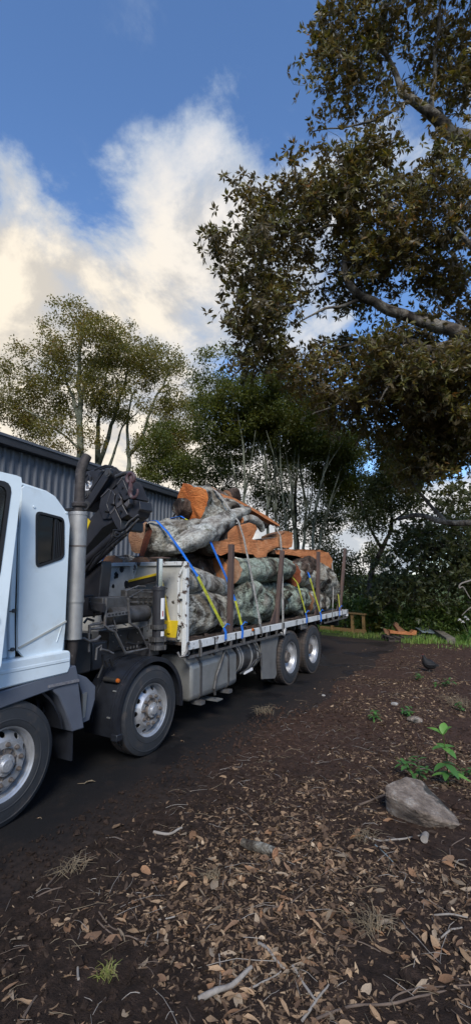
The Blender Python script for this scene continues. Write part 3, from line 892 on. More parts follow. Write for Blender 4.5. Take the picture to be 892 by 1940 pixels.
# ---- chassis
for x in (-0.85, -1.65):
    MB().box((x - 0.04, -0.9, 0.72), (x + 0.04, 9.7, 0.98)).build('chassis_rail', M['chassis'], TR)
for y in (0.9, 2.9, 4.6, 5.5, 8.3, 9.4):
    MB().box((-1.61, y - 0.05, 0.76), (-0.89, y + 0.05, 0.94)).build('cross_member', M['chassis'], TR)
for y in AX:
    ax = MB(); ax.cyl((-0.3, y, 0.5), (-2.2, y, 0.5), 0.075, n=14)
    if y > 5: ax.cyl((-1.0, y, 0.5), (-1.5, y, 0.5), 0.21, 0.21, n=16)
    ax.build('axle', M['chassis'], TR)
    for x in (-0.85, -1.65):
        sp = MB()
        for k in range(4): sp.box((x - 0.04, y - 0.7 + 0.12 * k, 0.60 + 0.025 * k), (x + 0.04, y + 0.7 - 0.12 * k, 0.62 + 0.025 * k))
        sp.build('leaf_spring', M['chassis'], TR)
MB().box((-1.75, -0.7, 0.62), (-0.75, 1.3, 1.25)).build('engine', M['chassis'], TR, bevel=0.06)
MB().box((-2.3, 3.0, 0.5), (-1.75, 5.0, 0.98)).build('far_tank', M['chassis'], TR, bevel=0.05)

# ---- cab
XC = -0.03                                              # plane of the near cab side
rear = [(0.585, 1.34), (0.575, 2.56), (0.545, 2.66), (0.40, 2.80), (0.30, 2.835)]
roof = [(-0.3, 2.90), (-0.9, 2.93), (-1.10, 2.86)]
front = [(-1.30, 2.0), (-1.36, 1.5), (-1.36, 1.10)]
prof = rear + roof + front
shell = MB()
xs = [XC - 0.035, XC - 0.06, XC - 0.12, XC - 0.22, -1.25, -2.28, -2.38, -2.44]
dz = [0.0, 0.018, 0.04, 0.062, 0.075, 0.062, 0.04, 0.0]
vs = []
cen = np.array((-0.4, 1.9))
for x, e in zip(xs, dz):
    for q in prof:
        q = np.array(q); s = q + unit(q - cen) * e * (1 if q[1] > 1.5 else 0.4)
        vs.append((x, s[0], s[1]))
n = len(prof)
fs = [(i * n + j, i * n + j + 1, (i + 1) * n + j + 1, (i + 1) * n + j) for i in range(len(xs) - 1) for j in range(n - 1) if not (n - 4 <= j <= n - 4 and 3 <= i <= 4)]
shell.add(vs, fs)
shell.add([(x, y, z) for x in (XC - 0.04, -2.44) for y, z in ((0.585, 1.2), (-1.36, 1.12))], [(0, 1, 3, 2)])
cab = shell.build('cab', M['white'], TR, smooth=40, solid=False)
so_ = cab.modifiers.new('solid', 'SOLIDIFY'); so_.thickness = 0.02; so_.offset = -1
wsg = MB(); wsg.add([(x, *front[0]) for x in (XC - .22, -2.28)] + [(x, *roof[-1]) for x in (XC - .22, -2.28)], [(0, 1, 3, 2)]); wsg.build('windscreen', M['glass'], TR, solid=False)

# near side rear quarter panel with its window opening
win = [(68, 967), (122, 981), (122, 1058), (68, 1077)]
wpoly = round_poly(yz(win, XC), 0.055, 4)
w_in = wpoly
q_out = [(0.585, 1.345), (0.578, 1.7), (0.576, 2.1), (0.575, 2.56), (0.545, 2.66), (0.40, 2.80), (0.30, 2.835), (0.02, 2.865), (0.03, 2.4), (0.05, 2.0), (0.065, 1.6), (0.09, 1.345)]


def resample(poly, ctr, n):
    """points of a closed outline at n equal angles round ctr"""
    P = np.array(poly, float); out = []
    for k in range(n):
        a = 2 * math.pi * k / n; d = np.array((math.cos(a), math.sin(a))); best = None
        for i in range(len(P)):
            p, q = P[i] - ctr, P[(i + 1) % len(P)] - ctr; e = q - p
            den = d[0] * e[1] - d[1] * e[0]
            if abs(den) < 1e-12: continue
            t = (p[0] * e[1] - p[1] * e[0]) / den; u_ = (p[0] * d[1] - p[1] * d[0]) / den
            if t > 0 and -1e-9 <= u_ <= 1 + 1e-9: best = t if best is None else max(best, t)
        out.append(tuple(ctr + d * best))
    return out


wc = np.mean(np.array(yz(win, XC)), axis=0)
NR = 96
o_r, i_r = resample(q_out, wc, NR), resample(wpoly, wc, NR)
qp = MB(); qp.ring(o_r, i_r, 'x', XC, XC - 0.03)
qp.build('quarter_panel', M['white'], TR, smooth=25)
fr_o = [tuple(wc + (np.array(q) - wc) * 1.0) for q in i_r]; fr_i = [tuple(wc + (np.array(q) - wc) * 0.90) for q in i_r]
qw = MB().prism([tuple(wc + (np.array(q) - wc) * 0.93) for q in i_r], 'x', XC - 0.016, XC - 0.021).build('quarter_window', M['glass'], TR)
MB().ring(fr_o, fr_i, 'x', XC + 0.008, XC - 0.028).build('window_seal', M['gasket'], qw, smooth=25)
wy0, wy1 = wc[0] + 0.055, max(q[0] for q in fr_i)
lv = MB()
for k in range(5):
    yy = wy0 + (wy1 - wy0) * k / 4.6
    lv.box((XC - 0.012, yy, 2.20 - 0.0), (XC - 0.004, yy + 0.012, 2.575))
lv.build('window_vent_slats', M['gasket'], qw)
MB().box((XC - 0.02, wy0 - 0.012, 2.175), (XC - 0.002, wy0 + 0.004, 2.60)).build('window_divider', M['gasket'], qw)
for a, b in ((65, 960), (126, 971)):
    p = PX(a, b, XC); MB().cyl(p, p + (0.008, 0, 0), 0.012, n=10).build('panel_plug', M['white'], TR)
# body crease and sill
sill = yz([(10, 1268), (40, 1250), (128, 1222), (137, 1225), (142, 1258), (0, 1310), (-160, 1360), (-160, 1325)], 0.0)
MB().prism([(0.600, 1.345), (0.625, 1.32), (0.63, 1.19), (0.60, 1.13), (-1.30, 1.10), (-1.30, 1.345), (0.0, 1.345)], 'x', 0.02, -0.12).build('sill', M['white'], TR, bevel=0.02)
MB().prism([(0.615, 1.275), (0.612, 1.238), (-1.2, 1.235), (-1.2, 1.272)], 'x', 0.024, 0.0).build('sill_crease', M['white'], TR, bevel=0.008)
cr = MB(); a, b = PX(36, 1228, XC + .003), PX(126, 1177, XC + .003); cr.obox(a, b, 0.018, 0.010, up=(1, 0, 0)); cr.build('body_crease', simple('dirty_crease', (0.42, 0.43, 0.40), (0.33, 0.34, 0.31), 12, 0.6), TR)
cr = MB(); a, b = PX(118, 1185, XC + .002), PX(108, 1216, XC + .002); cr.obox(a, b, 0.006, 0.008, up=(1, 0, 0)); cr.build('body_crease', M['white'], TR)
# door opening: stepped pillar, dark lining
pil = MB()
pil.prism([(0.085, 1.345), (0.055, 1.7), (0.035, 2.3), (0.02, 2.80), (-0.02, 2.82), (-0.02, 2.3), (0.0, 1.6), (0.02, 1.345)], 'x', XC - 0.03, XC - 0.16)
pil.prism([(0.03, 1.345), (0.01, 1.7), (-0.015, 2.3), (-0.02, 2.76), (-0.06, 2.78), (-0.06, 2.3), (-0.05, 1.6), (-0.03, 1.345)], 'x', XC - 0.06, XC - 0.19)
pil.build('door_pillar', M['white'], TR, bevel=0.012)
MB().tube([(XC - 0.055, 0.045, 1.38), (XC - 0.055, 0.015, 1.8), (XC - 0.055, -0.003, 2.4), (XC - 0.055, -0.012, 2.74), (XC - 0.06, -0.05, 2.79)], 0.011, 8).build('door_weather_seal', M['gasket'], TR)
for z in (1.75, 1.42):
    st = MB(); p = np.array((XC - 0.03, 0.03 + 0.03 * (1.75 - z), z)); st.cyl(p, p + (0.02, 0, 0), 0.017, n=12); st.cyl(p + (0.02, 0, 0), p + (0.024, -0.05, -0.003), 0.005, n=6); st.build('door_striker', M['hydraulic'], TR)
p = np.array((XC - 0.035, 0.0, 2.71)); MB().cyl(p, p + (0.012, 0, 0), 0.013, n=10).build('pillar_plug', M['gasket'], TR)
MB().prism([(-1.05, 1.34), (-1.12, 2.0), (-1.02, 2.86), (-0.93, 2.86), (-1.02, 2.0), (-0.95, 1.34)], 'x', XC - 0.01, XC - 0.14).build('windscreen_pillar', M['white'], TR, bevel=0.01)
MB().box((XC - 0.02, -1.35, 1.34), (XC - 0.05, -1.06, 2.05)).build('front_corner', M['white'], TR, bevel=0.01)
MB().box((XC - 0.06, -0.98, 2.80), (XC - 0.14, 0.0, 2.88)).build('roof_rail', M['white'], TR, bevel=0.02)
far_o = [(0.585, 1.2), (0.575, 2.56), (0.40, 2.80), (0.30, 2.84), (-0.3, 2.90), (-1.1, 2.86), (-1.3, 2.0), (-1.36, 1.12)]
MB().prism(far_o, 'x', -2.44, -2.47).build('far_side_panel', M['white'], TR)
MB().box((-2.3, -1.0, 1.32), (XC - 0.2, 0.54, 1.36)).build('cab_floor', M['interior'], TR)
MB().box((-2.42, 0.50, 1.36), (XC - 0.07, 0.53, 2.5)).build('rear_lining', M['interior'], TR)
MB().box((-2.30, -1.25, 1.40), (XC - 0.25, -0.95, 2.05)).build('dashboard', M['seat'], TR, bevel=0.08)
for x in (-0.5, -1.85):
    s_ = MB().box((x - 0.26, -0.35, 1.36), (x + 0.26, 0.2, 1.80)).build('seat', M['seat'], TR, bevel=0.06)
    MB().prism([(0.10, 1.80), (0.20, 1.82), (0.36, 2.50), (0.26, 2.52)], 'x', x - 0.24, x + 0.24).build('seat_back', M['seat'], s_, bevel=0.05)
    MB().box((x - 0.13, 0.30, 2.54), (x + 0.13, 0.39, 2.74)).build('headrest', M['seat'], s_, bevel=0.04)

# ---- open door: hinged at the front, swung out
HX, HY = 0.0, -1.06
ang = math.atan2(0.20, 0.885)
dd = np.array((math.sin(ang), math.cos(ang), 0)); dn = np.array((math.cos(ang), -math.sin(ang), 0)); hinge = np.array((HX, HY, 0))


def door_pt(s, z, t=0.0): q = hinge + dd * s + dn * t; return (q[0], q[1], z)


LD = 0.905
d_out = round_poly([(0.0, 1.26), (0.80, 1.24), (0.855, 1.30), (0.885, 2.0), (0.93, 2.86), (0.915, 2.885), (0.30, 2.93), (0.16, 2.86), (0.0, 2.1)], 0.06, 4)
d_win = round_poly([(0.09, 2.04), (0.74, 1.95), (0.79, 2.05), (0.835, 2.76), (0.80, 2.81), (0.34, 2.82), (0.22, 2.74)], 0.09, 4)
dc = np.array((0.50, 2.40))
do, di = resample(d_out, dc, NR), resample(d_win, dc, NR)


def door_ring(o1, i1, t0, t1, mat, name, parent, smooth=25, bevel=0):
    mb = MB(); nn = len(o1)
    vs = [door_pt(*q, t0) for q in o1] + [door_pt(*q, t0) for q in i1] + [door_pt(*q, t1) for q in o1] + [door_pt(*q, t1) for q in i1]
    fs = []
    for i in range(nn):
        j = (i + 1) % nn
        fs += [(i, j, nn + j, nn + i), (2 * nn + j, 2 * nn + i, 3 * nn + i, 3 * nn + j), (i, 2 * nn + i, 2 * nn + j, j), (nn + j, 3 * nn + j, 3 * nn + i, nn + i)]
    return mb.add(vs, fs).build(name, mat, parent, smooth=smooth, bevel=bevel)


def off_ring(poly, c, s): return [tuple(c + (np.array(q) - c) * s) for q in poly]


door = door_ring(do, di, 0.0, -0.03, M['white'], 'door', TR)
door_ring(off_ring(do, dc, 0.985), di, -0.032, -0.075, M['black'], 'inner_trim', door)
door_ring(off_ring(do, dc, 1.006), off_ring(do, dc, 0.97), -0.028, -0.050, M['gasket'], 'door_seal', door)
door_ring(off_ring(di, dc, 1.03), off_ring(di, dc, 0.93), 0.006, -0.03, M['gasket'], 'window_seal', door)
gp = MB(); gl = off_ring(di, dc, 0.94); nn = len(gl)
gp.add([door_pt(*q, -0.010) for q in gl] + [door_pt(*q, -0.015) for q in gl], [tuple(range(nn)), tuple(range(2 * nn - 1, nn - 1, -1))]); gp.build('window_pane', M['glass'], door, solid=False)
hd = MB(); hd.obox(door_pt(0.66, 1.72, 0.02), door_pt(0.80, 1.72, 0.02), 0.03, 0.05); hd.build('door_handle', M['black'], door, bevel=0.01)
for z in (1.5, 1.9):
    MB().box((HX - 0.05, HY - 0.02, z - 0.05), (HX + 0.01, HY + 0.05, z + 0.05)).build('hinge', M['white'], door)

# ---- lower grey panels, arch, flap
MB().prism(yz([(-170, 1330), (0, 1310), (60, 1291), (143, 1260), (150, 1290), (95, 1308), (0, 1343), (-170, 1400)], 0.0), 'x', 0.012, -0.30).build('lower_panel', M['grey_panel'], TR, bevel=0.012)
MB().prism(yz([(88, 1299), (146, 1287), (157, 1379), (134, 1386), (122, 1348), (108, 1318)], -0.02), 'x', 0.004, -0.30).build('arch_panel', M['grey_panel'], TR, bevel=0.012)
MB().prism(yz([(90, 1298), (148, 1286), (148, 1291), (90, 1303)], 0.0), 'x', 0.02, -0.02).build('scuffed_edge', simple('scuffed_plastic', (0.20, 0.20, 0.21), (0.10, 0.10, 0.115), 30, 0.7), TR)
step = MB()
step.prism(yz([(146, 1276), (165, 1283), (182, 1300), (181, 1325), (170, 1365), (156, 1371), (163, 1330), (152, 1300)], -0.12), 'x', -0.12, -0.42)
step.build('step_guard', M['grey_panel'], TR, bevel=0.01)
MB().prism(yz([(158, 1315), (166, 1312), (162, 1358), (157, 1362)], -0.10), 'x', -0.10, -0.12).build('step_reflector', M['alu'], TR)
fl = MB()
fl.prism([(-0.02, 0.30), (-0.03, 0.75), (-0.46, 0.75), (-0.48, 0.29)], 'y', 0.72, 0.735)
fl.build('mud_flap', M['black'], TR)
ar = MB(); cy, cz = 0.0, 0.5
aa = np.linspace(R(12), R(168), 20)
vs = [(x, cy + 0.60 * math.cos(a), cz + 0.60 * math.sin(a)) for x in (-0.02, -0.42) for a in aa] + [(x, cy + 0.62 * math.cos(a), cz + 0.62 * math.sin(a)) for x in (-0.02, -0.42) for a in aa]
k = len(aa)
fs = [(i, i + 1, k + i + 1, k + i) for i in range(k - 1)] + [(2 * k + i, 3 * k + i, 3 * k + i + 1, 2 * k + i + 1) for i in range(k - 1)] + [(i, 2 * k + i, 2 * k + i + 1, i + 1) for i in range(k - 1)] + [(k + i, k + i + 1, 3 * k + i + 1, 3 * k + i) for i in range(k - 1)]
ar.add(vs, fs).build('wheel_arch_liner', M['black'], TR)
for i in range(3):
    p = PX(70 + 11 * i, 1316 + 5 * i, -0.2); MB().obox(p, p + (0, 0.03, -0.14), 0.02, 0.03).build('arch_bracket', M['black'], TR)
MB().box((-2.45, -1.38, 0.45), (0.0, -1.15, 1.08)).build('bumper', M['grey_panel'], TR, bevel=0.04)

# ---- mudguard over the second steer wheel
cy, cz = AX[1], 0.5


def arc_sheet(name, r0, r1, x0, x1, a0, a1, mat, steps=28, c=(cy, cz)):
    aa = np.linspace(R(a0), R(a1), steps); k = len(aa)
    vs = [(x, c[0] + r * math.cos(a), c[1] + r * math.sin(a)) for x, r in ((x0, r0), (x1, r0), (x1, r1), (x0, r1)) for a in aa]
    fs = [(q * k + i, q * k + i + 1, ((q + 1) % 4) * k + i + 1, ((q + 1) % 4) * k + i) for q in range(4) for i in range(k - 1)]
    fs += [(0, k, 2 * k, 3 * k), (k - 1, 4 * k - 1, 3 * k - 1, 2 * k - 1)]
    return MB().add(vs, fs).build(name, mat, TR, smooth=30)


arc_sheet('mudguard', 0.575, 0.590, -0.50, -0.01, -8, 197, M['black'])
arc_sheet('mudguard_lip', 0.545, 0.597, -0.005, 0.012, -8, 197, M['black'])
for xx in (-0.06, -0.10, -0.36, -0.40): arc_sheet('mudguard_rib', 0.590, 0.598, xx - 0.008, xx + 0.008, 5, 185, M['black'])
for a in (150, 176):
    u = np.array((0, math.cos(R(a)), math.sin(R(a)))); p = np.array((-0.13, cy, cz)) + u * 0.60
    MB().obox(p, p + (0.045, 0, 0), 0.015, 0.012, up=u).build('mudguard_clip', M['alu'], TR)
a = R(140); u = np.array((0, math.cos(a), math.sin(a))); p = np.array((-0.30, cy, cz)) + u * 0.63
ml = MB(); ml.cyl(p, p + (0.19, 0, 0), 0.028, n=14); ml.build('marker_lamp_arm', M['chassis'], TR)
MB().lathe([(0.024, 0), (0.025, 0.012), (0.02, 0.026), (0, 0.03)], p + (0.19, 0, 0), n=16).build('amber_marker_lamp', M['amber'], TR)
pb = np.array((-0.02, cy - 0.57, 0.33)); MB().box(pb + (-0.05, -0.03, -0.02), pb + (0.04, 0.06, 0.05)).build('mudguard_bracket', M['black'], TR, bevel=0.008)

# ---- exhaust
EX, EY = -0.15, 0.79
ex = MB(); ex.cyl((EX, EY, 1.80), (EX, EY, 2.72), 0.092, n=28); ex.build('exhaust_shield', M['galv'], TR)
MB().cyl((EX, EY, 1.42), (EX, EY, 1.795), 0.088, n=28).build('exhaust_shield', M['galv'], TR)
for z, hh in ((1.797, 0.02), (2.36, 0.018), (2.70, 0.03)): MB().cyl((EX, EY, z - hh / 2), (EX, EY, z + hh / 2), 0.0965, n=28).build('shield_band', M['hubdirt'] if z == 2.36 else M['galv'], TR)
pp = MB(); pp.tube([(EX, EY, 2.60), (EX, EY, 3.16), (EX + 0.01, EY + 0.02, 3.25), (EX + 0.02, EY + 0.06, 3.34)], [0.054, 0.054, 0.055, 0.05], 18, cap=False); pp.tube([(EX + 0.02, EY + 0.06, 3.34), (EX, EY, 3.2)], [0.045, 0.04], 18, cap=False); pp.build('exhaust_pipe', M['stack'], TR, solid=False)
MB().lathe([(0.055, -0.02), (0.075, -0.01), (0.078, 0.02), (0.056, 0.04)], (EX, EY, 2.79), 'z', 20).build('exhaust_clamp', M['stack'], TR)
MB().box((EX - 0.30, EY - 0.03, 2.74), (EX + 0.03, EY + 0.01, 2.77)).build('exhaust_bracket', M['chassis'], TR)
MB().tube([(EX, EY, 1.42), (EX - .02, EY, 1.2), (EX - .25, EY + .05, 1.0), (EX - .6, EY, 0.9)], 0.06, 12).build('exhaust_elbow', M['stack'], TR)

# ---- crane (folded, behind the cab)
YC = 1.7
cr = MB(); cr.prism(xz([(150, 1095), (180, 1070), (193, 1062), (194, 1074), (188, 1128), (188, 1165), (140, 1172)], YC + 0.1), 'y', YC + 0.1, YC + 0.28)
crane = cr.build('crane', M['crane'], TR, bevel=0.015); crane['label'] = 'black folding crane behind the cab'
MB().box((-1.9, 1.35, 0.98), (-0.45, 2.2, 1.30)).build('crane_base', M['crane'], crane, bevel=0.02)


def cpoly(name, pts, y0, y1, mat='crane', bevel=0.008):
    return MB().prism(xz(pts, y0), 'y', y0, y1).build(name, M[mat], crane, bevel=bevel)


def zm(pts): return [(180 + a / 8.109, 870 + b / 8.109) for a, b in pts]


cpoly('boom', [(150, 1005), (190, 962), (208, 935), (231, 912), (245, 960), (222, 985), (195, 1000), (178, 1020), (150, 1056)], YC, YC + 0.30)
cpoly('boom_back_plate', [(155, 900), (160, 894), (186, 888), (212, 887), (222, 893), (232, 905), (205, 935), (160, 968), (152, 966)], YC + 0.06, YC + 0.36)
lk = MB()
for y0, pts in ((YC - 0.02, [(207, 891), (211, 896), (168, 963), (160, 966), (157, 958), (160, 951), (198, 894)]), (YC + 0.02, [(192, 889), (197, 892), (163, 945), (158, 944)])):
    cpoly('link_arm', pts, y0 - 0.03, y0 + 0.02)
for a, b, r_ in ((163, 936, .05), (163, 957, .06), (204, 896, .05)):
    p = PY(a, b, YC - 0.06); g = MB(); g.cyl(p, p + (0, 0.05, 0), r_, n=16); g.cyl(p - (0, 0.012, 0), p, r_ * 0.6, n=12); g.build('link_pin', M['hydraulic'], crane)
p = np.array(PY(166, 905, YC + 0.02)); MB().tube([p + (0.0, 0, -0.08), p + (-0.02, -0.02, 0.0), p + (0.03, -0.02, 0.05), p + (0.07, -0.01, 0.0), p + (0.06, 0, -.06)], 0.016, 8).build('lifting_eye', M['crane'], crane)
cpoly('boom_collar', zm([(195, 440), (252, 480), (185, 690), (240, 850), (245, 915), (120, 925), (60, 740), (100, 560)]), YC - 0.03, YC + 0.33)
cpoly('boom_collar', zm([(262, 480), (312, 540), (290, 600), (288, 690), (330, 790), (402, 940), (400, 1075), (365, 1095), (330, 1050), (228, 850), (188, 690), (240, 540)]), YC - 0.06, YC + 0.36)
cpoly('boom_collar', zm([(360, 520), (412, 600), (420, 690), (505, 850), (405, 920), (325, 760), (300, 660), (325, 560)]), YC - 0.09, YC + 0.30)
cpoly('extension_tip', zm([(405, 285), (442, 330), (548, 585), (520, 605), (442, 640), (330, 390)]), YC - 0.11, YC + 0.24)
cpoly('tip_bracket', zm([(436, 690), (525, 605), (525, 680), (492, 745)]), YC - 0.13, YC - 0.05, 'crane_edge')
cpoly('tip_box', zm([(525, 612), (690, 640), (702, 770), (665, 800), (640, 880), (560, 900), (500, 850), (498, 745)]), YC - 0.05, YC + 0.18)
cpoly('worn_edge', zm([(335, 680), (412, 600), (415, 690), (330, 750)]), YC - 0.10, YC - 0.085, 'crane_edge', 0)
cpoly('worn_edge', zm([(228, 820), (305, 720), (312, 765), (235, 850)]), YC - 0.067, YC - 0.055, 'crane_edge', 0)
cpoly('worn_edge', zm([(90, 570), (210, 455), (215, 470), (95, 590)]), YC - 0.04, YC - 0.02, 'crane_edge', 0)
cpoly('worn_edge', zm([(335, 380), (405, 290), (412, 305), (340, 395)]), YC - 0.118, YC - 0.10, 'crane_edge', 0)
for a, b in zm([(145, 800), (235, 690), (357, 610), (415, 435), (378, 795), (480, 520)]):
    p = PY(a, b, YC - 0.13); MB().cyl(p, p + (0, 0.08, 0), 0.014, n=10).build('bolt', M['gasket'], crane)
for dz_, rr in ((0.0, 0.055), (-0.12, 0.038)):
    a, b = np.array(PY(152, 1068, YC)) + (0, 0.05, dz_), np.array(PY(236, 992, YC)) + (0, 0.05, dz_)
    c_ = MB(); c_.cyl(a, a + (b - a) * 0.7, rr, n=16); c_.build('lift_cylinder', M['crane'], crane)
    MB().cyl(a + (b - a) * 0.7, b, rr * 0.6, n=14).build('cylinder_rod', M['hydraulic'], crane)
# hook and shackle at the tip
hk = MB(); c0 = np.array(PY(254, 932, YC - 0.16))
pts = [c0 + (0.06 * math.cos(R(t)), 0, 0.07 * math.sin(R(t))) for t in range(150, 400, 18)]
hk.tube([c0 + (-0.04, 0, 0.20), c0 + (-0.05, 0, 0.12)] + pts, [0.022, 0.026] + list(np.linspace(0.032, 0.012, len(pts))), 10)
hk.build('hook', M['red'], crane)
sh = MB(); s0 = np.array(PY(248, 906, YC - 0.16)); sh.tube([s0 + (0.06 * math.cos(R(t)), 0, 0.06 * math.sin(R(t))) for t in range(-60, 260, 24)], 0.022, 8); sh.build('shackle', M['red'], crane)
MB().tube([PY(221, 903, YC - .1), PY(236, 897, YC - .12), PY(248, 896, YC - .14), PY(254, 903, YC - .14), PY(253, 912, YC - .14)], 0.028, 10).build('hook_pin', M['hydraulic'], crane)
for pts in ([(190, 889), (205, 884), (220, 887), (230, 897)], [(180, 890), (200, 882), (214, 884), (228, 900)], [(262, 975), (250, 985), (240, 1000), (230, 1005), (216, 1004), (215, 1015), (225, 1018), (250, 1000)], [(264, 978), (255, 992), (245, 1005), (235, 1012), (220, 1010)], [(215, 1018), (200, 1040), (185, 1060), (170, 1080)], [(240, 1005), (205, 1035), (180, 1055), (160, 1085)]):
    MB().tube([PY(a, b, YC - 0.07) for a, b in pts], 0.013, 8).build('hydraulic_hose', M['gasket'], crane)
for pts in ([(262, 975), (245, 988), (238, 997)], [(263, 983), (250, 996), (240, 1006)]): MB().tube([PY(a, b, YC - 0.11) for a, b in pts], 0.010, 6).build('steel_line', M['pipe_grey'], crane)
# stickers
st = MB(); a, b = PY(161, 912, YC + 0.05), PY(174, 928, YC + 0.05); st.box((a[0], YC + 0.050, b[2]), (b[0], YC + 0.056, a[2])); stk = st.build('square_sticker', M['sticker'], crane)
ic = MB(); w_, h_ = b[0] - a[0], a[2] - b[2]
ic.prism([(a[0] + w_ * .2, b[2] + h_ * .62), (a[0] + w_ * .5, b[2] + h_ * .84), (a[0] + w_ * .8, b[2] + h_ * .62), (a[0] + w_ * .8, b[2] + h_ * .56), (a[0] + w_ * .5, b[2] + h_ * .77), (a[0] + w_ * .2, b[2] + h_ * .56)], 'y', YC + 0.047, YC + 0.05)
for k in range(3): ic.box((a[0] + w_ * .25, YC + 0.047, b[2] + h_ * (.16 + .13 * k)), (a[0] + w_ * (.75 - .06 * k), YC + .05, b[2] + h_ * (.23 + .13 * k)))
ic.build('sticker_print', M['ink'], crane)
ys = MB().prism(xz([(159, 994), (167, 982), (172, 988), (164, 1008), (159, 1008)], YC - 0.006), 'y', YC - 0.012, YC - 0.002); ys.build('yellow_sticker', M['yellow'], crane)

# ---- pipework, air tank and control frame between cab and headboard
def tubes(name, lst, mat, r=0.013, n=8):
    for pts in lst: MB().tube(pts, r, n).build(name, M[mat], TR)


def T(pts, x): return [PX(a, b, x) for a, b in pts]


tubes('control_frame', [T([(202, 1133), (199, 1185), (206, 1192), (218, 1197), (238, 1237), (280, 1228), (262, 1190), (246, 1180), (243, 1133)], -0.20)], 'pipe_grey', 0.016)
pl = MB(); a, b = PX(201, 1166, -0.20), PX(244, 1160, -0.20); pl.obox(a, b, 0.012, 0.045); pl.build('slotted_bar', M['pipe_grey'], TR)
for t in np.linspace(0.12, 0.88, 6):
    q = a + (b - a) * t; MB().obox(q + (0.008, -0.014, 0), q + (0.008, 0.014, 0), 0.006, 0.016).build('bar_slot', M['gasket'], TR)
tubes('brace_rod', [T([(214, 1166), (222, 1196)], -0.24), T([(226, 1168), (216, 1192)], -0.3), T([(218, 1175), (240, 1185)], -0.3)], 'pipe_grey', 0.008)
at = MB(); a, b = np.array(PX(241, 1160, -0.32)), np.array(PX(277, 1166, -0.32)); a = np.array((-0.34, a[1] - 0.3, b[2] + 0.03)); b = np.array((-0.34, b[1], b[2] + 0.03)); at.cyl(a, b, 0.105, n=28); at.lathe([(0.105, 0), (0.10, 0.015), (0.05, 0.03), (0, 0.034)], b, 'y', 28); at.build('air_tank', M['hydraulic'], TR)
tubes('air_line', [[b + (0, .03, 0), b + (.02, .05, -.02), b + (.02, .05, -.16), b + (0, -.08, -.18)]], 'pipe_grey', 0.009)
vb = MB(); p = np.array(PX(232, 1140, -0.3)); vb.box(p + (-.25, -.30, -.10), p + (-.02, .12, .06)); vb.build('valve_box', M['hydraulic'], TR, bevel=0.01)
for k in range(5):
    for j in range(2):
        q = np.array(PX(248 + 9 * k, 1132 + 9 * j, -0.45)); v_ = MB(); v_.cyl(q, q + (.10, 0, 0), 0.016, n=8); v_.cyl(q + (.10, 0, 0), q + (.13, 0, 0), 0.022, n=6); v_.build('valve_port', M['hydraulic'], TR)
vb = MB(); q = np.array(PX(255, 1120, -0.5)); vb.box(q + (-.1, -.15, -.22), q + (0, .45, .02)); vb.build('valve_bank', M['hydraulic'], TR, bevel=0.01)
tubes('lever', [T([(245, 1132), (270, 1118), (278, 1118)], -0.4), T([(238, 1120), (262, 1110), (276, 1111)], -0.35), T([(250, 1128), (262, 1122), (290, 1122)], -0.4)], 'pipe_grey', 0.009)
bx_ = MB(); a, b = PX(208, 1197, -0.42), PX(266, 1224, -0.42); bx_.box((-0.6, a[1], b[2]), (-0.42, b[1] + 0.05, a[2])); bx_.build('bracket_plate', M['chassis'], TR, bevel=0.006)
q = np.array(PX(246, 1205, -0.41)); MB().cyl(q, q + (0.008, 0, 0), 0.04, n=16).build('plate_hole', M['gasket'], TR)
for a, b in ((213, 1201), (228, 1204), (260, 1199), (262, 1216), (214, 1216)):
    q = np.array(PX(a, b, -0.42)); MB().cyl(q, q + (0.012, 0, 0), 0.01, n=6).build('bolt', M['pipe_grey'], TR)
tubes('hydraulic_pipe', [T([(170, 1200), (170, 1185), (180, 1182), (196, 1180)], -0.25), T([(170, 1192), (195, 1189), (215, 1186)], -0.25), T([(140, 1209), (160, 1210), (168, 1215), (182, 1212), (190, 1205)], -0.2)], 'pipe_grey', 0.016)
tubes('hydraulic_pipe', [T([(169, 1200), (169, 1235)], -0.22), T([(191, 1232), (192, 1223), (184, 1228), (182, 1250)], -0.2), T([(192, 1230), (205, 1233), (215, 1238)], -0.2)], 'pipe_grey', 0.012)
tubes('hose', [T([(240, 1217), (255, 1221), (272, 1218), (282, 1232), (290, 1235)], -0.28), T([(222, 1225), (245, 1228), (268, 1220), (280, 1226)], -0.3), T([(170, 1140), (174, 1155), (186, 1160), (196, 1150)], -0.4), T([(160, 1180), (166, 1172), (178, 1176)], -0.35), T([(195, 1240), (196, 1260), (190, 1275), (186, 1285)], -0.3), T([(204, 1262), (200, 1252), (208, 1247), (214, 1262)], -0.25), T([(183, 1145), (205, 1150), (225, 1148), (250, 1140)], -0.5), T([(160, 1130), (176, 1128), (180, 1150), (178, 1170)], -0.5)], 'gasket', 0.014)
for k in range(4):
    q = np.array(PX(242 + 6 * k, 1231 - 1.5 * k, -0.24)); MB().cyl(q, q + (0, 0, 0.03), 0.012, n=8).build('pipe_fitting', M['hydraulic'], TR)
MB().box((-0.75, 0.75, 1.0), (-0.35, 1.25, 1.42)).build('battery_box', M['chassis'], TR, bevel=0.02)
dp = MB(); dp.prism(xz([(176, 1142), (196, 1144), (194, 1160), (188, 1158)], 1.2), 'y', 1.2, 1.24); dp.build('switch_plate', M['crane'], TR)
MB().box((-2.3, 0.75, 1.0), (-0.8, 2.45, 1.06)).build('sub_frame', M['chassis'], TR)
MB().box((-2.2, 0.85, 1.1), (-0.75, 1.3, 1.95)).build('air_cleaner', M['chassis'], TR, bevel=0.05)

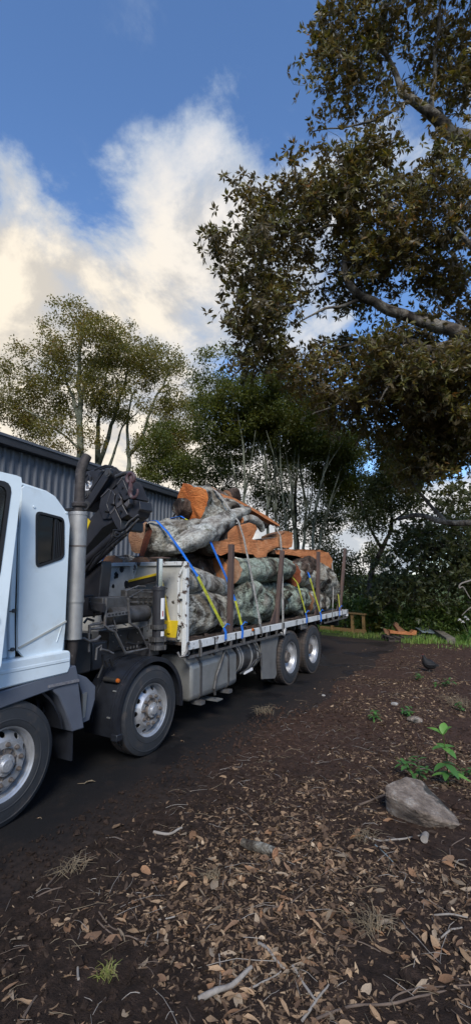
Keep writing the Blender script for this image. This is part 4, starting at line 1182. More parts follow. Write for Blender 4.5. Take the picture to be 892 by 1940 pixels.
# ---- stabiliser leg
SX, SY = -0.15, 2.16
sg = MB(); sg.cyl((SX, SY, 1.20), (SX, SY, 1.90), 0.078, n=24); leg = sg.build('stabiliser_leg', M['crane'], TR)
MB().cyl((SX, SY, 1.90), (SX, SY, 2.28), 0.042, n=20).build('stabiliser_rod', M['chrome'], leg)
MB().cyl((SX, SY, 2.28), (SX, SY, 2.297), 0.135, n=24).build('stabiliser_foot', M['stake'], leg)
MB().lathe([(0.078, 0), (0.088, 0.005), (0.088, 0.05), (0.06, 0.06)], (SX, SY, 1.87), 'z', 24).build('leg_gland', M['crane'], leg)
for z in (1.27, 1.42, 1.17):
    MB().lathe([(0.075, -.03), (0.105, -.025), (0.105, .025), (0.075, .03)], (SX, SY, z), 'z', 20).build('leg_clamp', M['hydraulic'], leg)
    for a in range(0, 360, 72): q = np.array((SX + .11 * math.cos(R(a)), SY + .11 * math.sin(R(a)), z)); MB().cyl(q - (0, 0, .025), q + (0, 0, .025), 0.014, n=6).build('clamp_bolt', M['hydraulic'], leg)
camd = unit(np.array((CAM[0] - SX, CAM[1] - SY)))


def leg_patch(name, a0, a1, z0, z1, mat):
    base = math.atan2(-0.62, 0.78); vs = []
    aa = np.linspace(base + R(a0), base + R(a1), 6)
    for z in (z0, z1): vs += [(SX + .0795 * math.cos(a), SY + .0795 * math.sin(a), z) for a in aa]
    MB().add(vs, [(i, i + 1, 7 + i, 6 + i) for i in range(5)]).build(name, M[mat], leg, solid=False)


leg_patch('leg_label', 5, 50, 1.52, 1.78, 'sticker'); leg_patch('leg_label', 10, 50, 1.31, 1.37, 'sticker')
leg_patch('leg_label_print', 20, 34, 1.55, 1.62, 'inkred')
MB().box((-2.3, SY - 0.09, 1.06), (SX - 0.05, SY + 0.09, 1.22)).build('outrigger_beam', M['crane'], TR, bevel=0.01)

# ---- headboard
HB = 2.55
hb = MB(); hb.box((-2.46, HB + 0.012, 1.19), (-0.06, HB + 0.03, 2.22)); head = hb.build('headboard', M['hb'], TR)
MB().box((-2.48, HB - 0.02, 2.20), (-0.02, HB + 0.06, 2.255)).build('headboard_rail', M['rail_white'], head, bevel=0.006)
for x in (-2.44, -1.55, -0.95):
    MB().box((x - 0.025, HB - 0.03, 1.19), (x + 0.025, HB + 0.012, 2.20)).build('headboard_rib', M['hb'], head)
g = MB(); q0 = np.array((-0.95, HB - 0.012, 2.20))
MB().prism([(-0.925, 2.20), (-0.86, 2.20), (-0.90, 2.05), (-0.925, 2.0)], 'y', HB - 0.02, HB - 0.005).build('gusset', M['rail_white'], head)
pst = MB(); pst.prism([(-0.05, 1.02), (-0.05, 2.22), (-0.015, 2.245), (0.015, 2.235), (0.02, 1.02)], 'y', HB - 0.03, HB + 0.04); pst.build('end_post', M['white_rust'], head, bevel=0.006)
cv = MB(); cv.prism([(-0.13, 1.22), (-0.14, 2.0), (-0.10, 2.14), (-0.05, 2.20), (-0.05, 2.15), (-0.085, 2.09), (-0.105, 1.98), (-0.095, 1.22)], 'y', HB - 0.025, HB + 0.02); cv.build('curved_edge', M['white_rust'], head, bevel=0.004)
for z in (1.45, 1.80): MB().box((-0.12, HB - 0.035, z - 0.04), (-0.045, HB - 0.024, z + 0.04)).build('hinge_plate', M['white_rust'], head)
for a, b, r_ in ((219, 1088, .035), (217, 1094, .02), (230, 1080, .04), (221, 1093, .025), (200, 1109, .05), (214, 1111, .025), (240, 1107, .05), (222, 1089, .02)):
    q = np.array(PY(a, b, HB)); mb = MB(); k = 9
    aa = [r_ * (0.75 + 0.5 * random.random()) for _ in range(k)]
    mb.prism([(q[0] + aa[i] * math.cos(2 * math.pi * i / k), q[2] + aa[i] * 1.2 * math.sin(2 * math.pi * i / k)) for i in range(k)], 'y', HB + 0.009, HB + 0.0125).build('rust_hole', M['gasket'], head)
hkk = MB(); hkk.tube([(0.02, HB, 1.16), (0.05, HB - 0.03, 1.10), (0.03, HB - 0.07, 1.03), (-0.02, HB - 0.1, 1.02), (-0.05, HB - 0.11, 1.08)], 0.018, 8); hkk.build('tie_shackle', M['pipe_grey'], TR)
for z in (1.06, 1.18): MB().cyl((0.02, HB + .01, z), (0.045, HB + .01, z), 0.022, n=8).build('post_bolt', M['pipe_grey'], TR)

# ---- deck
Y0, Y1 = 2.50, 9.96
for k in range(10):
    x0 = -2.44 + 0.238 * k
    MB().box((x0, Y0 + 0.06, 1.145), (x0 + 0.232, Y1 - 0.03, 1.185 - 0.002 * (k % 3))).build('deck_plank', M['deckwood'], TR)
for xx in (0.0, -2.5):
    rl = MB(); s = 0.03 if xx == 0 else -0.03
    rl.box((xx - 0.04, Y0 + 0.08, 1.085), (xx + 0.012, Y1, 1.188)); rail = rl.build('side_rail', M['rail_white'], TR, bevel=0.004)
    MB().box((xx - 0.02, Y0 + 0.1, 0.975), (xx + 0.016, 6.0 if xx == 0 else Y1 - 0.1, 1.005)).build('tie_rail', M['pipe_grey'], TR)
    MB().box((xx - 0.02, 8.1, 0.975), (xx + 0.016, Y1 - 0.05, 1.005)).build('tie_rail', M['pipe_grey'], TR)
    for y in np.arange(Y0 + 0.4, Y1, 0.42):
        if 6.0 < y < 8.1: continue
        MB().box((xx - 0.018, y - 0.02, 1.005), (xx + 0.010, y + 0.02, 1.085)).build('rail_spacer', M['pipe_grey'], TR)
    for y in np.arange(Y0 + 0.75, Y1, 0.62):
        MB().box((xx + 0.0125, y - 0.016, 1.082), (xx + 0.0165, y + 0.016, 1.186)).build('stake_pocket_slot', M['gasket'], TR)
for y in np.arange(Y0 + 0.3, Y1, 0.6): MB().box((-2.46, y - 0.03, 1.0), (-0.04, y + 0.03, 1.143)).build('deck_bearer', M['chassis'], TR)
MB().box((-2.5, Y1 - 0.06, 1.02), (0.012, Y1 + 0.03, 1.19)).build('tail_rail', M['rail_white'], TR, bevel=0.004)
MB().box((-2.3, Y1 - 0.25, 0.78), (-0.2, Y1 - 0.15, 1.02)).build('tail_light_bar', M['chassis'], TR)
for a, b in ((478, 1193),):
    q = np.array(PX(a, b, 0.013)); MB().lathe([(0.028, 0), (0.028, 0.012), (0.02, 0.02), (0, 0.022)], q, n=16).build('amber_side_lamp', M['amber'], TR)
bk = MB(); bk.tube([(0.012, Y0 + 0.35, 1.19), (0.035, Y0 + 0.35, 1.14), (0.035, Y0 + 0.36, 0.98), (-0.02, Y0 + 0.40, 0.95)], 0.018, 8); bk.build('rail_clamp', M['pipe_grey'], TR)


# ---- load stakes
def stake(yb, yt, x, zt, wdt=0.085, lean_x=0.0):
    mb = MB(); p, q = np.array((x, yb, 1.02)), np.array((x + lean_x, yt, zt))
    mb.obox(p, q, 0.075, wdt, up=(0, 1, 0)); s_ = mb.build('load_stake', M['stake'], TR, bevel=0.006)
    m2 = MB(); m2.prism([(yb - 0.24, 1.19), (yb + 0.02, 1.19), (yb + 0.02, 1.48)], 'x', x - 0.012, x + 0.012); m2.build('stake_gusset', M['stake'], s_)


for (yb, yt, zt) in ((3.86, 3.92, 2.57), (5.58, 5.95, 2.57), (7.92, 8.06, 2.65), (9.55, 10.30, 2.84)): stake(yb, yt, -0.10, zt)
for (yb, yt, zt) in ((3.9, 3.9, 2.4), (5.7, 5.72, 2.45), (7.9, 7.95, 2.5)): stake(yb, yt, -2.38, zt)

# ---- tanks and guards along the side
ty0, ty1 = 2.80, 4.06
tp = [(-0.62, 0.36), (-0.13, 0.36), (-0.07, 0.42), (-0.07, 0.84), (-0.20, 0.97), (-0.62, 0.97)]
MB().prism(tp, 'y', ty0, ty1).build('fuel_tank', M['alu'], TR, bevel=0.045)
for y in (ty0 + 0.22, ty1 - 0.28):
    so2 = [(-0.63, 0.35), (-0.125, 0.35), (-0.06, 0.415), (-0.06, 0.845), (-0.195, 0.98), (-0.63, 0.98)]
    mb = MB(); k = len(so2)
    MB().prism(so2, 'y', y - 0.025, y + 0.025).build('tank_band', M['hydraulic'], TR, bevel=0.005)
    MB().box((-0.2, y - 0.05, 0.30), (-0.03, y + 0.05, 0.35)).build('tank_foot', M['pipe_grey'], TR)
MB().tube([(-0.03, 3.62, 1.0), (-0.035, 3.55, 0.85), (-0.045, 3.40, 0.62), (-0.04, 3.33, 0.45), (-0.05, 3.36, 0.36)], 0.02, 8).build('loose_strap', M['hydraulic'], TR)
for k, (a, b) in enumerate(((396, 1238), (404, 1240), (400, 1246))):
    q = np.array(PX(a, b, -0.14)); MB().cyl(q, q + (0.02, 0, 0.02), 0.03 - 0.006 * k, n=10).build('tank_cap', M['hydraulic'], TR)
s_ = MB(); s_.box((-0.30, 3.35, 0.27), (0.0, 3.50, 0.285)); s_.build('step_bar', M['alu'], TR)
MB().cyl((-0.36, 4.16, 0.72), (-0.36, 4.95, 0.72), 0.26, n=36).build('silencer', M['hydraulic'], TR)
for y in (4.22, 4.30, 4.62, 4.84, 4.92): MB().lathe([(0.255, -.018), (0.272, -.012), (0.272, .012), (0.255, .018)], (-0.36, y, 0.72), 'y', 36).build('silencer_band', M['galv'], TR)
MB().tube([PX(a, b, -0.02) for a, b in ((476, 1212), (482, 1228), (490, 1235), (492, 1250))], 0.009, 8).build('air_hose', M['hydraulic'], TR)
MB().tube([PX(a, b, 0.0) for a, b in ((455, 1276), (470, 1268), (482, 1252), (494, 1244))], 0.014, 8).build('suspension_rod', M['hydraulic'], TR)
MB().tube([PX(a, b, 0.0) for a, b in ((492, 1238), (494, 1238), (495, 1262))], 0.02, 8).build('bracket', M['hydraulic'], TR)
MB().obox(PX(462, 1275, 0.0), PX(477, 1267, 0.0), 0.03, 0.04).build('pale_tag', M['sticker'], TR)
# grey guard ahead of the drive wheels and the rear mudguards
gd = MB(); cyg = AX[2]
outl = [(4.86, 0.98), (5.62, 0.98), (5.58, 0.88), (5.50, 0.72), (5.47, 0.5), (5.50, 0.28), (5.42, 0.22), (4.90, 0.30)]
gd.prism(outl, 'x', -0.05, -0.07); gd.build('side_guard', simple('dusty_grey_guard', (0.14, 0.14, 0.135), (0.085, 0.085, 0.083), 3, 0.7, grime=(0.20, 0.19, 0.17), gscale=3.5, glo=0.55, ghi=0.8), TR)
arc_sheet('rear_mudguard', 0.56, 0.575, -0.62, -0.06, 118, 190, M['black'], 16, (cyg, 0.5))
arc_sheet('rear_mudguard', 0.56, 0.575, -0.62, -0.03, -2, 62, M['black'], 16, (AX[3], 0.5))
MB().box((-0.62, AX[3] + 0.565, 0.25), (-0.03, AX[3] + 0.58, 0.8)).build('mud_flap', M['black'], TR)
bt = MB(); bt.tube([(0.0, 5.62, 1.0), (0.005, 5.72, 0.96), (0.0, 5.78, 1.06), (-0.01, 5.80, 1.1)], 0.03, 8); bt.build('guard_bracket', M['galv'], TR)
bt = MB(); bt.box((-0.1, 6.7, 0.98), (-0.04, 7.05, 1.08)); bt.build('guard_bracket', M['galv'], TR)
bt = MB(); q = np.array((0.0, 6.62, 1.03)); bt.tube([q + (0, 0.0, 0.05), q + (0, 0.0, -.04), q + (0, .3, -.05), q + (0, .32, .05)], 0.02, 8); bt.build('guard_bracket', M['pipe_grey'], TR)

# ---- tools that hang on the truck
sv = empty('shovel', (-0.28, 2.42, 1.2)); tag(sv, 'yellow shovel hanging in front of the headboard', 'shovel')
MB().tube([PY(299, 1062, 2.47), PY(307, 1105, 2.46), PY(314, 1145, 2.45), PY(321, 1182, 2.43)], 0.020, 10).build('shaft', M['yellow'], sv)
bl = MB(); pts = xz([(305, 1180), (311, 1175), (337, 1176), (336, 1184), (332, 1213), (303, 1210)], 2.42)
bl.prism(pts, 'y', 2.425, 2.435); bl.obox(PY(320, 1177, 2.418), PY(320, 1200, 2.418), 0.045, 0.03, up=(0, 1, 0)); bl.build('blade', M['yellow'], sv, bevel=0.006)
MB().prism(xz([(303.5, 1206), (332.5, 1208.5), (332, 1213.5), (303, 1210.5)], 2.42), 'y', 2.421, 2.437).build('worn_edge', M['hubdirt'], sv)
br = empty('broom', (-0.75, 2.45, 1.9)); tag(br, 'black bristle broom head with a yellow back, propped before the headboard', 'broom')
a, b = np.array(PY(246, 1101, 2.45)), np.array(PY(299, 1088, 2.45))
MB().obox(a, b, 0.06, 0.035).build('broom_back', M['yellow'], br, bevel=0.006)
MB().obox(a - (0, 0, 0.05), b - (0, 0, 0.05), 0.05, 0.066).build('bristles', M['bristle'], br)
MB().tube([a - (0.02, 0, .08), b - (-.1, 0, .09)], 0.012, 8).build('broom_handle', M['pipe_grey'], br)

# ---- front of the cab
gr = MB().box((-2.0, -1.40, 1.14), (-0.5, -1.372, 1.48)).build('grille', M['black'], TR, bevel=0.01)
for k in range(4): MB().box((-1.97, -1.412, 1.18 + 0.07 * k), (-0.53, -1.40, 1.21 + 0.07 * k)).build('grille_bar', M['grey_panel'], gr)
for x in (-0.28, -2.22):
    hl = MB().box((x - 0.18, -1.40, 0.82), (x + 0.18, -1.375, 1.0)).build('headlight', M['black'], TR, bevel=0.015)
    MB().box((x - 0.16, -1.408, 0.84), (x + 0.16, -1.400, 0.98)).build('lens', M['chrome'], hl)
for x in (-0.7, -1.7): MB().obox((x, -1.325, 2.02), (x + 0.55, -1.25, 2.12), 0.02, 0.03).build('wiper', M['gasket'], TR)


# ================================================================== the load of logs
def log(name, path, rads, label, bark='bark_grey', cut=('wood', 'wood'), tilt=(0, 0), gnarl=0.12, seed=0, stubs=()):
    """path: 3D points, rads: radius at each; noisy round log with sawn ends (tilted by tilt)"""
    P = np.array(path, float); rad = np.array(rads, float)
    seg = np.linalg.norm(np.diff(P, axis=0), axis=1); s = np.concatenate([[0], np.cumsum(seg)]); L_ = s[-1]
    k = max(10, int(L_ / 0.05)); u = np.linspace(0, L_, k)
    # smooth the path with a Catmull-like resample
    Q = np.stack([np.interp(u, s, P[:, i]) for i in range(3)], 1); r_ = np.interp(u, s, rad)
    for _ in range(int(k * 0.35)):
        Q[1:-1] = 0.25 * Q[:-2] + 0.5 * Q[1:-1] + 0.25 * Q[2:]; r_[1:-1] = 0.25 * r_[:-2] + 0.5 * r_[1:-1] + 0.25 * r_[2:]
    T_ = unit(np.gradient(Q, axis=0)); n = 36
    a = unit(np.cross(T_[0], (0, 0, 1))) if abs(T_[0][2]) < 0.95 else np.array((1.0, 0, 0))
    angs = np.arange(n) * 2 * math.pi / n
    V = []
    for i in range(k):
        a = unit(a - T_[i] * np.dot(a, T_[i])); b = np.cross(T_[i], a)
        dirs = np.cos(angs)[:, None] * a + np.sin(angs)[:, None] * b
        c = Q[i]
        p0 = c + dirs * r_[i]
        lob = fbm(dirs * 1.1 + np.array((seed * 7.7, u[i] * 0.5, 0)), 2, seed)
        nz = gnarl * (0.9 * lob + 0.8 * fbm(p0 * 3.2 + seed, 3, seed + 3)) + 0.10 * fbm(p0 * np.array((11, 6, 11)) + seed, 3, seed + 9)
        sh = 0.0
        if i == 0: sh = tilt[0]
        elif i == k - 1: sh = tilt[1]
        p = c + dirs * (r_[i] * (1 + nz))[:, None]
        if sh: p = p + T_[i] * ((dirs @ np.array((0, 0, 1.0))) * sh * r_[i])[:, None]
        V.append(p)
    V = np.concatenate(V)
    mb = MB()
    fs = [(i * n + j, i * n + (j + 1) % n, (i + 1) * n + (j + 1) % n, (i + 1) * n + j) for i in range(k - 1) for j in range(n)]
    mb.add(V, fs, 0)
    for e, (ring, sgn, mi) in enumerate(((V[:n], -1, 1), (V[-n:], 1, 2))):
        c = ring.mean(0); tt = T_[0] if e == 0 else T_[-1]
        inner = [c + (q - c) * 0.94 + tt * sgn * 0.006 for q in ring]; in2 = [c + (q - c) * 0.5 + tt * sgn * (0.012 + 0.01 * fbm(q * 9, 2, seed)) for q in ring]
        vs = list(ring) + inner + in2 + [c + tt * sgn * 0.012]
        f2 = [(j, (j + 1) % n, n + (j + 1) % n, n + j) for j in range(n)] + [(n + j, n + (j + 1) % n, 2 * n + (j + 1) % n, 2 * n + j) for j in range(n)] + [(2 * n + j, 2 * n + (j + 1) % n, 3 * n) for j in range(n)]
        mb.add(vs, f2, mi)
    for (t, az, ln, rr) in stubs:                         # short limb stubs
        i = int(t * (k - 1)); dirv = unit(V[i * n + int(az * n) % n] - Q[i] + T_[i] * 0.05)
        p = Q[i] + dirv * r_[i] * 0.6
        mb.tube([p, p + dirv * (r_[i] * 0.4 + ln * 0.5), p + dirv * (r_[i] * 0.4 + ln) + (0, 0.02, 0.03)], [rr * 1.3, rr, rr * 0.9], 10, 0)
    base = Q.mean(0); base[2] = V[:, 2].min()
    o = mb.build(name, [M[bark], M[cut[0]], M[cut[1]]], None, smooth=50, base=base)
    tag(o, label, 'log', 'logs on the truck deck')
    return o


def slab(name, pts, x, depth, label, face='wood', back='bark_grey', shrink=0.72, seed=0, drop=0.0, rough=0.035):
    """sawn piece: an outlined cut face towards +x, bark round the back"""
    pol = yz(pts, x); P = np.array(pol)
    # denser outline
    out = []
    for i in range(len(P)):
        a, b = P[i], P[(i + 1) % len(P)]; m = max(1, int(np.linalg.norm(b - a) / 0.07))
        for t in range(m): out.append(a + (b - a) * t / m)
    P = np.array(out); c = P.mean(0); n = len(P)
    P = P + 0.012 * np.stack([fbm(np.stack([P[:, 0] * 6, P[:, 1] * 6, 0 * P[:, 0] + seed], -1), 3, seed), fbm(np.stack([P[:, 0] * 6, P[:, 1] * 6, 0 * P[:, 0] + seed + 9], -1), 3, seed)], -1)
    rings = []
    for t, sc_ in ((0.0, 1.0), (0.10, 1.03), (0.35, 1.02), (0.7, 0.9), (1.0, shrink)):
        q = c + (P - c) * np.array((1 - (1 - sc_) * 0.35, sc_)); xx = np.full(n, x - depth * t)
        xx = xx + rough * (0.4 if t == 0 else 1) * fbm(np.stack([q[:, 0] * 4, q[:, 1] * 4, xx * 5], -1), 3, seed + 5)
        rings.append(np.stack([xx, q[:, 0], q[:, 1] - drop * t], -1))
    V = np.concatenate(rings); mb = MB()
    fs = [(i * n + j, i * n + (j + 1) % n, (i + 1) * n + (j + 1) % n, (i + 1) * n + j) for i in range(4) for j in range(n)]
    mb.add(V, fs, 0); mb.add(rings[-1], [tuple(range(n))], 0)
    fr = [rings[0]]                                        # rough-sawn face
    for sc_ in (0.93, 0.8, 0.62, 0.42, 0.2):
        q = rings[0].copy(); cc = np.array((0, c[0], c[1])); q[:, 1:] = cc[1:] + (q[:, 1:] - cc[1:]) * sc_
        q[:, 0] = x + 0.022 * fbm(np.stack([q[:, 1] * 3, q[:, 2] * 9, 0 * q[:, 1] + seed], -1), 3, seed + 2)
        fr.append(q)
    mb.add(np.concatenate(fr), [(i * n + j, i * n + (j + 1) % n, (i + 1) * n + (j + 1) % n, (i + 1) * n + j) for i in range(5) for j in range(n)] + [tuple(5 * n + j for j in range(n))], 1)
    base = V.mean(0); base[2] = V[:, 2].min()
    o = mb.build(name, [M[back], M[face]], None, smooth=45, base=base)
    tag(o, label, 'log', 'logs on the truck deck')
    return o


def Lp(lst): return [PX(a, b, x) for a, b, x in lst]


# deck-level logs, near side
log('log', [(-0.46, 2.72, 1.50), (-0.44, 3.4, 1.52), (-0.48, 4.35, 1.50)], [0.29, 0.33, 0.27], 'grey lichen-covered log lying on the deck behind the headboard post', 'bark_grey', ('wood_dull', 'wood_dull'), gnarl=0.16, seed=2, stubs=((0.6, 0.1, 0.1, 0.07),))
log('log', [(-0.40, 2.66, 1.98), (-0.44, 3.3, 2.00), (-0.55, 4.2, 1.86), (-0.62, 4.8, 1.80)], [0.235, 0.215, 0.18, 0.17], 'smooth pale log lying on the lichen-covered log behind the headboard post', 'bark_pale', ('wood_dull', 'wood_dull'), gnarl=0.08, seed=4)
log('log', [(-0.52, 4.35, 1.52), (-0.46, 5.0, 1.60), (-0.50, 5.9, 1.57), (-0.46, 6.8, 1.58), (-0.50, 7.75, 1.50)], [0.30, 0.37, 0.33, 0.37, 0.30], 'longest gnarled log at deck level with pale green lichen', 'bark_green', ('wood_dull', 'wood_dull'), gnarl=0.26, seed=6, stubs=((0.25, 0.2, 0.12, 0.12), (0.55, 0.95, 0.1, 0.09), (0.8, 0.15, 0.12, 0.1)))
log('log', [(-0.45, 7.95, 1.45), (-0.42, 8.6, 1.50), (-0.40, 9.25, 1.42)], [0.25, 0.28, 0.19], 'short stubby log at deck level beside the third stake', 'bark_grey', ('wood_dull', 'wood_dull'), gnarl=0.25, seed=8)
log('log', [(-0.42, 7.2, 2.12), (-0.40, 8.0, 2.13), (-0.38, 8.9, 2.05), (-0.30, 9.45, 1.78), (-0.28, 9.72, 1.52)], [0.24, 0.29, 0.33, 0.27, 0.17], 'crooked log that bends down to the tail of the deck', 'bark_grey', ('wood_red', 'wood_dull'), gnarl=0.22, seed=10)
# second tier
log('log', Lp([(437, 1081, -0.42), (470, 1082, -0.40), (505, 1078, -0.42), (540, 1078, -0.45)]), [0.23, 0.235, 0.25, 0.24], 'pale green lichen log under the big orange slab', 'bark_green', ('wood_dull', 'wood_dull'), tilt=(0.3, 0), gnarl=0.12, seed=12)
log('log', Lp([(408, 1080, -0.75), (436, 1084, -0.70)]), [0.24, 0.22], 'short brown log with a torn end behind the first stake', 'bark_brown', ('wood', 'wood_red'), gnarl=0.18, seed=14)
log('log', Lp([(553, 1078, -0.42), (572, 1072, -0.36), (585, 1070, -0.42)]), [0.20, 0.27, 0.2], 'dark red-brown stump piece with a white lichen patch', 'bark_brown', ('wood_red', 'wood_red'), gnarl=0.25, seed=16)
log('log', [(-1.0, 2.75, 2.08), (-1.0, 4.0, 2.12), (-1.05, 5.6, 2.08)], [0.27, 0.28, 0.25], 'brown log lying in the middle of the stack behind the pale log', 'bark_brown', ('wood_dull', 'wood_dull'), seed=18)
# far half of the load
log('log', [(-1.15, 2.75, 1.50), (-1.15, 4.6, 1.50), (-1.2, 6.3, 1.48)], [0.31, 0.3, 0.28], 'long brown log in the middle of the deck', 'bark_brown', ('wood_dull', 'wood_dull'), seed=20)
log('log', [(-1.85, 2.8, 1.52), (-1.85, 5.0, 1.52), (-1.85, 7.4, 1.50)], [0.32, 0.33, 0.3], 'long grey log on the far side of the deck', 'bark_grey', ('wood_dull', 'wood_dull'), seed=22)
log('log', [(-1.20, 6.6, 1.50), (-1.25, 8.0, 1.52), (-1.2, 9.3, 1.48)], [0.31, 0.33, 0.3], 'brown log in the middle of the deck towards the tail', 'bark_brown', ('wood_dull', 'wood_dull'), seed=24)
log('log', [(-1.10, 5.9, 2.12), (-1.1, 7.4, 2.14), (-1.1, 9.0, 2.1)], [0.28, 0.3, 0.28], 'brown log in the second tier under the flat orange slab', 'bark_brown', ('wood_dull', 'wood_dull'), seed=26)
log('log', [(-1.70, 2.9, 2.13), (-1.72, 5.0, 2.15), (-1.7, 7.6, 2.12)], [0.28, 0.3, 0.28], 'grey log in the second tier on the far side', 'bark_grey', ('wood_dull', 'wood_dull'), seed=28)
# top tier: the big log whose red-brown end overhangs the headboard
log('log', Lp([(277, 1025, -1.02), (308, 1021, -0.86), (350, 1014, -0.70), (400, 1010, -0.60)]), [0.285, 0.30, 0.26, 0.20], 'thick log with a red-brown sawn end overhanging the headboard', 'bark_grey', ('wood_red', 'wood'), tilt=(0.45, 0), gnarl=0.13, seed=30, stubs=())
log('log', Lp([(318, 1041, -0.56), (350, 1030, -0.50), (385, 1012, -0.48), (420, 990, -0.52), (448, 974, -0.58), (468, 966, -0.6)]), [0.06, 0.18, 0.20, 0.165, 0.12, 0.085], 'pale crooked limb rising across the big red-ended log', 'bark_pale', ('bark_pale', 'wood_dull'), gnarl=0.12, seed=32)
log('log', [(-1.45, 3.3, 2.68), (-1.45, 4.6, 2.70), (-1.45, 6.2, 2.66)], [0.27, 0.28, 0.25], 'brown log in the top tier behind the pale limb', 'bark_brown', ('wood_dull', 'wood_dull'), seed=34)
log('log', Lp([(364, 950, -1.05), (395, 962, -0.95), (425, 968, -0.9), (445, 968, -0.9)]), [0.35, 0.36, 0.31, 0.22], 'topmost chunk with a bright orange face on the crest of the load', 'bark_grey', ('wood_bright', 'wood'), tilt=(-0.55, 0.2), gnarl=0.34, seed=36)
log('log', Lp([(337, 957, -1.3), (352, 960, -1.25), (380, 968, -1.2)]), [0.16, 0.2, 0.2], 'dark hollow piece beside the bright orange chunk', 'bark_brown', ('bark_brown', 'wood_dull'), gnarl=0.25, seed=38)
log('log', Lp([(430, 944, -1.25), (447, 938, -1.2)]), [0.15, 0.14], 'small brown stub standing out on the crest', 'bark_brown', ('wood_dull', 'wood_dull'), gnarl=0.12, seed=40)
log('log', Lp([(400, 935, -1.3), (420, 945, -1.3), (440, 958, -1.3), (500, 990, -1.3)]), [0.14, 0.16, 0.18, 0.17], 'dark log under the thin orange board', 'bark_brown', ('wood_dull', 'wood_dull'), seed=42)
slab('log', [(404, 1036), (403, 1026), (418, 1024), (430, 1021), (431, 1008), (440, 1001), (447, 996), (455, 996), (462, 992), (473, 990), (483, 994), (486, 1003), (479, 1011), (471, 1014), (472, 1020), (485, 1023), (498, 1024), (512, 1022), (526, 1018), (527, 1035), (517, 1042), (507, 1048), (504, 1054), (488, 1059), (479, 1051), (458, 1048), (440, 1047), (430, 1047), (418, 1053), (408, 1047)], -0.42, 0.62, 'big orange sawn slab with a round lobe, facing the driveway', 'wood', 'bark_brown', seed=44)
slab('log', [(531, 1012), (542, 1006), (554, 1009), (555, 1024), (553, 1036), (545, 1040), (533, 1037)], -0.55, 0.5, 'small orange end chunk beside the big orange slab', 'wood', 'wood_dull', seed=46)
slab('log', [(520, 1043), (536, 1041), (569, 1040), (605, 1042), (622, 1047), (629, 1060), (627, 1090), (612, 1081), (600, 1068), (594, 1057), (582, 1062), (566, 1055), (552, 1051), (536, 1049), (522, 1049)], -0.38, 0.75, 'flat orange slab that drops over the tail end of the stack', 'wood', 'bark_brown', seed=48, shrink=0.9)
# lobe of bark above the slab, and the thin board across the crest
log('log', Lp([(455, 986, -0.55), (475, 983, -0.52), (492, 992, -0.5), (497, 1004, -0.5)]), [0.08, 0.09, 0.085, 0.06], 'curved white bark ridge over the lobe of the orange slab', 'bark_pale', ('wood', 'wood_dull'), gnarl=0.15, seed=50)
bd = MB()
edge_a = Lp([(382, 925, -0.95), (415, 934, -0.85), (447, 945, -0.75), (480, 963, -0.65), (506, 978, -0.58), (529, 994, -0.52)])
edge_b = [p + np.array((-0.30, 0.05, 0.14 - 0.03 * i)) for i, p in enumerate(edge_a)]
wid = [0.5, 0.8, 0.9, 1.0, 0.9, 0.4]
vs = []
for i, (p, q) in enumerate(zip(edge_a, edge_b)):
    q = p + (q - p) * wid[i]
    vs += [p, q, q - (0, 0, 0.035), p - (0, 0, 0.035 + 0.05 * math.sin(i * 1.3) ** 2)]
fs = [(4 * i + a, 4 * i + 4 + a, 4 * i + 4 + (a + 1) % 4, 4 * i + (a + 1) % 4) for i in range(5) for a in range(4)] + [(0, 1, 2, 3), (23, 22, 21, 20)]
o = bd.add(vs, fs).build('board', M['wood'], None, smooth=20, base=edge_a[3]); tag(o, 'thin split orange board slanting down from the crest of the load', 'board')

# loose bark and sawdust scraps on the deck edge
for i, (a, b, ln) in enumerate(((372, 1196, 0.5), (398, 1190, 0.3), (452, 1192, 0.35), (476, 1183, 0.4), (560, 1170, 0.5))):
    p = PX(a, b, -0.12); p = np.array((p[0], p[1], 1.186)); mb = MB()
    k = 8; vs = []
    for t in np.linspace(0, 1, k):
        w_ = 0.05 * math.sin(math.pi * min(max(t, .08), .92)) + 0.01
        vs += [p + (-w_ - 0.02 * i, ln * (t - .5), 0.004), p + (-0.01, ln * (t - .5), 0.03 + 0.02 * math.sin(5 * t + i)), p + (w_, ln * (t - .5), 0.004)]
    mb.add(vs, [(3 * i2 + a2, 3 * i2 + a2 + 1, 3 * i2 + a2 + 4, 3 * i2 + a2 + 3) for i2 in range(k - 1) for a2 in (0, 1)])
    o = mb.build('bark_strip', M['bark_brown'], None, solid=False, base=p)
    tag(o, 'dark strip of loose bark on the deck edge ' + ('beside the headboard post', 'under the first yellow strap', 'at the foot of the first stake', 'by the amber side lamp', 'between the second and third stakes')[i], 'bark', 'bark strips on the deck edge')


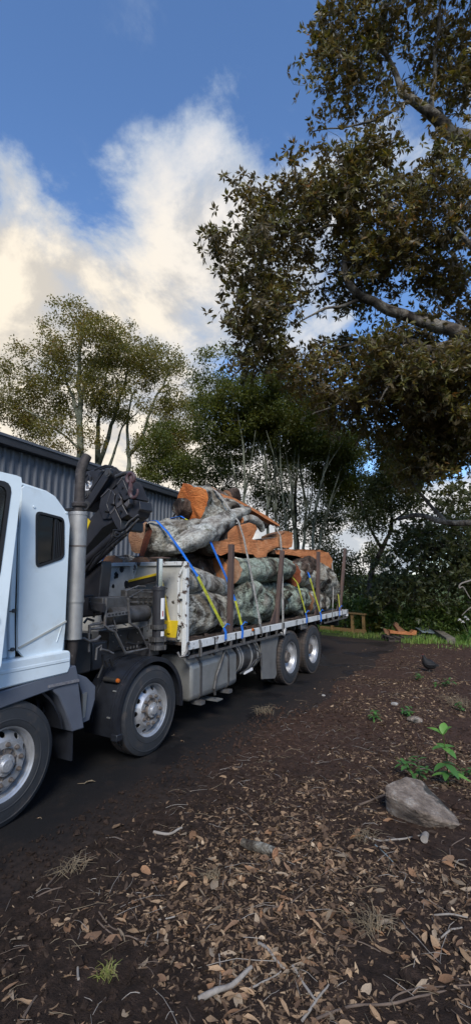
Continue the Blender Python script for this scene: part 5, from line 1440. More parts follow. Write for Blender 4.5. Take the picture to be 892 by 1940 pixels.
# ------------------------------------------------------------------ ratchet straps
def strap(label, runs, far_y, width=0.058, over=None):
    """runs: list of (material, [(px, py, x), ...]) from the crest down to the near rail; over: points across the top to the far rail"""
    first = PX(*runs[0][1][0])
    root = empty('ratchet_strap', (0.02, float(PX(*runs[-1][1][-1])[1]), 1.0)); tag(root, label, 'strap', 'straps over the load')

    def ribbon(pts, mat, name):
        P = np.array(pts, float)
        d = np.linalg.norm(np.diff(P, axis=0), axis=1); s = np.concatenate([[0], np.cumsum(d)])
        T_ = unit(np.gradient(P, axis=0)); vs, uv = [], []
        for i, p in enumerate(P):
            w_ = np.array((0.0, 1.0, 0.0)) - T_[i] * T_[i][1]; w_ = unit(w_); nn = unit(np.cross(T_[i], w_))
            if nn[0] < 0: nn = -nn
            for a, b in ((-1, 0), (1, 0), (1, -1), (-1, -1)): vs.append(p + w_ * a * width / 2 + nn * b * 0.005)
        mb = MB(); k = len(P)
        fs = [(4 * i + a, 4 * i + (a + 1) % 4, 4 * i + 4 + (a + 1) % 4, 4 * i + 4 + a) for i in range(k - 1) for a in range(4)] + [(0, 3, 2, 1), (4 * k - 4, 4 * k - 3, 4 * k - 2, 4 * k - 1)]
        o = mb.add(vs, fs).build(name, M[mat], root, smooth=20)
        uvl = o.data.uv_layers.new(name='UVMap')
        for lp in o.data.loops:
            vi = lp.vertex_index; uvl.data[lp.index].uv = (0.0 if vi % 4 in (0, 3) else 1.0, float(s[vi // 4]))
    for mat, pts in runs: ribbon(Lp(pts), mat, 'webbing')
    if over is None: over = [(-1.2, 0.10), (-1.9, -0.25)]
    pts = [first] + [np.array((x, first[1] + 0.02, first[2] + dz)) for x, dz in over] + [np.array((-2.51, far_y, 1.25)), np.array((-2.52, far_y, 1.02))]
    ribbon(pts[::-1], runs[0][0], 'webbing')
    e = PX(*runs[-1][1][-1])
    hk = MB(); hk.tube([e + (0, 0, 0.02), e + (0.005, 0, -0.03), e + (-0.01, 0, -0.06), e + (-0.035, 0, -0.05)], 0.009, 6); hk.build('hook', M['hydraulic'], root)
    if runs[-1][0] == 's_blue':                            # loose tail tied back
        a = PX(*runs[-1][1][0]) + (0.01, 0, 0); MB().tube([a, a + (0.03, 0.03, 0.05), a + (0.04, 0.08, 0.03)], 0.008, 6).build('loose_tail', M['s_blue'], root)


strap('blue strap turning yellow, over the red-ended log next to the headboard', [('s_blue', [(297, 986, -0.74), (318, 1008, -0.52), (345, 1046, -0.36), (375, 1092, -0.14)]), ('s_yel', [(375, 1092, -0.14), (400, 1142, -0.06), (424, 1188, 0.012)]), ('s_blue', [(424, 1188, 0.014), (428, 1198, 0.03), (428, 1213, 0.03)])], 3.3, over=[(-1.0, 0.0), (-1.25, -0.12), (-1.75, -0.35)])
strap('blue strap with a yellow stretch on the crest, passing behind the first stake', [('s_blue', [(344, 978, -0.95), (350, 982, -0.88)]), ('s_yel', [(350, 982, -0.88), (365, 990, -0.76), (380, 998, -0.62)]), ('s_blue', [(380, 998, -0.62), (389, 1004, -0.40), (412, 1056, -0.28), (428, 1092, -0.24), (446, 1138, -0.10)]), ('s_yel', [(446, 1138, -0.10), (452, 1160, -0.04), (458, 1184, 0.012)]), ('s_blue', [(458, 1184, 0.014), (460, 1196, 0.03), (459, 1210, 0.03)])], 4.2, over=[(-1.15, -0.02), (-1.4, -0.08), (-1.8, -0.4)])
strap('grey strap from the crest of the load over the big orange slab', [('s_grey', [(398, 922, -0.95), (412, 932, -0.72), (424, 948, -0.60), (452, 988, -0.36), (462, 1020, -0.28), (472, 1068, -0.16), (486, 1140, -0.02), (493, 1182, 0.022)]), ('s_brown', [(493, 1182, 0.022), (496, 1200, 0.03)])], 4.7, over=[(-1.35, 0.0), (-1.8, -0.5)])
strap('grey strap from the thin orange board down behind the second stake', [('s_grey', [(512, 985, -0.72), (522, 1000, -0.52), (531, 1014, -0.42), (533, 1040, -0.36), (535, 1100, -0.12), (536, 1160, 0.0), (536, 1180, 0.02)]), ('s_brown', [(536, 1180, 0.022), (536, 1196, 0.03)])], 6.0, width=0.062, over=[(-1.3, -0.1), (-1.8, -0.5)])
strap('thin yellow strap with a blue end in the gap after the second stake', [('s_yel', [(551, 1090, -0.42), (563, 1104, -0.12), (571, 1132, -0.05), (579, 1161, 0.012)]), ('s_blue', [(579, 1161, 0.014), (581, 1170, 0.03), (581, 1181, 0.03)])], 6.9, width=0.05, over=[(-1.2, 0.4), (-1.9, 0.2)])
strap('blue and yellow strap against the third stake', [('s_blue', [(575, 1060, -0.34), (580, 1073, -0.20), (587, 1095, -0.10)]), ('s_yel', [(587, 1095, -0.10), (597, 1130, -0.04), (606, 1159, 0.012)]), ('s_blue', [(606, 1159, 0.014), (608, 1166, 0.03), (608, 1178, 0.03)])], 7.9, width=0.075, over=[(-1.2, 0.15), (-1.9, -0.2)])
strap('thin grey strap over the orange slab end at the tail', [('s_grey', [(628, 1060, -0.45), (630, 1084, -0.2), (631, 1120, -0.05), (630, 1150, 0.012)]), ('s_brown', [(630, 1150, 0.014), (629, 1172, 0.03)])], 9.2, width=0.05, over=[(-1.2, 0.05), (-1.9, -0.4)])
strap('short yellow strap with a blue end at the last stake', [('s_yel', [(636, 1098, -0.25), (641, 1130, -0.06), (643, 1151, 0.012)]), ('s_blue', [(643, 1151, 0.014), (643, 1168, 0.03)])], 9.7, width=0.045, over=[(-1.2, 0.3), (-1.9, 0.1)])


# ================================================================== trees
_fh = unit(np.array((_fw[0], _fw[1], 0)))


def leaf_quads(C, A, Nn, L_, W_, shape=4):
    """leaf faces: centre-base C, axis A, normal Nn, length, width. shape 4: folded pointed leaf (4 triangles); 2: plain rhomb"""
    m = len(C); A = unit(A); S = unit(np.cross(A, Nn)); Nn = np.cross(S, A)
    L_ = L_[:, None]; W_ = W_[:, None]
    if shape == 4:
        V = np.stack([C, C + A * L_ * 0.45 + S * W_ * 0.5 + Nn * W_ * 0.12, C + A * L_ * 0.5 - Nn * W_ * 0.06, C + A * L_ * 0.45 - S * W_ * 0.5 + Nn * W_ * 0.12, C + A * L_ - Nn * L_ * 0.10], 1).reshape(-1, 3)
        f = np.array([[0, 1, 2], [0, 2, 3], [1, 4, 2], [2, 4, 3]])
        F = (np.arange(m)[:, None, None] * 5 + f[None]).reshape(-1); per, k = 3, 4
    else:
        V = np.stack([C, C + A * L_ * 0.5 + S * W_ * 0.5, C + A * L_, C + A * L_ * 0.5 - S * W_ * 0.5], 1).reshape(-1, 3)
        F = (np.arange(m)[:, None] * 4 + np.arange(4)[None]).reshape(-1); per, k = 4, 1
    return V, F, per, k


def smooth_path(pts, sub=5, jit=0.0, seed=0):
    P = np.array(pts, float)
    if len(P) < 3: sub = max(sub, 2)
    out = []
    for i in range(len(P) - 1):
        p0, p1, p2, p3 = P[max(i - 1, 0)], P[i], P[i + 1], P[min(i + 2, len(P) - 1)]
        for t in np.arange(sub) / sub:
            out.append(0.5 * ((2 * p1) + (-p0 + p2) * t + (2 * p0 - 5 * p1 + 4 * p2 - p3) * t * t + (-p0 + 3 * p1 - 3 * p2 + p3) * t ** 3))
    out.append(P[-1]); out = np.array(out)
    if jit: out[1:-1] += jit * np.stack([fbm(out[1:-1] * 1.3 + 5 * k + seed, 2, seed + k) for k in range(3)], -1)
    return out


def tree(name, label, limbs, blobs, n_clusters, leaves_per, leaf, bark='trunk_brown', leaf_len=(0.08, 0.14), aspect=0.42, spread=0.35, shape=2, group='trees round the yard', cat='tree', seed=0, up_bias=0.25, rosette=0, hollow=0.0, gap=0.0, twig_r=0.010, base=None, droop=0.0, trunk_names=None, max_reach=99):
    """limbs: list of (points, r0, r1): trunk first. blobs: (centre, radii, weight): ellipsoids that the crown fills.
    Clusters of leaves are spread through the blobs and each is joined to the nearest wood by a twig."""
    g = np.random.default_rng(seed + 100)
    root = empty(name, tuple(np.array(limbs[0][0][0]) if base is None else base)); tag(root, label, cat, group)
    nodes, nrad = [], []
    for li, (pts, r0, r1) in enumerate(limbs):
        P = smooth_path(pts, 5, 0.09 * min(1, r0 * 6), seed + li); k = len(P)
        rr = r0 + (r1 - r0) * np.linspace(0, 1, k) ** 0.85
        if li == 0: rr[0] *= 1.35
        mb = MB().tube(P, rr * (1 + 0.12 * fbm(P * 3.5, 2, seed)), 10 if r0 > 0.05 else 7)
        mb.build('trunk' if li == 0 or (trunk_names and li < trunk_names) else 'limb', M[bark], root, smooth=60, solid=False)
        nodes.append(P[k // 4 if li == 0 else 0:]); nrad.append(rr[k // 4 if li == 0 else 0:])
    nodes = np.concatenate(nodes); nrad = np.concatenate(nrad)
    # cluster centres
    w = np.array([b[2] * np.prod(b[1]) ** (2 / 3) for b in blobs]); w = w / w.sum()
    cs = []
    while len(cs) < n_clusters:
        i = g.choice(len(blobs), p=w); c, r_ = np.array(blobs[i][0]), np.array(blobs[i][1])
        d = unit(g.normal(size=3)); q = (hollow + (1 - hollow) * g.random()) ** 0.45 if hollow else g.random() ** (1 / 3)
        p = c + (_rt * d[0] * r_[0] + _fh * d[1] * r_[1] + np.array((0, 0, d[2] * r_[2]))) * q
        if gap and blobs[i][2] < 1.25 and fbm((p * 0.55 + seed)[None], 2, seed)[0] < gap - 0.35: continue
        cs.append(p)
    cs = np.array(cs)
    d0 = np.array([np.min(np.linalg.norm(nodes - c, axis=1)) for c in cs]); cs = cs[np.argsort(d0)]
    keep = np.sort(d0) < max_reach; cs = cs[keep]
    tw = MB(); NV = list(nodes); NRr = list(nrad); NA = np.zeros((len(nodes) + 4 * len(cs), 3)); NA[:len(nodes)] = nodes; cnt = len(nodes)
    RA = np.zeros(len(NA)); RA[:cnt] = nrad
    tips = []
    for c in cs:
        dd_ = np.linalg.norm(NA[:cnt] - c, axis=1); j = int(np.argmin(dd_ + 0.25 * np.maximum(0, NA[:cnt, 2] - c[2])))
        p = NA[j]; ln = np.linalg.norm(c - p)
        if ln < 1e-3: continue
        mid = p + (c - p) * 0.5 + g.normal(size=3) * ln * 0.10 + np.array((0, 0, -0.06 * ln))
        r0 = min(RA[j] * 0.7, twig_r * (0.7 + 0.9 * ln)); r1 = max(r0 * 0.35, 0.003)
        q1 = 0.25 * p + 0.5 * (0.5 * p + 0.5 * mid) + 0.25 * mid; q2 = 0.25 * mid + 0.5 * (0.5 * mid + 0.5 * c) + 0.25 * c
        tw.tube([p, q1, q2, c], [r0, r0 * 0.85, (r0 + r1) / 2, r1], 5, cap=False)
        for q, rq in ((q1, r0 * 0.85), (q2, (r0 + r1) / 2), (c, r1)): NA[cnt] = q; RA[cnt] = max(rq, 0.005); cnt += 1
        tips.append((c, unit(c - mid)))
    TC = np.array([t[0] for t in tips]); TD = np.array([t[1] for t in tips])
    # leaves
    n = len(TC) * leaves_per
    ci = np.repeat(np.arange(len(TC)), leaves_per)
    if rosette:
        nr = max(1, leaves_per // rosette)
        rc = np.repeat(TC, nr, axis=0) + g.normal(size=(len(TC) * nr, 3)) * spread * np.array((1, 1, 0.8))
        rd = unit(g.normal(size=(len(rc), 3)) * 0.8 + np.repeat(TD, nr, axis=0) * 0.6 + np.array((0, 0, up_bias)))
        C = np.repeat(rc, rosette, axis=0); Dn = np.repeat(rd, rosette, axis=0); n = len(C)
        rnd = unit(g.normal(size=(n, 3))); side = unit(np.cross(Dn, rnd))
        A = unit(Dn * (0.15 + 0.8 * g.random((n, 1))) + side * 1.0 + np.array((0, 0, -droop)))
        Nn = unit(Dn + 0.35 * g.normal(size=(n, 3)))
        for k in range(0, len(rc)):                        # rosette stalks
            if k % 3 == 0: tw.tube([TC[k // nr], rc[k]], [0.006, 0.004], 4, cap=False)
        C = C + A * 0.02
    else:
        C = TC[ci] + unit(g.normal(size=(n, 3))) * (g.random((n, 1)) ** 0.5) * spread * 1.5 * np.array((1, 1, 0.7)); A = unit(g.normal(size=(n, 3)) + np.array((0, 0, -droop))); Nn = unit(g.normal(size=(n, 3)) * 0.8 + np.array((0, 0, 1.0)))
    tag(tw.build('branches', M['twigwood'] if bark != 'fig_bark' else M['fig_bark'], root, smooth=60, solid=False), kind='stuff')
    Ls = g.uniform(*leaf_len, size=n); Ws = Ls * aspect * g.uniform(0.8, 1.2, size=n)
    V, F, per, k = leaf_quads(C, A, Nn, Ls, Ws, shape)
    tone = np.clip(0.5 + 0.28 * fbm(C * 0.8 + seed, 2, seed + 7) + 0.2 * g.normal(size=n), 0, 1)
    tag(np_mesh('crown', V, F, per, M[leaf], {'var': np.repeat(tone, k)}, smooth=False, parent=root), kind='stuff')
    return root


def gpt(a, dep, z=-0.04):
    """ground point under image column a at the given depth"""
    b = 970 + F_PX * math.tan(PITCH); p = PD(a, b, dep); return np.array((p[0], p[1], z))


def blob(a, b, ra, rb, dep, rd, w=1.0):
    c = PD(a, b, dep); s = dep / F_PX
    return (c, np.array((ra * s, rd, rb * s)), w)


# ---- olive trees behind the shed
D1 = 25.0
tree('tree', 'tall olive-green tree with the highest crown behind the shed roof', [
    ([gpt(150, D1), PD(151, 860, D1), PD(153, 780, D1), PD(150, 700, D1), PD(158, 640, D1), PD(165, 600, D1)], 0.24, 0.04),
    ([PD(152, 800, D1), PD(135, 745, D1), PD(110, 690, D1 - .4), PD(70, 660, D1 - 1)], 0.10, 0.03),
    ([PD(152, 760, D1), PD(175, 700, D1 + .5), PD(195, 640, D1 + 1)], 0.10, 0.03),
    ([PD(151, 850, D1), PD(128, 830, D1), PD(90, 800, D1 - .6), PD(40, 770, D1 - 1)], 0.08, 0.02)],
    [blob(150, 640, 75, 50, D1, 2.6), blob(95, 680, 70, 45, D1, 2.4), blob(60, 770, 75, 60, D1, 2.4), blob(200, 660, 60, 50, D1, 2.5), blob(150, 740, 110, 50, D1, 2.4, .9), blob(20, 700, 26, 14, D1, 1), blob(110, 830, 90, 36, D1, 1.8, .7), blob(10, 800, 60, 50, D1, 2)],
    900, 38, 'left_leaf', 'trunk_green', (0.10, 0.17), 0.5, 0.30, seed=3, gap=0.20)
D2 = 27.0
tree('tree', 'many-stemmed olive tree leaning towards the log load behind the shed', [
    ([gpt(184, D2), PD(186, 880, D2), PD(186, 820, D2), PD(192, 760, D2), PD(205, 700, D2)], 0.20, 0.05),
    ([PD(186, 890, D2), PD(205, 830, D2), PD(222, 770, D2), PD(240, 710, D2), PD(250, 660, D2)], 0.16, 0.03),
    ([PD(243, 905, D2), PD(244, 860, D2), PD(240, 800, D2), PD(255, 740, D2)], 0.15, 0.04),
    ([PD(244, 865, D2), PD(268, 830, D2), PD(285, 780, D2), PD(310, 730, D2), PD(325, 700, D2)], 0.13, 0.03),
    ([PD(205, 890, D2), PD(220, 850, D2), PD(232, 810, D2), PD(262, 780, D2)], 0.10, 0.03)],
    [blob(250, 680, 60, 55, D2, 2.6), blob(310, 720, 60, 60, D2, 2.6), blob(260, 760, 85, 45, D2, 2.4), blob(330, 790, 55, 55, D2, 2.2), blob(215, 740, 50, 60, D2, 2.2), blob(290, 850, 50, 28, D2, 1.6, .6), blob(345, 850, 45, 35, D2, 1.6)],
    850, 38, 'left_leaf', 'trunk_green', (0.10, 0.17), 0.5, 0.30, seed=5, gap=0.18, trunk_names=3)
D3 = 24.0
tree('tree', 'slender young tree just past the shed corner', [
    ([gpt(299, D3), PD(300, 900, D3), PD(304, 840, D3), PD(302, 790, D3)], 0.08, 0.03), ([PD(300, 905, D3), PD(325, 890, D3), PD(352, 870, D3)], 0.05, 0.02)],
    [blob(305, 840, 40, 40, D3, 1.4), blob(340, 890, 40, 30, D3, 1.4), blob(290, 895, 30, 22, D3, 1.2)],
    150, 80, 'mid_leaf', 'trunk_green', (0.09, 0.15), 0.5, 0.3, seed=6, gap=0.12)

# ---- grove with pale green stems behind the load
D4 = 21.0
stems = [(462, 1060, 463, 930, 458, 830, 'straight pale stem behind the crest of the load'), (506, 1050, 505, 900, 494, 795, 'tallest pale green stem in the grove'), (523, 1055, 520, 900, 512, 800, 'slim stem beside the tallest pale stem'),
         (545, 1060, 535, 930, 530, 830, 'leaning stem in the middle of the grove'), (560, 1060, 552, 930, 540, 840, 'dark-topped stem in the thick of the grove'), (575, 1060, 578, 950, 560, 840, 'forked stem above the end chunk'), (592, 1062, 600, 950, 625, 850, 'stem bending towards the tail of the truck'), (604, 1062, 622, 960, 650, 870, 'outermost stem bending over the tail of the truck')]
mb_ = [blob(420, 720, 55, 55, D4, 2.2), blob(395, 790, 45, 60, D4, 2.0), blob(455, 790, 70, 55, D4 + .3, 2.2), blob(500, 755, 60, 50, D4, 2.4), blob(550, 800, 70, 55, D4 + .2, 2.2), blob(610, 825, 60, 55, D4 + .2, 2.2), blob(655, 850, 40, 45, D4 + .6, 1.8), blob(640, 910, 60, 40, D4 + 1.8, 1.6), blob(580, 850, 70, 30, D4 + 2, 1.4), blob(430, 860, 55, 40, D4 + 1.6, 1.6), blob(700, 930, 45, 40, D4 + 1, 1.6)]
pick = [(0, 1, 9), (2, 3), (3, 2), (4, 3), (4, 8), (5, 8), (5, 6, 7), (6, 7, 10)]
for i, (a0, b0, a1, b1, a2, b2, lab) in enumerate(stems):
    dp = D4 + (i % 3 - 1) * 0.7
    bb = [mb_[j] for j in pick[i]]
    lim = [([gpt(a0 + 2, dp), PD(a0, b0 - 20, dp), PD(a1, b1, dp), PD(a2, b2, dp), PD(a2 + (8 if i % 2 else -8), b2 - 45, dp)], 0.105 - 0.012 * (i % 4), 0.018)]
    s_ = 1 if i % 2 else -1
    lim.append(([PD((a0 + a1) / 2, (b0 + b1) / 2, dp), PD((a0 + a1) / 2 + s_ * 14, b1 - 10, dp + .3), PD(a2 + s_ * 30, b2 - 10, dp + .6)], 0.045, 0.012))
    lim.append(([PD(a1, b1 + 10, dp), PD(a1 - s_ * 12, b1 - 50, dp - .3), PD(a2 - s_ * 26, b2 - 15, dp - .5)], 0.04, 0.012))
    tree('tree', lab, lim, bb, 210, 70, 'mid_leaf', 'trunk_green', (0.09, 0.15), 0.5, 0.30, seed=20 + i, gap=0.10, group='pale-stemmed trees behind the load')
tree('tree', 'dark bushy tree filling the gap behind the grove', [([gpt(560, 26), PD(560, 1000, 26), PD(560, 900, 26)], 0.2, 0.05)],
     [blob(480, 900, 90, 70, 26, 2), blob(570, 940, 90, 80, 26, 2), blob(640, 1000, 60, 70, 26, 2), blob(690, 1060, 50, 50, 26, 2), blob(400, 900, 60, 50, 26, 2), blob(620, 1080, 60, 50, 25, 2)], 460, 80, 'dark_leaf', 'trunk_brown', (0.10, 0.18), 0.5, 0.38, seed=31, gap=0.10)

# ---- dark trees at the right, beyond the grass
D5 = 17.0
tree('tree', 'dark evergreen with bare limbs standing beyond the timber frame', [
    ([gpt(700, D5 + 2), PD(702, 1100, D5 + 2), PD(722, 1040, D5 + 2), PD(742, 985, D5 + 2), PD(738, 900, D5 + 2)], 0.15, 0.04), ([PD(722, 1040, D5 + 2), PD(695, 990, D5 + 2), PD(680, 940, D5 + 2)], 0.07, 0.02), ([PD(738, 990, D5 + 2), PD(775, 960, D5 + 2), PD(790, 900, D5 + 2)], 0.07, 0.02)],
    [blob(745, 930, 50, 50, D5 + 2, 1.8), blob(700, 985, 35, 30, D5 + 2, 1.4, .6), blob(780, 880, 60, 40, D5 + 2, 1.8), blob(690, 1100, 40, 40, D5 + 2, 1.5), blob(735, 840, 30, 25, D5 + 2, 1.2)], 280, 80, 'dark_leaf', 'trunk_brown', (0.09, 0.15), 0.48, 0.33, seed=33, gap=0.14)
tree('tree', 'dense dark fig bush overhanging the grass and white flowers', [
    ([gpt(900, D5), PD(900, 1100, D5), PD(880, 1040, D5), PD(850, 990, D5)], 0.22, 0.06), ([PD(900, 1110, D5), PD(840, 1090, D5 - .5), PD(780, 1075, D5 - 1)], 0.10, 0.02), ([PD(880, 1050, D5), PD(930, 1000, D5 - .5), PD(980, 980, D5)], 0.1, 0.03)],
    [blob(800, 1080, 90, 55, D5 - .6, 1.6), blob(860, 1030, 70, 50, D5 - .6, 1.8), blob(880, 1110, 80, 50, D5 - .8, 1.6), blob(760, 1120, 60, 35, D5 - .4, 1.4), blob(940, 1050, 70, 80, D5, 2), blob(790, 1020, 40, 40, D5, 1.4), blob(870, 960, 60, 40, D5 + .5, 1.6)], 560, 36, 'dark_leaf', 'trunk_brown', (0.13, 0.21), 0.42, 0.30, shape=4, seed=35, gap=0.06, rosette=6)
for i, (pts, r_) in enumerate((([(892, 1099), (872, 1106), (869, 1114), (876, 1112), (886, 1128), (890, 1134)], 0.03), ([(892, 1150), (884, 1156), (874, 1166)], 0.025))):
    P = smooth_path([PD(a, b, 14.4) for a, b in pts], 4)
    P = np.concatenate([[P[0] + np.array((1.2, 1.2, 0.3))], P])
    o = MB().tube(P, np.linspace(r_ * 0.9, r_ * 0.4, len(P)), 7).build('bare_branch', M['stick'], None, solid=False, base=P[0])
    tag(o, ('bare pale forked branch hanging in front of the dense fig bush', 'short bare branch pointing down over the white flowers')[i], 'branch')

# ---- the great fig: trunk stands outside the picture on the right, limbs reach in
DF = 11.5
tb = gpt(1180, DF + 0.6)
A_ = lambda a, b, d=DF: PD(a, b, d)
fig_limbs = [
    ([tb, tb + (-0.1, 0, 2.0), tb + (-0.3, -0.1, 4.5), tb + (-0.3, 0, 7), A_(1130, 450), A_(1100, 300), A_(1060, 120)], 0.75, 0.20),
    ([tb + (-0.3, 0, 5.0), A_(1060, 660), A_(960, 645), A_(892, 638), A_(868, 632), A_(838, 622), A_(806, 607), A_(770, 597), A_(735, 579), A_(712, 566), A_(690, 562), A_(676, 552), A_(665, 536), A_(657, 512), A_(652, 490)], 0.21, 0.07),
    ([A_(690, 562), A_(672, 570), A_(645, 581), A_(615, 585), A_(585, 600), A_(560, 615)], 0.055, 0.015),
    ([A_(652, 492), A_(655, 470), A_(648, 440), A_(628, 425), A_(590, 440), A_(555, 438), A_(520, 430), A_(470, 437), A_(430, 440), A_(398, 438)], 0.045, 0.010),
    ([A_(655, 500), A_(668, 460), A_(672, 410), A_(660, 350), A_(640, 310)], 0.06, 0.015),
    ([tb + (-0.3, 0, 4.6), A_(1050, 690), A_(960, 655), A_(880, 652), A_(840, 658), A_(800, 668), A_(765, 690), A_(752, 690)], 0.20, 0.10),
    ([A_(800, 660, DF + .3), A_(760, 645, DF + .5), A_(735, 640, DF + .7), A_(705, 650, DF + .8), A_(670, 640, DF + 1), A_(620, 650, DF + 1)], 0.12, 0.03),
    ([tb + (-0.3, 0, 7.0), A_(1090, 330), A_(1000, 280), A_(920, 268), A_(892, 264), A_(862, 256), A_(845, 238), A_(825, 220), A_(805, 204), A_(785, 190), A_(766, 176), A_(755, 160), A_(742, 130), A_(720, 100), A_(690, 60)], 0.26, 0.03),
    ([A_(772, 192), A_(755, 200), A_(735, 215), A_(712, 227), A_(680, 236), A_(650, 242), A_(622, 244), A_(590, 250)], 0.05, 0.012),
    ([A_(815, 208), A_(817, 180), A_(824, 150), A_(824, 100), A_(830, 50), A_(834, 0), A_(838, -40)], 0.055, 0.03),
    ([A_(892, 668, DF - .5), A_(850, 672, DF - .7), A_(815, 690, DF - .8), A_(770, 700, DF - 1), A_(735, 735, DF - 1), A_(720, 760, DF - 1)], 0.06, 0.015),
    ([A_(880, 640), A_(868, 612), A_(850, 598), A_(832, 585), A_(825, 572)], 0.045, 0.015),
    ([A_(760, 692), A_(720, 705), A_(680, 735), A_(640, 765), A_(590, 785)], 0.06, 0.012),
    ([A_(750, 650), A_(720, 640), A_(640, 660, DF + .5), A_(570, 690, DF + .5), A_(500, 690, DF + .5)], 0.06, 0.012),
    ([tb + (-0.3, 0, 3.2), A_(1080, 960, DF + 1), A_(960, 985, DF + 1.5), A_(892, 988, DF + 2), A_(840, 985, DF + 2), A_(790, 975, DF + 2), A_(755, 985, DF + 2.2)], 0.15, 0.05),
    ([A_(840, 985, DF + 2), A_(800, 940, DF + 2), A_(770, 900, DF + 2)], 0.07, 0.02),
    ([A_(960, 640), A_(940, 560, DF - .5), A_(900, 480, DF - 1), A_(860, 430, DF - 1)], 0.15, 0.03),
]
fb = [blob(680, 50, 80, 60, DF, 1.4), blob(620, 50, 30, 40, DF, .8), blob(800, 40, 80, 80, DF, 1.6), blob(880, 70, 60, 100, DF, 1.6), blob(650, 130, 50, 60, DF, 1.2), blob(560, 225, 55, 45, DF, 1.2), blob(500, 300, 48, 45, DF, 1.2), blob(540, 290, 55, 60, DF, 1.2), blob(475, 390, 40, 60, DF, 1.2), blob(540, 400, 75, 70, DF, 1.5), blob(470, 510, 48, 60, DF, 1.2), blob(550, 510, 80, 70, DF, 1.6), blob(500, 620, 55, 45, DF, 1.3), blob(620, 400, 55, 60, DF, 1.4), blob(690, 350, 60, 45, DF, 1.4), blob(640, 340, 50, 40, DF, 1.2), blob(700, 440, 80, 70, DF, 1.6), blob(640, 560, 80, 70, DF + .5, 1.6), blob(720, 510, 80, 60, DF + .5, 1.6), blob(800, 420, 80, 60, DF, 1.6), blob(860, 470, 60, 70, DF, 1.6), blob(830, 340, 60, 40, DF, 1.4), blob(740, 250, 50, 40, DF, 1.0, .6), blob(870, 190, 35, 60, DF, 1.2), blob(860, 280, 50, 30, DF, 1.2, .7), blob(700, 180, 45, 45, DF, 1.0, .7), blob(590, 640, 80, 50, DF + .5, 1.5), blob(700, 640, 80, 55, DF + 1, 1.5), blob(800, 560, 80, 40, DF + 1, 1.5), blob(870, 570, 40, 40, DF + 1, 1.4), blob(660, 720, 90, 40, DF + .5, 1.5), blob(780, 750, 75, 50, DF, 1.4, 1.4), blob(860, 720, 60, 50, DF, 1.4, 1.4), blob(830, 790, 80, 55, DF + .5, 1.5, 1.4), blob(870, 830, 60, 60, DF + 1, 1.5, 1.4), blob(800, 900, 70, 50, DF + 1.5, 1.5, 1.2), blob(800, 700, 95, 34, DF - 1.0, .7, 1.5), blob(715, 665, 70, 34, DF - .9, .7, 1.3), blob(740, 720, 70, 50, DF + .6, 1.2, 1.5), blob(780, 640, 60, 40, DF + 1, 1.2, 1.3), blob(870, 690, 50, 40, DF - .8, .8, 1.5), blob(740, 740, 50, 30, DF - .6, .8, 1.2), blob(720, 800, 50, 40, DF + 1, 1.4), blob(650, 770, 60, 30, DF + .5, 1.4), blob(500, 690, 60, 35, DF + .5, 1.3), blob(880, 640, 40, 40, DF + 1, 1.4), blob(560, 600, 70, 60, DF, 1.4), blob(450, 600, 30, 30, DF, .8), blob(560, 720, 50, 35, DF + .5, 1.3), blob(405, 465, 18, 22, DF, .35, 1.2), blob(860, 800, 60, 40, DF + 1, 1.5), blob(770, 850, 60, 45, DF + 1.5, 1.5, .8), blob(860, 880, 60, 50, DF + 1.5, 1.5, .8), blob(740, 920, 40, 30, DF + 2, 1.3, .7),
      blob(990, 100, 90, 110, DF, 2, .5), blob(1000, 350, 90, 90, DF, 2, .5), blob(990, 560, 90, 80, DF, 2, .5), blob(980, 780, 90, 80, DF, 2, .5), blob(1150, 250, 120, 160, DF, 2.4, .35), blob(760, -60, 150, 50, DF, 2, .5)]
tree('fig_tree', 'huge spreading fig tree with pale limbs arching over the load', fig_limbs, fb, 2800, 36, 'fig_leaf', 'fig_bark', (0.12, 0.19), 0.36, 0.19, shape=4, seed=41, rosette=9, up_bias=0.35, gap=0.20, twig_r=0.012, base=tb, group=None, droop=0.15)

# ---- shrubs and weeds under the trees
sh = [(650, 1150, 30, 24, 18.6, 'shrub_leaf', 'grey-green shrub behind the timber frame'), (695, 1152, 26, 24, 17.8, 'shrub_leaf', 'low shrub beside the yellow-green bush'), (722, 1150, 28, 24, 17.6, 'lime_leaf', 'yellow-green bush behind the orange split wood'), (760, 1164, 36, 20, 16.9, 'shrub_leaf', 'leafy green weeds behind the orange split wood'), (805, 1158, 40, 24, 16.7, 'shrub_leaf', 'tall green weeds behind the old blue-grey sheet'), (850, 1160, 36, 24, 16.2, 'shrub_leaf', 'leafy green weeds behind the grey beam'), (892, 1165, 34, 26, 15.8, 'shrub_leaf', 'dark leafy weeds beside the white flowers'), (620, 1140, 30, 30, 20.5, 'dark_leaf', 'dark shrub behind the tail of the truck'), (680, 1120, 36, 34, 20.0, 'dark_leaf', 'dark rounded shrub above the timber frame')]
for i, (a, b, ra, rb, dp, lf, lab) in enumerate(sh):
    s_ = dp / F_PX; base = gpt(a, dp); c = PD(a, b, dp)
    tree('shrub', lab, [([base, base + (0.03, 0, 0.3), (c[0], c[1], max(c[2], 0.5))], 0.04, 0.015), ([base + (0, 0, .1), base + (.3, .1, .6)], 0.025, 0.01), ([base + (0, 0, .1), base + (-.3, -.1, .6)], 0.025, 0.01)],
         [((c[0], c[1], c[2]), np.array((ra * s_, ra * s_ * 0.8, rb * s_)), 1), ((c[0], c[1], 0.35), np.array((ra * s_ * 1.1, ra * s_ * 0.8, 0.35)), 1)], 90, 26, lf, 'trunk_brown', (0.09, 0.17), 0.42, 0.14, seed=60 + i, group='shrubs along the far edge', cat='shrub')


# ================================================================== ground litter
def surf(x, y):
    """height of whichever surface is uppermost: soil or driveway"""
    h = soil_height(x, y)
    return np.where(np.asarray(x) < 1.3, np.maximum(h, 0.002), h)


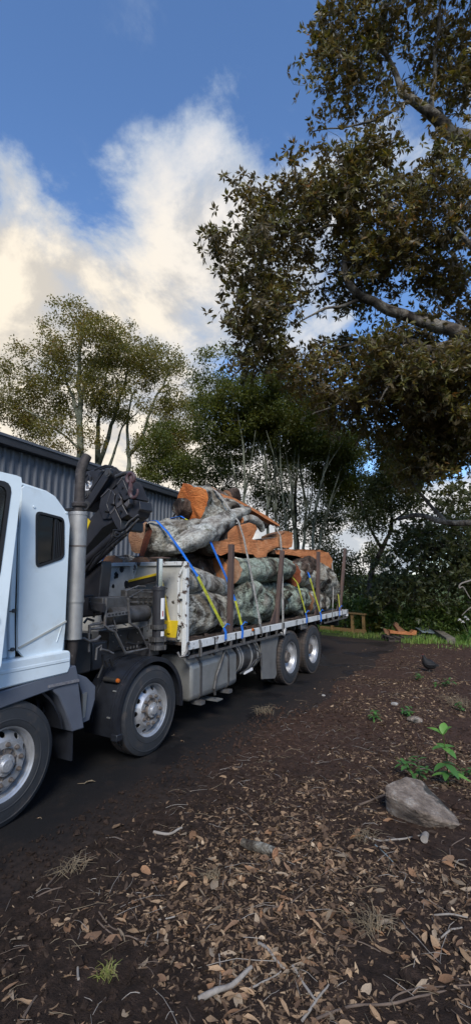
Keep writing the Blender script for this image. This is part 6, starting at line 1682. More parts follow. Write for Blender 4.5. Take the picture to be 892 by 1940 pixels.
def in_view(P, m=40):
    d = P - CAM; z = d @ _fw; a = 446 + F_PX * (d @ _rt) / z; b = 970 - F_PX * (d @ _up) / z
    return (z > 0.3) & (a > -m) & (a < 892 + m) & (b > 0) & (b < 1940 + m), z


def leaf_variant(k):
    """curled dead leaf, unit length along y, lying near z = 0: 5 stations x 3 across"""
    g = np.random.default_rng(500 + k)
    w = g.uniform(0.24, 0.62); curl = g.uniform(-1.6, 2.0); fold = g.uniform(0.05, 1.0); twist = g.uniform(-1.1, 1.1); bend = g.uniform(-0.45, 0.45)
    V = []
    for t in np.linspace(0, 1, 5):
        half = w * 0.5 * (math.sin(math.pi * min(max(t * 0.92 + 0.06, 0.02), 0.99)) ** 0.8) * g.uniform(0.85, 1.1)
        cz = 0.5 * curl * 0.35 * ((t - 0.5) ** 2 - 0.1) + 0.05; cx = bend * (t - 0.5) ** 2
        a = twist * (t - 0.5)
        for s_ in (-1, 0, 1):
            x = s_ * half * math.cos(fold * abs(s_)); z = half * abs(s_) * math.sin(fold) + g.uniform(-0.05, 0.05)
            V.append((cx + x * math.cos(a) - z * math.sin(a) * 0.3, t - 0.5, cz + x * math.sin(a) + z))
    V = np.array(V); V[:, 2] -= V[:, 2].min()
    F = [(3 * i + j, 3 * i + j + 1, 3 * i + j + 4, 3 * i + j + 3) for i in range(4) for j in (0, 1)]
    return V, np.array(F)


NVAR = 14
LV = [leaf_variant(k) for k in range(NVAR)]


def litter():
    g = np.random.default_rng(77)
    pts = []
    for (x0, x1, y0, y1, n) in ((0.75, 4.6, -1.5, 1.2, 34000), (0.7, 5.0, 1.2, 4.0, 24000), (0.4, 6.5, 4.0, 8.0, 22000), (0.0, 8.0, 8.0, 14.5, 14000), (4.6, 7.5, -3, 4, 2500), (1.2, 4.6, -4, -1.5, 1500)):
        p = np.stack([g.uniform(x0, x1, n), g.uniform(y0, y1, n)], -1)
        patch = fbm(np.stack([p[:, 0] * 1.3, p[:, 1] * 1.3, 0 * p[:, 0]], -1), 3, 71)
        edge = sstep(p[:, 0] - 0.66 - 0.3 * patch, 0.15 if y0 < 3 else 0.0, 1.5 if y0 < 3 else 0.7)
        keep = g.random(n) < np.clip(0.04 + 0.52 * edge + 1.25 * patch * edge, 0.03, 1)
        pts.append(p[keep])
    p = np.concatenate(pts); n = len(p)
    z = surf(p[:, 0], p[:, 1])
    L_ = np.clip(g.lognormal(math.log(0.027), 0.55, n), 0.009, 0.11)
    yaw = g.uniform(0, 2 * math.pi, n); tilt = g.normal(0, 0.32, n); roll = g.normal(0, 0.35, n); flip = g.random(n) < 0.25
    var = g.integers(0, NVAR, n); tone = np.clip(g.beta(1.7, 2.3, n) + 0.08 * g.normal(size=n), 0, 1)
    P = np.stack([p[:, 0], p[:, 1], z + 0.003 - 0.12 * L_ * g.random(n)], -1)
    vis, dep = in_view(P)
    score = np.where(vis, L_ / dep, 0) * (P[:, 0] > 0.8)
    top = set(np.argsort(-score)[:290].tolist())
    meshes = {}
    cz = np.array([0, 0, 1.0])
    Vs, Fs, To = [], [], []
    off = 0
    order = sorted(top)
    for i in order:
        k, m = int(var[i]), int(i) % len(DEAD)
        if (k, m) not in meshes:
            me = bpy.data.meshes.new('dead_leaf'); me.from_pydata([tuple(v) for v in LV[k][0]], [], [tuple(int(q) for q in f) for f in LV[k][1]]); me.materials.append(DEAD[m])
            me.polygons.foreach_set('use_smooth', [True] * len(me.polygons)); meshes[(k, m)] = me
        o = bpy.data.objects.new('dead_leaf', meshes[(k, m)]); COL.objects.link(o)
        o.location = P[i] + (0, 0, 0.003); o.scale = (L_[i],) * 3; o.rotation_euler = (tilt[i] * .7, roll[i] * .7, yaw[i])
        tag(o, 'dry curled brown leaf lying on the dark soil', 'leaf', 'larger dead leaves on the soil')
    for k in range(NVAR):
        idx = np.array([i for i in np.where(var == k)[0] if i not in top])
        B, F = LV[k]
        cy, sy = np.cos(yaw[idx]), np.sin(yaw[idx]); ct, st_ = np.cos(tilt[idx]), np.sin(tilt[idx]); cr_, sr = np.cos(roll[idx]), np.sin(roll[idx])
        Bx, By, Bz = B[:, 0][None], B[:, 1][None], B[:, 2][None]
        Bz = np.where(flip[idx][:, None], 0.2 - Bz, Bz)
        x1 = Bx * cr_[:, None] + Bz * sr[:, None]; z1 = -Bx * sr[:, None] + Bz * cr_[:, None]
        y2 = By * ct[:, None] - z1 * st_[:, None]; z2 = By * st_[:, None] + z1 * ct[:, None]
        x3 = x1 * cy[:, None] - y2 * sy[:, None]; y3 = x1 * sy[:, None] + y2 * cy[:, None]
        V = np.stack([x3, y3, z2], -1) * L_[idx][:, None, None] + P[idx][:, None, :]
        Vs.append(V.reshape(-1, 3)); Fs.append((np.arange(len(idx))[:, None, None] * len(B) + F[None]).reshape(-1) + off); off += V.shape[0] * V.shape[1]
        To.append(np.repeat(tone[idx], len(F)))
    o = np_mesh('leaf_litter', np.concatenate(Vs), np.concatenate(Fs), 4, M['litter'], {'var': np.concatenate(To)}, smooth=True)
    tag(o, 'scattered small dead leaves covering the bare earth', None, None, 'stuff')
    # crumbs of earth
    n = 14000
    p = np.stack([g.uniform(0.35, 4.6, n), g.uniform(-1.5, 4.5, n)], -1); r_ = np.clip(g.lognormal(math.log(0.008), 0.55, n), 0.003, 0.035)
    keep = g.random(n) < np.where(p[:, 0] < 2.2, 1.0, 0.45); p, r_ = p[keep], r_[keep]; n = len(p)
    oc = np.array([(1, 0, 0), (-1, 0, 0), (0, 1, 0), (0, -1, 0), (0, 0, 1), (0, 0, -1)], float); of = np.array([(0, 2, 4), (2, 1, 4), (1, 3, 4), (3, 0, 4), (2, 0, 5), (1, 2, 5), (3, 1, 5), (0, 3, 5)])
    V = (oc[None] * g.uniform(0.6, 1.3, (n, 6, 1)) + 0.2 * g.normal(size=(n, 6, 3))) * r_[:, None, None]
    a = g.uniform(0, 6.28, n); c_, s_ = np.cos(a)[:, None], np.sin(a)[:, None]
    V = np.stack([V[..., 0] * c_ - V[..., 1] * s_, V[..., 0] * s_ + V[..., 1] * c_, V[..., 2]], -1) + np.stack([p[:, 0], p[:, 1], surf(p[:, 0], p[:, 1]) + r_ * 0.4], -1)[:, None]
    o = np_mesh('soil_crumbs', V.reshape(-1, 3), (np.arange(n)[:, None, None] * 6 + of[None]).reshape(-1), 3, M['soil'], smooth=False)
    tag(o, 'loose crumbs of dark earth', None, None, 'stuff')
    # fine twigs and stalks
    tw = MB()
    for i in range(1500):
        far = i % 3 == 0
        x, y = (g.uniform(0.7, 6.5), g.uniform(3.5, 12)) if far else (g.uniform(0.8, 4.5), g.uniform(-1.3, 3.8))
        ln = float(np.clip(g.lognormal(math.log(0.10), 0.5), 0.03, 0.4)) * (1.3 if far else 1); a = g.uniform(0, 6.28); cv = g.normal(0, 0.45); r_ = g.uniform(0.0009, 0.0024) * (1.4 if far else 1)
        P_ = []
        px_, py_ = x, y
        for t in range(5):
            P_.append((px_, py_, 0)); px_ += ln / 4 * math.cos(a); py_ += ln / 4 * math.sin(a); a += cv / 4 + g.normal(0, 0.12)
        P_ = np.array(P_); lift = abs(g.normal(0, 0.012))
        P_[:, 2] = np.maximum(surf(P_[:, 0], P_[:, 1]), surf(P_[:, 0], P_[:, 1]).mean()) + 0.004 + lift * np.array((0, .6, 1, .7, .1))
        tw.tube(P_, [r_, r_, r_ * .9, r_ * .8, r_ * .5], 4, mi=int(g.integers(0, 3)), cap=False)
    o = tw.build('twig_litter', [M['twig'], M['stick'], M['straw']], None, smooth=60, solid=False); tag(o, 'thin dry twigs and stalks strewn over the earth', None, None, 'stuff')


litter()


def ground_path(pts, lift):
    out = []
    for a, b in pts:
        p = PZ(a, b, 0.05); out.append((p[0], p[1], float(surf(p[0], p[1])) + lift))
    return np.array(out)


# ---- single sticks
sticks = [
    ([(376, 1907), (410, 1895), (440, 1880), (476, 1847)], 0.019, 'stick', 'thick pale dead stick lying among the leaves by the soil edge', 'stick'),
    ([(490, 1792), (505, 1806), (522, 1828), (540, 1843)], 0.012, 'stick', 'bent white stick with a broken top', 'stick'),
    ([(554, 1838), (575, 1870), (598, 1900)], 0.010, 'stick', 'straight white stick pointing at the bent white stick', 'stick'),
    ([(572, 1938), (598, 1902), (622, 1872)], 0.009, 'stick', 'slim white stick crossing the end of the straight white one', 'stick'),
    ([(470, 1885), (505, 1866), (532, 1848)], 0.007, 'stick', 'thin pale stick beside the thick pale stick', 'stick'),
    ([(500, 1727), (540, 1720), (572, 1697), (600, 1678)], 0.007, 'twig', 'long brown twig with a gentle bend on open soil', 'twig'),
    ([(598, 1935), (660, 1905), (735, 1898), (790, 1885), (870, 1868)], 0.009, 'twig', 'long dark curving branch on the soil', 'branch'),
    ([(735, 1900), (752, 1880), (800, 1868), (892, 1860)], 0.006, 'twig', 'fork of the long dark curving branch', 'twig'),
    ([(692, 1588), (720, 1593), (755, 1592), (798, 1588)], 0.011, 'stick', 'pale stick lying below the rock', 'stick'),
    ([(710, 1602), (728, 1618), (744, 1634)], 0.006, 'sheet', 'thin blue-grey stick on reddish soil below the rock', 'stick'),
    ([(785, 1700), (810, 1708), (838, 1712)], 0.005, 'twig', 'short curved twig on bare soil', 'twig'),
    ([(818, 1728), (850, 1733), (885, 1740)], 0.008, 'stick', 'pale weathered twig on bare soil', 'twig'),
    ([(830, 1775), (852, 1765), (874, 1756)], 0.008, 'stick', 'short grey stick lying across the litter', 'stick'),
    ([(149, 1862), (148, 1840), (150, 1815)], 0.009, 'stick', 'short pale stick standing out of the dark soil', 'stick'),
    ([(45, 1930), (60, 1905), (70, 1890)], 0.009, 'twig', 'brown stick at the dark soil edge', 'stick'),
    ([(185, 1742), (215, 1768), (245, 1775), (272, 1785)], 0.006, 'twig', 'arched brown twig over the dark soil', 'twig'),
    ([(188, 1728), (210, 1755), (232, 1762)], 0.006, 'twig', 'thin brown twig beside the arched one', 'twig'),
    ([(300, 1740), (330, 1734), (352, 1718)], 0.006, 'stick', 'forked pale twig on dark soil', 'twig'),
    ([(415, 1812), (418, 1850), (416, 1875)], 0.006, 'stick', 'upright thin pale stalk beside the thick stick', 'stalk'),
    ([(90, 1668), (105, 1650), (118, 1635)], 0.010, 'twig', 'dark stick by the withered weed', 'stick'),
    ([(70, 1690), (95, 1682), (120, 1672)], 0.007, 'twig', 'slim dark stick below the withered weed', 'stick'),
    ([(680, 1530), (705, 1522), (735, 1508)], 0.014, 'twig', 'dark root running into the rock', 'root'),
    ([(292, 1575), (320, 1580), (345, 1572)], 0.016, 'stick', 'knobbly pale stick at the edge of the driveway', 'stick'),
    ([(400, 1470), (430, 1455), (455, 1448)], 0.005, 'twig', 'fine twig on the black soil', 'twig'),
    ([(640, 1775), (690, 1790), (720, 1800)], 0.005, 'twig', 'thin wandering twig in dry grass', 'twig'),
    ([(820, 1640), (850, 1630), (853, 1605), (880, 1592)], 0.006, 'twig', 'crooked twig right of the rock', 'twig'),
]
for pts, r_, mt, lab, cat in sticks:
    r_ = r_ * 0.75
    P = smooth_path(ground_path(pts, r_ * 0.9), 4); P[1:-1] += r_ * 0.6 * np.stack([fbm(P[1:-1] * 11 + k * 9, 2, k) for k in range(3)], -1)
    rr = np.linspace(r_, r_ * 0.7, len(P)) * (1 + 0.15 * fbm(P * 22, 2, 3))
    o = MB().tube(P, rr, 8).build('stick', M[mt], None, smooth=50, base=P[0], solid=False); tag(o, lab, cat, 'sticks on the soil')


def chunk(name, pts, rads, bark, cut, label, cat, seed=0):
    P = ground_path(pts, 0.0); P[:, 2] += np.array(rads) * 0.85
    o = log(name, P, rads, label, bark, (cut, cut), gnarl=0.12, seed=seed); o['category'] = cat; del o['group']
    return o


chunk('wood_chunk', [(458, 1604), (480, 1612), (500, 1618), (521, 1628)], [0.026, 0.036, 0.038, 0.036], 'bark_grey', 'wood_dull', 'short lichen-spotted branch section lying on the litter', 'wood', 90)
P = PZ(803, 1598, 0.05); st_ = np.array((P[0], P[1], float(surf(P[0], P[1]))))
o = MB().tube([st_ + (0, 0.10, 0.012), st_ + (0, 0.03, 0.03), st_ + (0.005, -0.03, 0.035)], [0.022, 0.026, 0.027], 14).build('wood_chunk', M['stick'], None, base=st_); tag(o, 'pale sawn stub pointing out from under the rock', 'wood')


# ---- the rock
def rock():
    import bmesh
    c = PZ(813, 1577, 0.03); z0 = float(surf(c[0], c[1])) - 0.05
    dep = 3.75; s_ = dep / F_PX
    right = _rt; fwd = unit(np.array((_fw[0], _fw[1], 0)))
    # profile points: (across, up, depth) in metres, from the outline
    raw = [(-.24, .22, .12), (-.17, .20, .03), (-.12, .175, -.05), (-.03, .165, -.06), (.06, .10, -.07), (.25, .055, -.04), (.265, .06, .04), (-.285, .20, .16), (-.26, .25, .23), (-.05, .285, .32), (.05, .255, .34), (.11, .225, .33), (.255, .08, .13), (-.22, -.02, .22), (-.10, -.02, .10), (0, -.03, .03), (.17, -.02, .02), (.21, -.02, .1), (-.25, -.03, .3), (0, -.03, .42), (.2, -.03, .3)]
    bm = bmesh.new()
    base = np.array((c[0], c[1], z0 + 0.03)) + fwd * 0.02
    for a, b, d in raw: bm.verts.new(Vector(right * a + fwd * d + np.array((0, 0, b * 1.0))))
    r_ = bmesh.ops.convex_hull(bm, input=bm.verts)
    bmesh.ops.delete(bm, geom=[v for v in bm.verts if not v.link_faces], context='VERTS')
    bmesh.ops.bevel(bm, geom=list(bm.edges), offset=0.007, segments=1, affect='EDGES')
    bmesh.ops.triangulate(bm, faces=bm.faces)
    for _ in range(3): bmesh.ops.subdivide_edges(bm, edges=[e for e in bm.edges if e.calc_length() > 0.03], cuts=1, use_grid_fill=False); bmesh.ops.triangulate(bm, faces=bm.faces)
    V = np.array([v.co for v in bm.verts]); bm.normal_update(); Nn = np.array([v.normal for v in bm.verts])
    V = V + Nn * (0.006 * fbm(V * 9, 3, 5) + 0.004 * fbm(V * 34, 2, 8))[:, None] - Nn * 0.018 * np.clip(fbm(V * 5 + 3, 2, 12) - 0.35, 0, 1)[:, None]
    for v, q in zip(bm.verts, V): v.co = q
    me = bpy.data.meshes.new('rock'); bm.to_mesh(me); bm.free(); me.materials.append(M['rock'])
    me.polygons.foreach_set('use_smooth', [True] * len(me.polygons)); me.set_sharp_from_angle(angle=R(28))
    o = bpy.data.objects.new('rock', me); COL.objects.link(o); o.location = base
    tag(o, 'large angular brown-grey rock with a chipped underside', 'rock')


rock()
for i, (a, b, r_, lab) in enumerate(((747, 1335, 0.05, 'small pale stone on the leafy soil'), (785, 1368, 0.09, 'lumpy grey stone beyond the seedling'), (612, 1313, 0.03, 'small pinkish stone near the drive wheels'))):
    p = PZ(a, b, 0.05); g = np.random.default_rng(i); P = unit(g.normal(size=(40, 3))) * np.array((1.2, .8, .6)) * r_
    import bmesh
    bm = bmesh.new()
    for q in P: bm.verts.new(q)
    bmesh.ops.convex_hull(bm, input=bm.verts); bmesh.ops.delete(bm, geom=[v for v in bm.verts if not v.link_faces], context='VERTS')
    me = bpy.data.meshes.new('stone'); bm.to_mesh(me); bm.free(); me.materials.append(M['concrete'] if i != 1 else M['rock'])
    o = bpy.data.objects.new('stone', me); COL.objects.link(o); o.location = (p[0], p[1], float(surf(p[0], p[1])) + r_ * 0.3); tag(o, lab, 'stone')


# ---- seedlings
def broad_leaf(p, az, el, ln, w, parent, mat, tone):
    """one broad leaf: 6 stations x 3 across, drooping"""
    a = np.array((math.cos(az) * math.cos(el), math.sin(az) * math.cos(el), math.sin(el))); s_ = unit(np.cross(a, (0, 0, 1))); n_ = np.cross(s_, a)
    V = []
    for t in np.linspace(0, 1, 6):
        half = w * 0.5 * math.sin(math.pi * min(max(t ** 0.8, 0.03), 0.985)) ** 0.75
        c = p + a * ln * t - np.array((0, 0, 0.35 * ln * t * t))
        for k in (-1, 0, 1): V.append(c + s_ * k * half + n_ * (0.18 * half * abs(k)))
    F = np.array([(3 * i + j, 3 * i + j + 1, 3 * i + j + 4, 3 * i + j + 3) for i in range(5) for j in (0, 1)]).reshape(-1)
    return np_mesh('leaf', np.array(V), F, 4, M[mat], {'var': np.full(10, tone)}, smooth=True, parent=parent)


g = np.random.default_rng(9)
p = PZ(848, 1486, 0.05); pb = np.array((p[0], p[1], float(surf(p[0], p[1])) - 0.005))
sd = empty('seedling', pb); tag(sd, 'tall bright green seedling with broad leaves beside the rock', 'plant')
up = np.array((-0.02, 0.0, 0.47))
MB().tube([pb, pb + up * 0.5 + (0.012, 0, 0), pb + up], [0.006, 0.005, 0.003], 7).build('stem', M['shrub_leaf'], sd)
cam_az = math.atan2(-_fw[1], -_fw[0])
for h, az, el, ln, w, tn in ((1.0, 2.2, .5, .15, .055, 1), (1.0, 1.0, 1.1, .13, .06, .85), (1.0, -.2, 1.0, .12, .055, .7), (.97, 3.2, .9, .10, .045, .9), (.72, .3, .3, .11, .06, .6), (.72, 1.9, .4, .10, .055, .65), (.74, 3.4, .3, .11, .05, .35), (.70, -1.3, .1, .12, .06, .5), (.72, 4.6, .35, .10, .055, .8), (.45, .2, -.1, .14, .06, .1), (.45, 1.2, .0, .13, .055, .05), (.42, 4.9, .0, .15, .06, .15), (.42, 3.6, .1, .13, .055, .2), (.22, 5.6, .25, .17, .065, .95), (.22, 3.3, .35, .13, .045, .7), (.24, 4.2, .2, .12, .05, .2), (.20, 1.5, .2, .14, .055, .25)):
    broad_leaf(pb + up * h + g.normal(size=3) * 0.004, az + YAW, el, ln * 1.3, w * 1.35, sd, 'seedling', tn)
for i, (a, b, hgt, nlf, lab, spread_) in enumerate(((795, 1480, 0.20, 34, 'dark green weed growing behind the rock', 0.20), (880, 1475, 0.14, 16, 'small green weed beside the tall seedling', 0.12), (706, 1366, 0.16, 14, 'small upright weed on open soil', 0.07), (768, 1358, 0.16, 22, 'low green weed patch on the leafy soil', 0.16), (872, 1350, 0.14, 16, 'green weed in the dry straw', 0.14), (790, 1290, 0.16, 22, 'low green weed near the black hen', 0.22), (840, 1300, 0.14, 20, 'green creeping weed beyond the black hen', 0.25), (745, 1602 - 0, 0.0, 0, '', 0))):
    if not nlf: continue
    p = PZ(a, b, 0.05); q = np.array((p[0], p[1], float(surf(p[0], p[1])) - 0.004)); w_ = empty('weed', q); tag(w_, lab, 'weed')
    for k in range(max(3, nlf // 5)):
        d = g.normal(size=2) * spread_ * 0.6; e = q + (d[0], d[1], hgt * g.uniform(.5, 1)); MB().tube([q, (q + e) / 2 + (0, 0, .01), e], [0.003, 0.0025, 0.0015], 5).build('stem', M['shrub_leaf'], w_)
        for m in range(5): broad_leaf(q + (e - q) * g.uniform(.35, 1), g.uniform(0, 6.28), g.uniform(-.1, .8), g.uniform(.06, .12), g.uniform(.028, .05), w_, 'seedling', g.uniform(0, .35))

# ---- tufts of dry and green grass on the soil
for i, (a, b, n, hgt, mt, lab) in enumerate(((205, 1850, 60, .075, 'grass', 'small tuft of yellow-green grass in the dark soil'), (132, 1645, 40, .20, 'straw', 'withered straw-coloured weed at the driveway edge'), (705, 1755, 70, .16, 'straw', 'dry straw tuft on the open soil'), (500, 1345, 60, .26, 'straw', 'wispy dry grass where the soil meets the driveway'), (868, 1335, 80, .34, 'straw', 'bundle of pale straw lying beyond the seedling'), (405, 1660, 30, .12, 'straw', 'thin dry stalks on the leaf litter'), (690, 1590, 36, .14, 'straw', 'scraggly dry stalks left of the rock'))):
    p = PZ(a, b, 0.05); q = np.array((p[0], p[1], float(surf(p[0], p[1])))); mb = MB()
    for k in range(n):
        az = g.uniform(0, 6.28); ln = hgt * g.uniform(.5, 1.2); lean = g.uniform(.3, 1.3); o_ = q + (g.normal() * .03 * hgt * 8, g.normal() * .03 * hgt * 8, 0)
        d = np.array((math.cos(az), math.sin(az), 0))
        mb.tube([o_, o_ + d * ln * .3 * lean + (0, 0, ln * .45 / (1 + .3 * lean)), o_ + d * ln * .8 * lean + (0, 0, ln * .5 / (1 + lean * .7))], [.0022, .0018, .0006], 3, cap=False)
    o = mb.build('grass_tuft', M[mt], None, solid=False, base=q); tag(o, lab, 'grass tuft')
    if mt == 'grass':
        at = o.data.attributes.new('var', 'FLOAT', 'FACE'); at.data.foreach_set('value', np.repeat(g.uniform(.88, 1.0, n), len(o.data.polygons) // n + 1)[:len(o.data.polygons)].astype(np.float32))

# ---- leaves on the driveway
for i, (a, b, ln, lab) in enumerate(((170, 1484, 0.11, 'single tan leaf with a long stalk on the black driveway'), (330, 1393, 0.05, 'small tan leaf behind the second wheel'), (345, 1405, 0.05, 'small tan leaf lying alone on the driveway'), (72, 1552, 0.03, 'tiny pale chip beside the front tyre'))):
    p = PZ(a, b, 0.0); root = empty('fallen_leaf', (p[0], p[1], 0.006)); tag(root, lab, 'leaf')
    me = bpy.data.meshes.new('blade'); me.from_pydata([tuple(v * ln) for v in LV[(3 + i) % NVAR][0]], [], [tuple(int(q) for q in f) for f in LV[(3 + i) % NVAR][1]]); me.materials.append(DEAD[0] if i else M['straw'])
    o = bpy.data.objects.new('blade', me); COL.objects.link(o); o.parent = root; root.rotation_euler = (0, 0, -0.5 + i)
    MB().tube([root.location + Vector((0, -ln * .5, 0.006)), root.location + Vector((-.01, -ln * .8, 0.008)), root.location + Vector((-.03, -ln, 0.004))], [.003, .0025, .002], 5).build('stalk', M['straw'], root)


# ================================================================== far edge of the yard
def grass_field():
    g = np.random.default_rng(15); n = 90000
    x = g.uniform(-9, 11, n); y = g.uniform(11.5, 22, n)
    back = 14.1 - 0.42 * x + 0.8 * fbm(np.stack([x * .9, y * .9, 0 * x], -1), 3, 51)
    d = y - back; keep = (g.random(n) < sstep(d, -0.7, 0.35) * 0.96 + 0.012) & ~((x < 0.9) & (y < 13.6 - .25 * x))
    x, y, d = x[keep], y[keep], d[keep]; n = len(x)
    z = np.maximum(soil_height(x, y), -0.042); z = np.where(x < 0.2, -0.042, z)
    h = g.uniform(.05, .16, n) * (1 + 0.8 * np.clip(fbm(np.stack([x, y, 0 * x], -1) * .8, 2, 3), 0, 1)); h = np.where(y > 17, h * 1.8, h)
    az = g.uniform(0, 6.28, n); dv = np.stack([np.cos(az), np.sin(az), 0 * az], -1); sv = np.stack([-np.sin(az), np.cos(az), 0 * az], -1); b = np.stack([x, y, z], -1)
    w = g.uniform(.006, .014, n)[:, None]; hh = h[:, None]; zz = np.array((0, 0, 1.0))
    ln = g.uniform(.1, .7, n)[:, None]
    V = np.stack([b - sv * w, b + sv * w, b + dv * hh * ln * .4 + zz * hh * .6 + sv * w * .7, b + dv * hh * ln + zz * hh], 1)
    F = np.arange(n)[:, None] * 4 + np.array([0, 1, 2, 3])
    o = np_mesh('grass', V.reshape(-1, 3), F.reshape(-1), 4, M['grass'], {'var': np.clip(.45 + .3 * fbm(b * .7, 2, 9) + .2 * g.normal(size=n), 0, 1)}, smooth=False)
    tag(o, 'green grass growing along the far edge of the yard', None, None, 'stuff')


grass_field()

# timber frame
tf = empty('timber_frame', (-1.3, 15.6, -0.04)); tag(tf, 'low yellow timber frame of posts and rails behind the truck tail', 'fence')


def tpost(a, b_top, b_bot, dep, w=0.10):
    p, q = PD(a, b_bot, dep), PD(a, b_top, dep); MB().obox((p[0], p[1], -0.05), (p[0], p[1], q[2]), w, w, up=(0, 1, 0)).build('post', M['timber'], tf, bevel=0.008)


tpost(668, 1160, 1197, 17.6, .12); tpost(689, 1163, 1199, 17.3, .11); tpost(629, 1174, 1192, 18.2, .11)
a, b = PD(660, 1161, 17.7), PD(693, 1164, 17.25); MB().obox(a, b, .11, .06).build('top_rail', M['timber'], tf, bevel=.006)
a, b = PD(606, 1190, 18.6), PD(693, 1200, 17.2); a[2], b[2] = 0.07, 0.07; MB().obox(a, b, .06, .14).build('bottom_rail', M['timber'], tf, bevel=.006)

# split orange wood on dark pallets
pal = empty('pallet', tuple(gpt(752, 15.9))); tag(pal, 'dark weathered pallet under the orange split wood', 'pallet')
c = gpt(760, 15.9, 0.0)
for k in range(6):
    o_ = c + unit(np.array((_rt[0], _rt[1], 0))) * (-0.55 + 0.23 * k); f_ = unit(np.array((_fw[0], _fw[1], 0)))
    MB().obox(o_ - f_ * .45 + (0, 0, .10), o_ + f_ * .45 + (0, 0, .10), .16, .025).build('pallet_board', M['pallet'], pal)
for k in (-.35, 0, .35):
    f_ = unit(np.array((_fw[0], _fw[1], 0))); r_ = unit(np.array((_rt[0], _rt[1], 0))); q = c + f_ * k
    MB().obox(q - r_ * .65 + (0, 0, .03), q + r_ * .65 + (0, 0, .03), .08, .11).build('bearer', M['pallet'], pal)
wd_ = [([(738, 1199), (760, 1201), (788, 1203), (789, 1194), (784, 1193), (778, 1199), (770, 1195), (760, 1197), (745, 1194), (738, 1193)], 15.7, .30, 'wood', 'orange split slab lying on the dark pallet'),
       ([(746, 1182), (749, 1176), (753, 1178), (755, 1183), (768, 1193), (763, 1200), (757, 1200), (752, 1190)], 15.9, .16, 'wood_dull', 'brown split wedge standing up from the orange slab'),
       ([(725, 1186), (730, 1187), (738, 1195), (742, 1199), (734, 1199), (728, 1195)], 15.8, .06, 'wood_dull', 'thin curved bark slab leaning at the pallet end')]
for i, (pts, dep, th, mt, lab) in enumerate(wd_):
    P = np.array([PD(a, b, dep) for a, b in pts]); f_ = unit(np.array((_fw[0], _fw[1], 0))); n = len(P); Q = P + f_ * th
    lift = 0.115 - P[:, 2].min(); P[:, 2] += lift; Q[:, 2] += lift
    mb = MB(); mb.add(list(P) + list(Q), [tuple(range(n)), tuple(range(2 * n - 1, n - 1, -1))] + [(j, n + j, n + (j + 1) % n, (j + 1) % n) for j in range(n)])
    o = mb.build('split_wood', M[mt], None, smooth=20, base=P.mean(0), bevel=.01); tag(o, lab, 'wood', 'split wood on the pallet')
# grey beam and the old sheet
a, b = gpt(846, 14.7, 0.10), gpt(822, 16.4, 0.16)
o = MB().obox(a, b, .26, .2).build('timber_beam', M['oldwood'], None, base=a, bevel=.012); tag(o, 'weathered grey squared beam lying in the grass', 'beam')
a, b = gpt(793, 16.2, 0.0), gpt(820, 16.2, 0.0); f_ = unit(np.array((_fw[0], _fw[1], 0)))
sh_ = MB(); z_ = 0.22
sh_.add([a + (0, 0, z_), b + (0, 0, z_ - .04), b + f_ * .7 + (0, 0, z_ + .06), a + f_ * .7 + (0, 0, z_ + .08), a + (0, 0, z_ - .03), b + (0, 0, z_ - .07), b + f_ * .7 + (0, 0, z_ + .03), a + f_ * .7 + (0, 0, z_ + .05)], [(0, 1, 2, 3), (7, 6, 5, 4), (0, 4, 5, 1), (1, 5, 6, 2), (2, 6, 7, 3), (3, 7, 4, 0)])
st = sh_.build('old_sheet', M['sheet'], None, base=a); tag(st, 'old blue-grey board lying raised on blocks in the grass', 'board')
for q in (a + f_ * .3 + unit(b - a) * .1, b + f_ * .3 - unit(b - a) * .1): MB().box(q + (-.08, -.08, -.05), q + (.08, .08, z_ - .03)).build('block', M['oldwood'], st)
# white flowers
fw_ = empty('flowering_plant', tuple(gpt(880, 15.2))); tag(fw_, 'plant with white flowers in front of the dense fig bush', 'plant')
for i, (a, b) in enumerate(((870, 1176), (881, 1171), (885, 1175), (876, 1180))):
    c = PD(a, b, 15.2); base = gpt(878 + i, 15.2); MB().tube([base, (base + c) / 2 + (.03, 0, .02), c], [.012, .009, .005], 5).build('stem', M['shrub_leaf'], fw_)
    mb = MB()
    for k in range(6):
        t = k * math.pi / 3; u = np.array((math.cos(t), math.sin(t), 0)); s_ = np.array((-math.sin(t), math.cos(t), 0)); r_ = 0.085
        mb.add([c, c + u * r_ * .6 + s_ * r_ * .35 + (0, 0, .03), c + u * r_ + (0, 0, .0), c + u * r_ * .6 - s_ * r_ * .35 + (0, 0, .03)], [(0, 1, 2, 3)])
        mb.add([c, c + u * r_ * .5 + (0, 0, .06), c + u * r_ * .3 + s_ * .03 + (0, 0, .07)], [(0, 1, 2)])
    mb.build('flower', M['petal'], fw_, solid=False)
for k in range(14):
    base = gpt(872 + k * 1.2, 15.2); az = g.uniform(0, 6.28); broad_leaf(base + (0, 0, .1 + .02 * k), az, .9, .32, .05, fw_, 'seedling', g.uniform(0, .3))


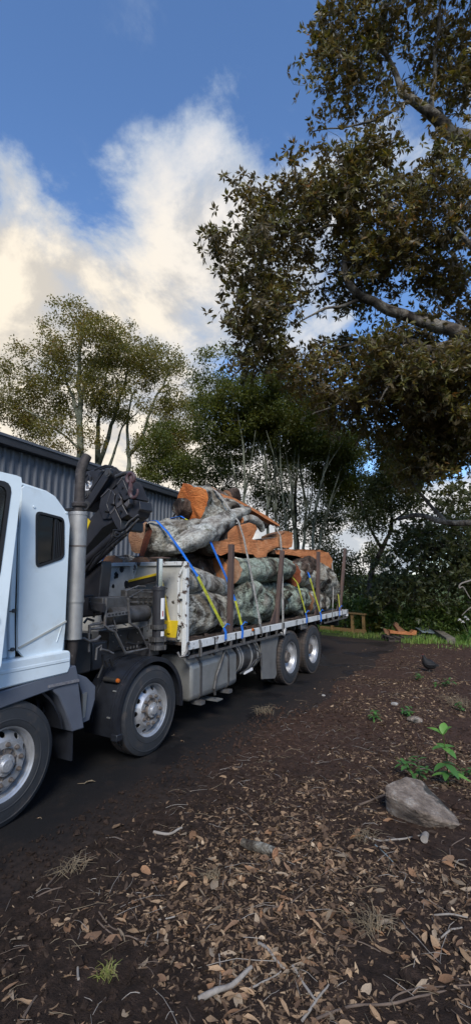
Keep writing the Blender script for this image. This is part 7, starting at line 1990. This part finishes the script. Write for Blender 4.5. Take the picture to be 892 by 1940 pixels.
# ---- the hen
def hen():
    p = PZ(811, 1273, 0.05); q = np.array((p[0], p[1], float(surf(p[0], p[1])))); root = empty('hen', q); tag(root, 'black hen standing on the leaf litter', 'hen')
    # body loft along a spine in the picture plane (a: across to the left, z up)
    left = -_rt; side = unit(np.cross(left, (0, 0, 1)))
    sp = [(-.165, .095, .010, .012), (-.145, .105, .045, .045), (-.10, .125, .078, .080), (-.04, .145, .102, .105), (.015, .170, .100, .105), (.052, .208, .080, .085), (.072, .25, .055, .056), (.082, .285, .038, .040), (.090, .312, .030, .031), (.102, .328, .026, .026), (.116, .333, .016, .016), (.123, .333, .005, .005)]
    n = 16; V = []
    P = np.array([q + left * a + np.array((0, 0, z)) for a, z, _, _ in sp]); T_ = unit(np.gradient(P, axis=0))
    for i, (a, z, r1, r2) in enumerate(sp):
        upv = unit(np.cross(side, T_[i]));
        for k in range(n):
            t = 2 * math.pi * k / n; V.append(P[i] + side * r1 * math.cos(t) + upv * r2 * math.sin(t))
    mb = MB(); mb.add(V, [(i * n + j, i * n + (j + 1) % n, (i + 1) * n + (j + 1) % n, (i + 1) * n + j) for i in range(len(sp) - 1) for j in range(n)] + [tuple(range(n)), tuple((len(sp) - 1) * n + j for j in range(n))])
    mb.build('body', M['feather'], root, smooth=70)
    tl = MB()
    for k in range(-3, 4):
        b0 = q - left * .10 + (0, 0, .14); e = b0 - left * .11 + side * .014 * k + np.array((0, 0, .01 - .008 * abs(k))); tl.obox(b0 + side * .008 * k, e, .03, .006, up=side)
    tl.build('tail', M['feather'], root)
    for s_ in (-1, 1):
        wv = MB(); c = q + side * .078 * s_ + (0, 0, .155)
        wv.tube([c + left * .06 + (0, 0, .01), c, c - left * .09 + (0, 0, .0), c - left * .15 + (0, 0, .02)], [.02, .04, .03, .008], 8); wv.build('wing', M['feather'], root)
        lg = MB(); f0 = q + side * .032 * s_
        lg.tube([f0 + (0, 0, .10), f0 + left * -.008 + (0, 0, .055), f0 + left * .004 + (0, 0, .008)], [.018, .008, .006], 8)
        for t in (-.5, 0, .5, math.pi): lg.tube([f0 + (0, 0, .008), f0 + (left * math.cos(t) + side * math.sin(t)) * .04 + np.array((0, 0, .004))], [.005, .003], 5)
        lg.build('leg', M['claw'], root)
    hd = q + left * .104 + np.array((0, 0, .326))
    MB().tube([hd + left * .018, hd + left * .038 - (0, 0, .005), hd + left * .05 - (0, 0, .012)], [.010, .006, .001], 8).build('beak', M['claw'], root)
    cm = MB(); cm.prism([(-.02, 0), (-.018, .02), (-.008, .014), (0, .026), (.008, .016), (.016, .022), (.02, 0)], 'y', -.004, .004)
    cm.v = [tuple(hd + left * v[0] + side * v[1] + np.array((0, 0, .02 + v[2]))) for v in cm.v]; cm.build('comb', M['comb'], root)
    wt = MB(); wt.tube([hd + left * .025 - (0, 0, .012), hd + left * .022 - (0, 0, .035)], [.008, .006], 8); wt.build('wattle', M['comb'], root)


hen()
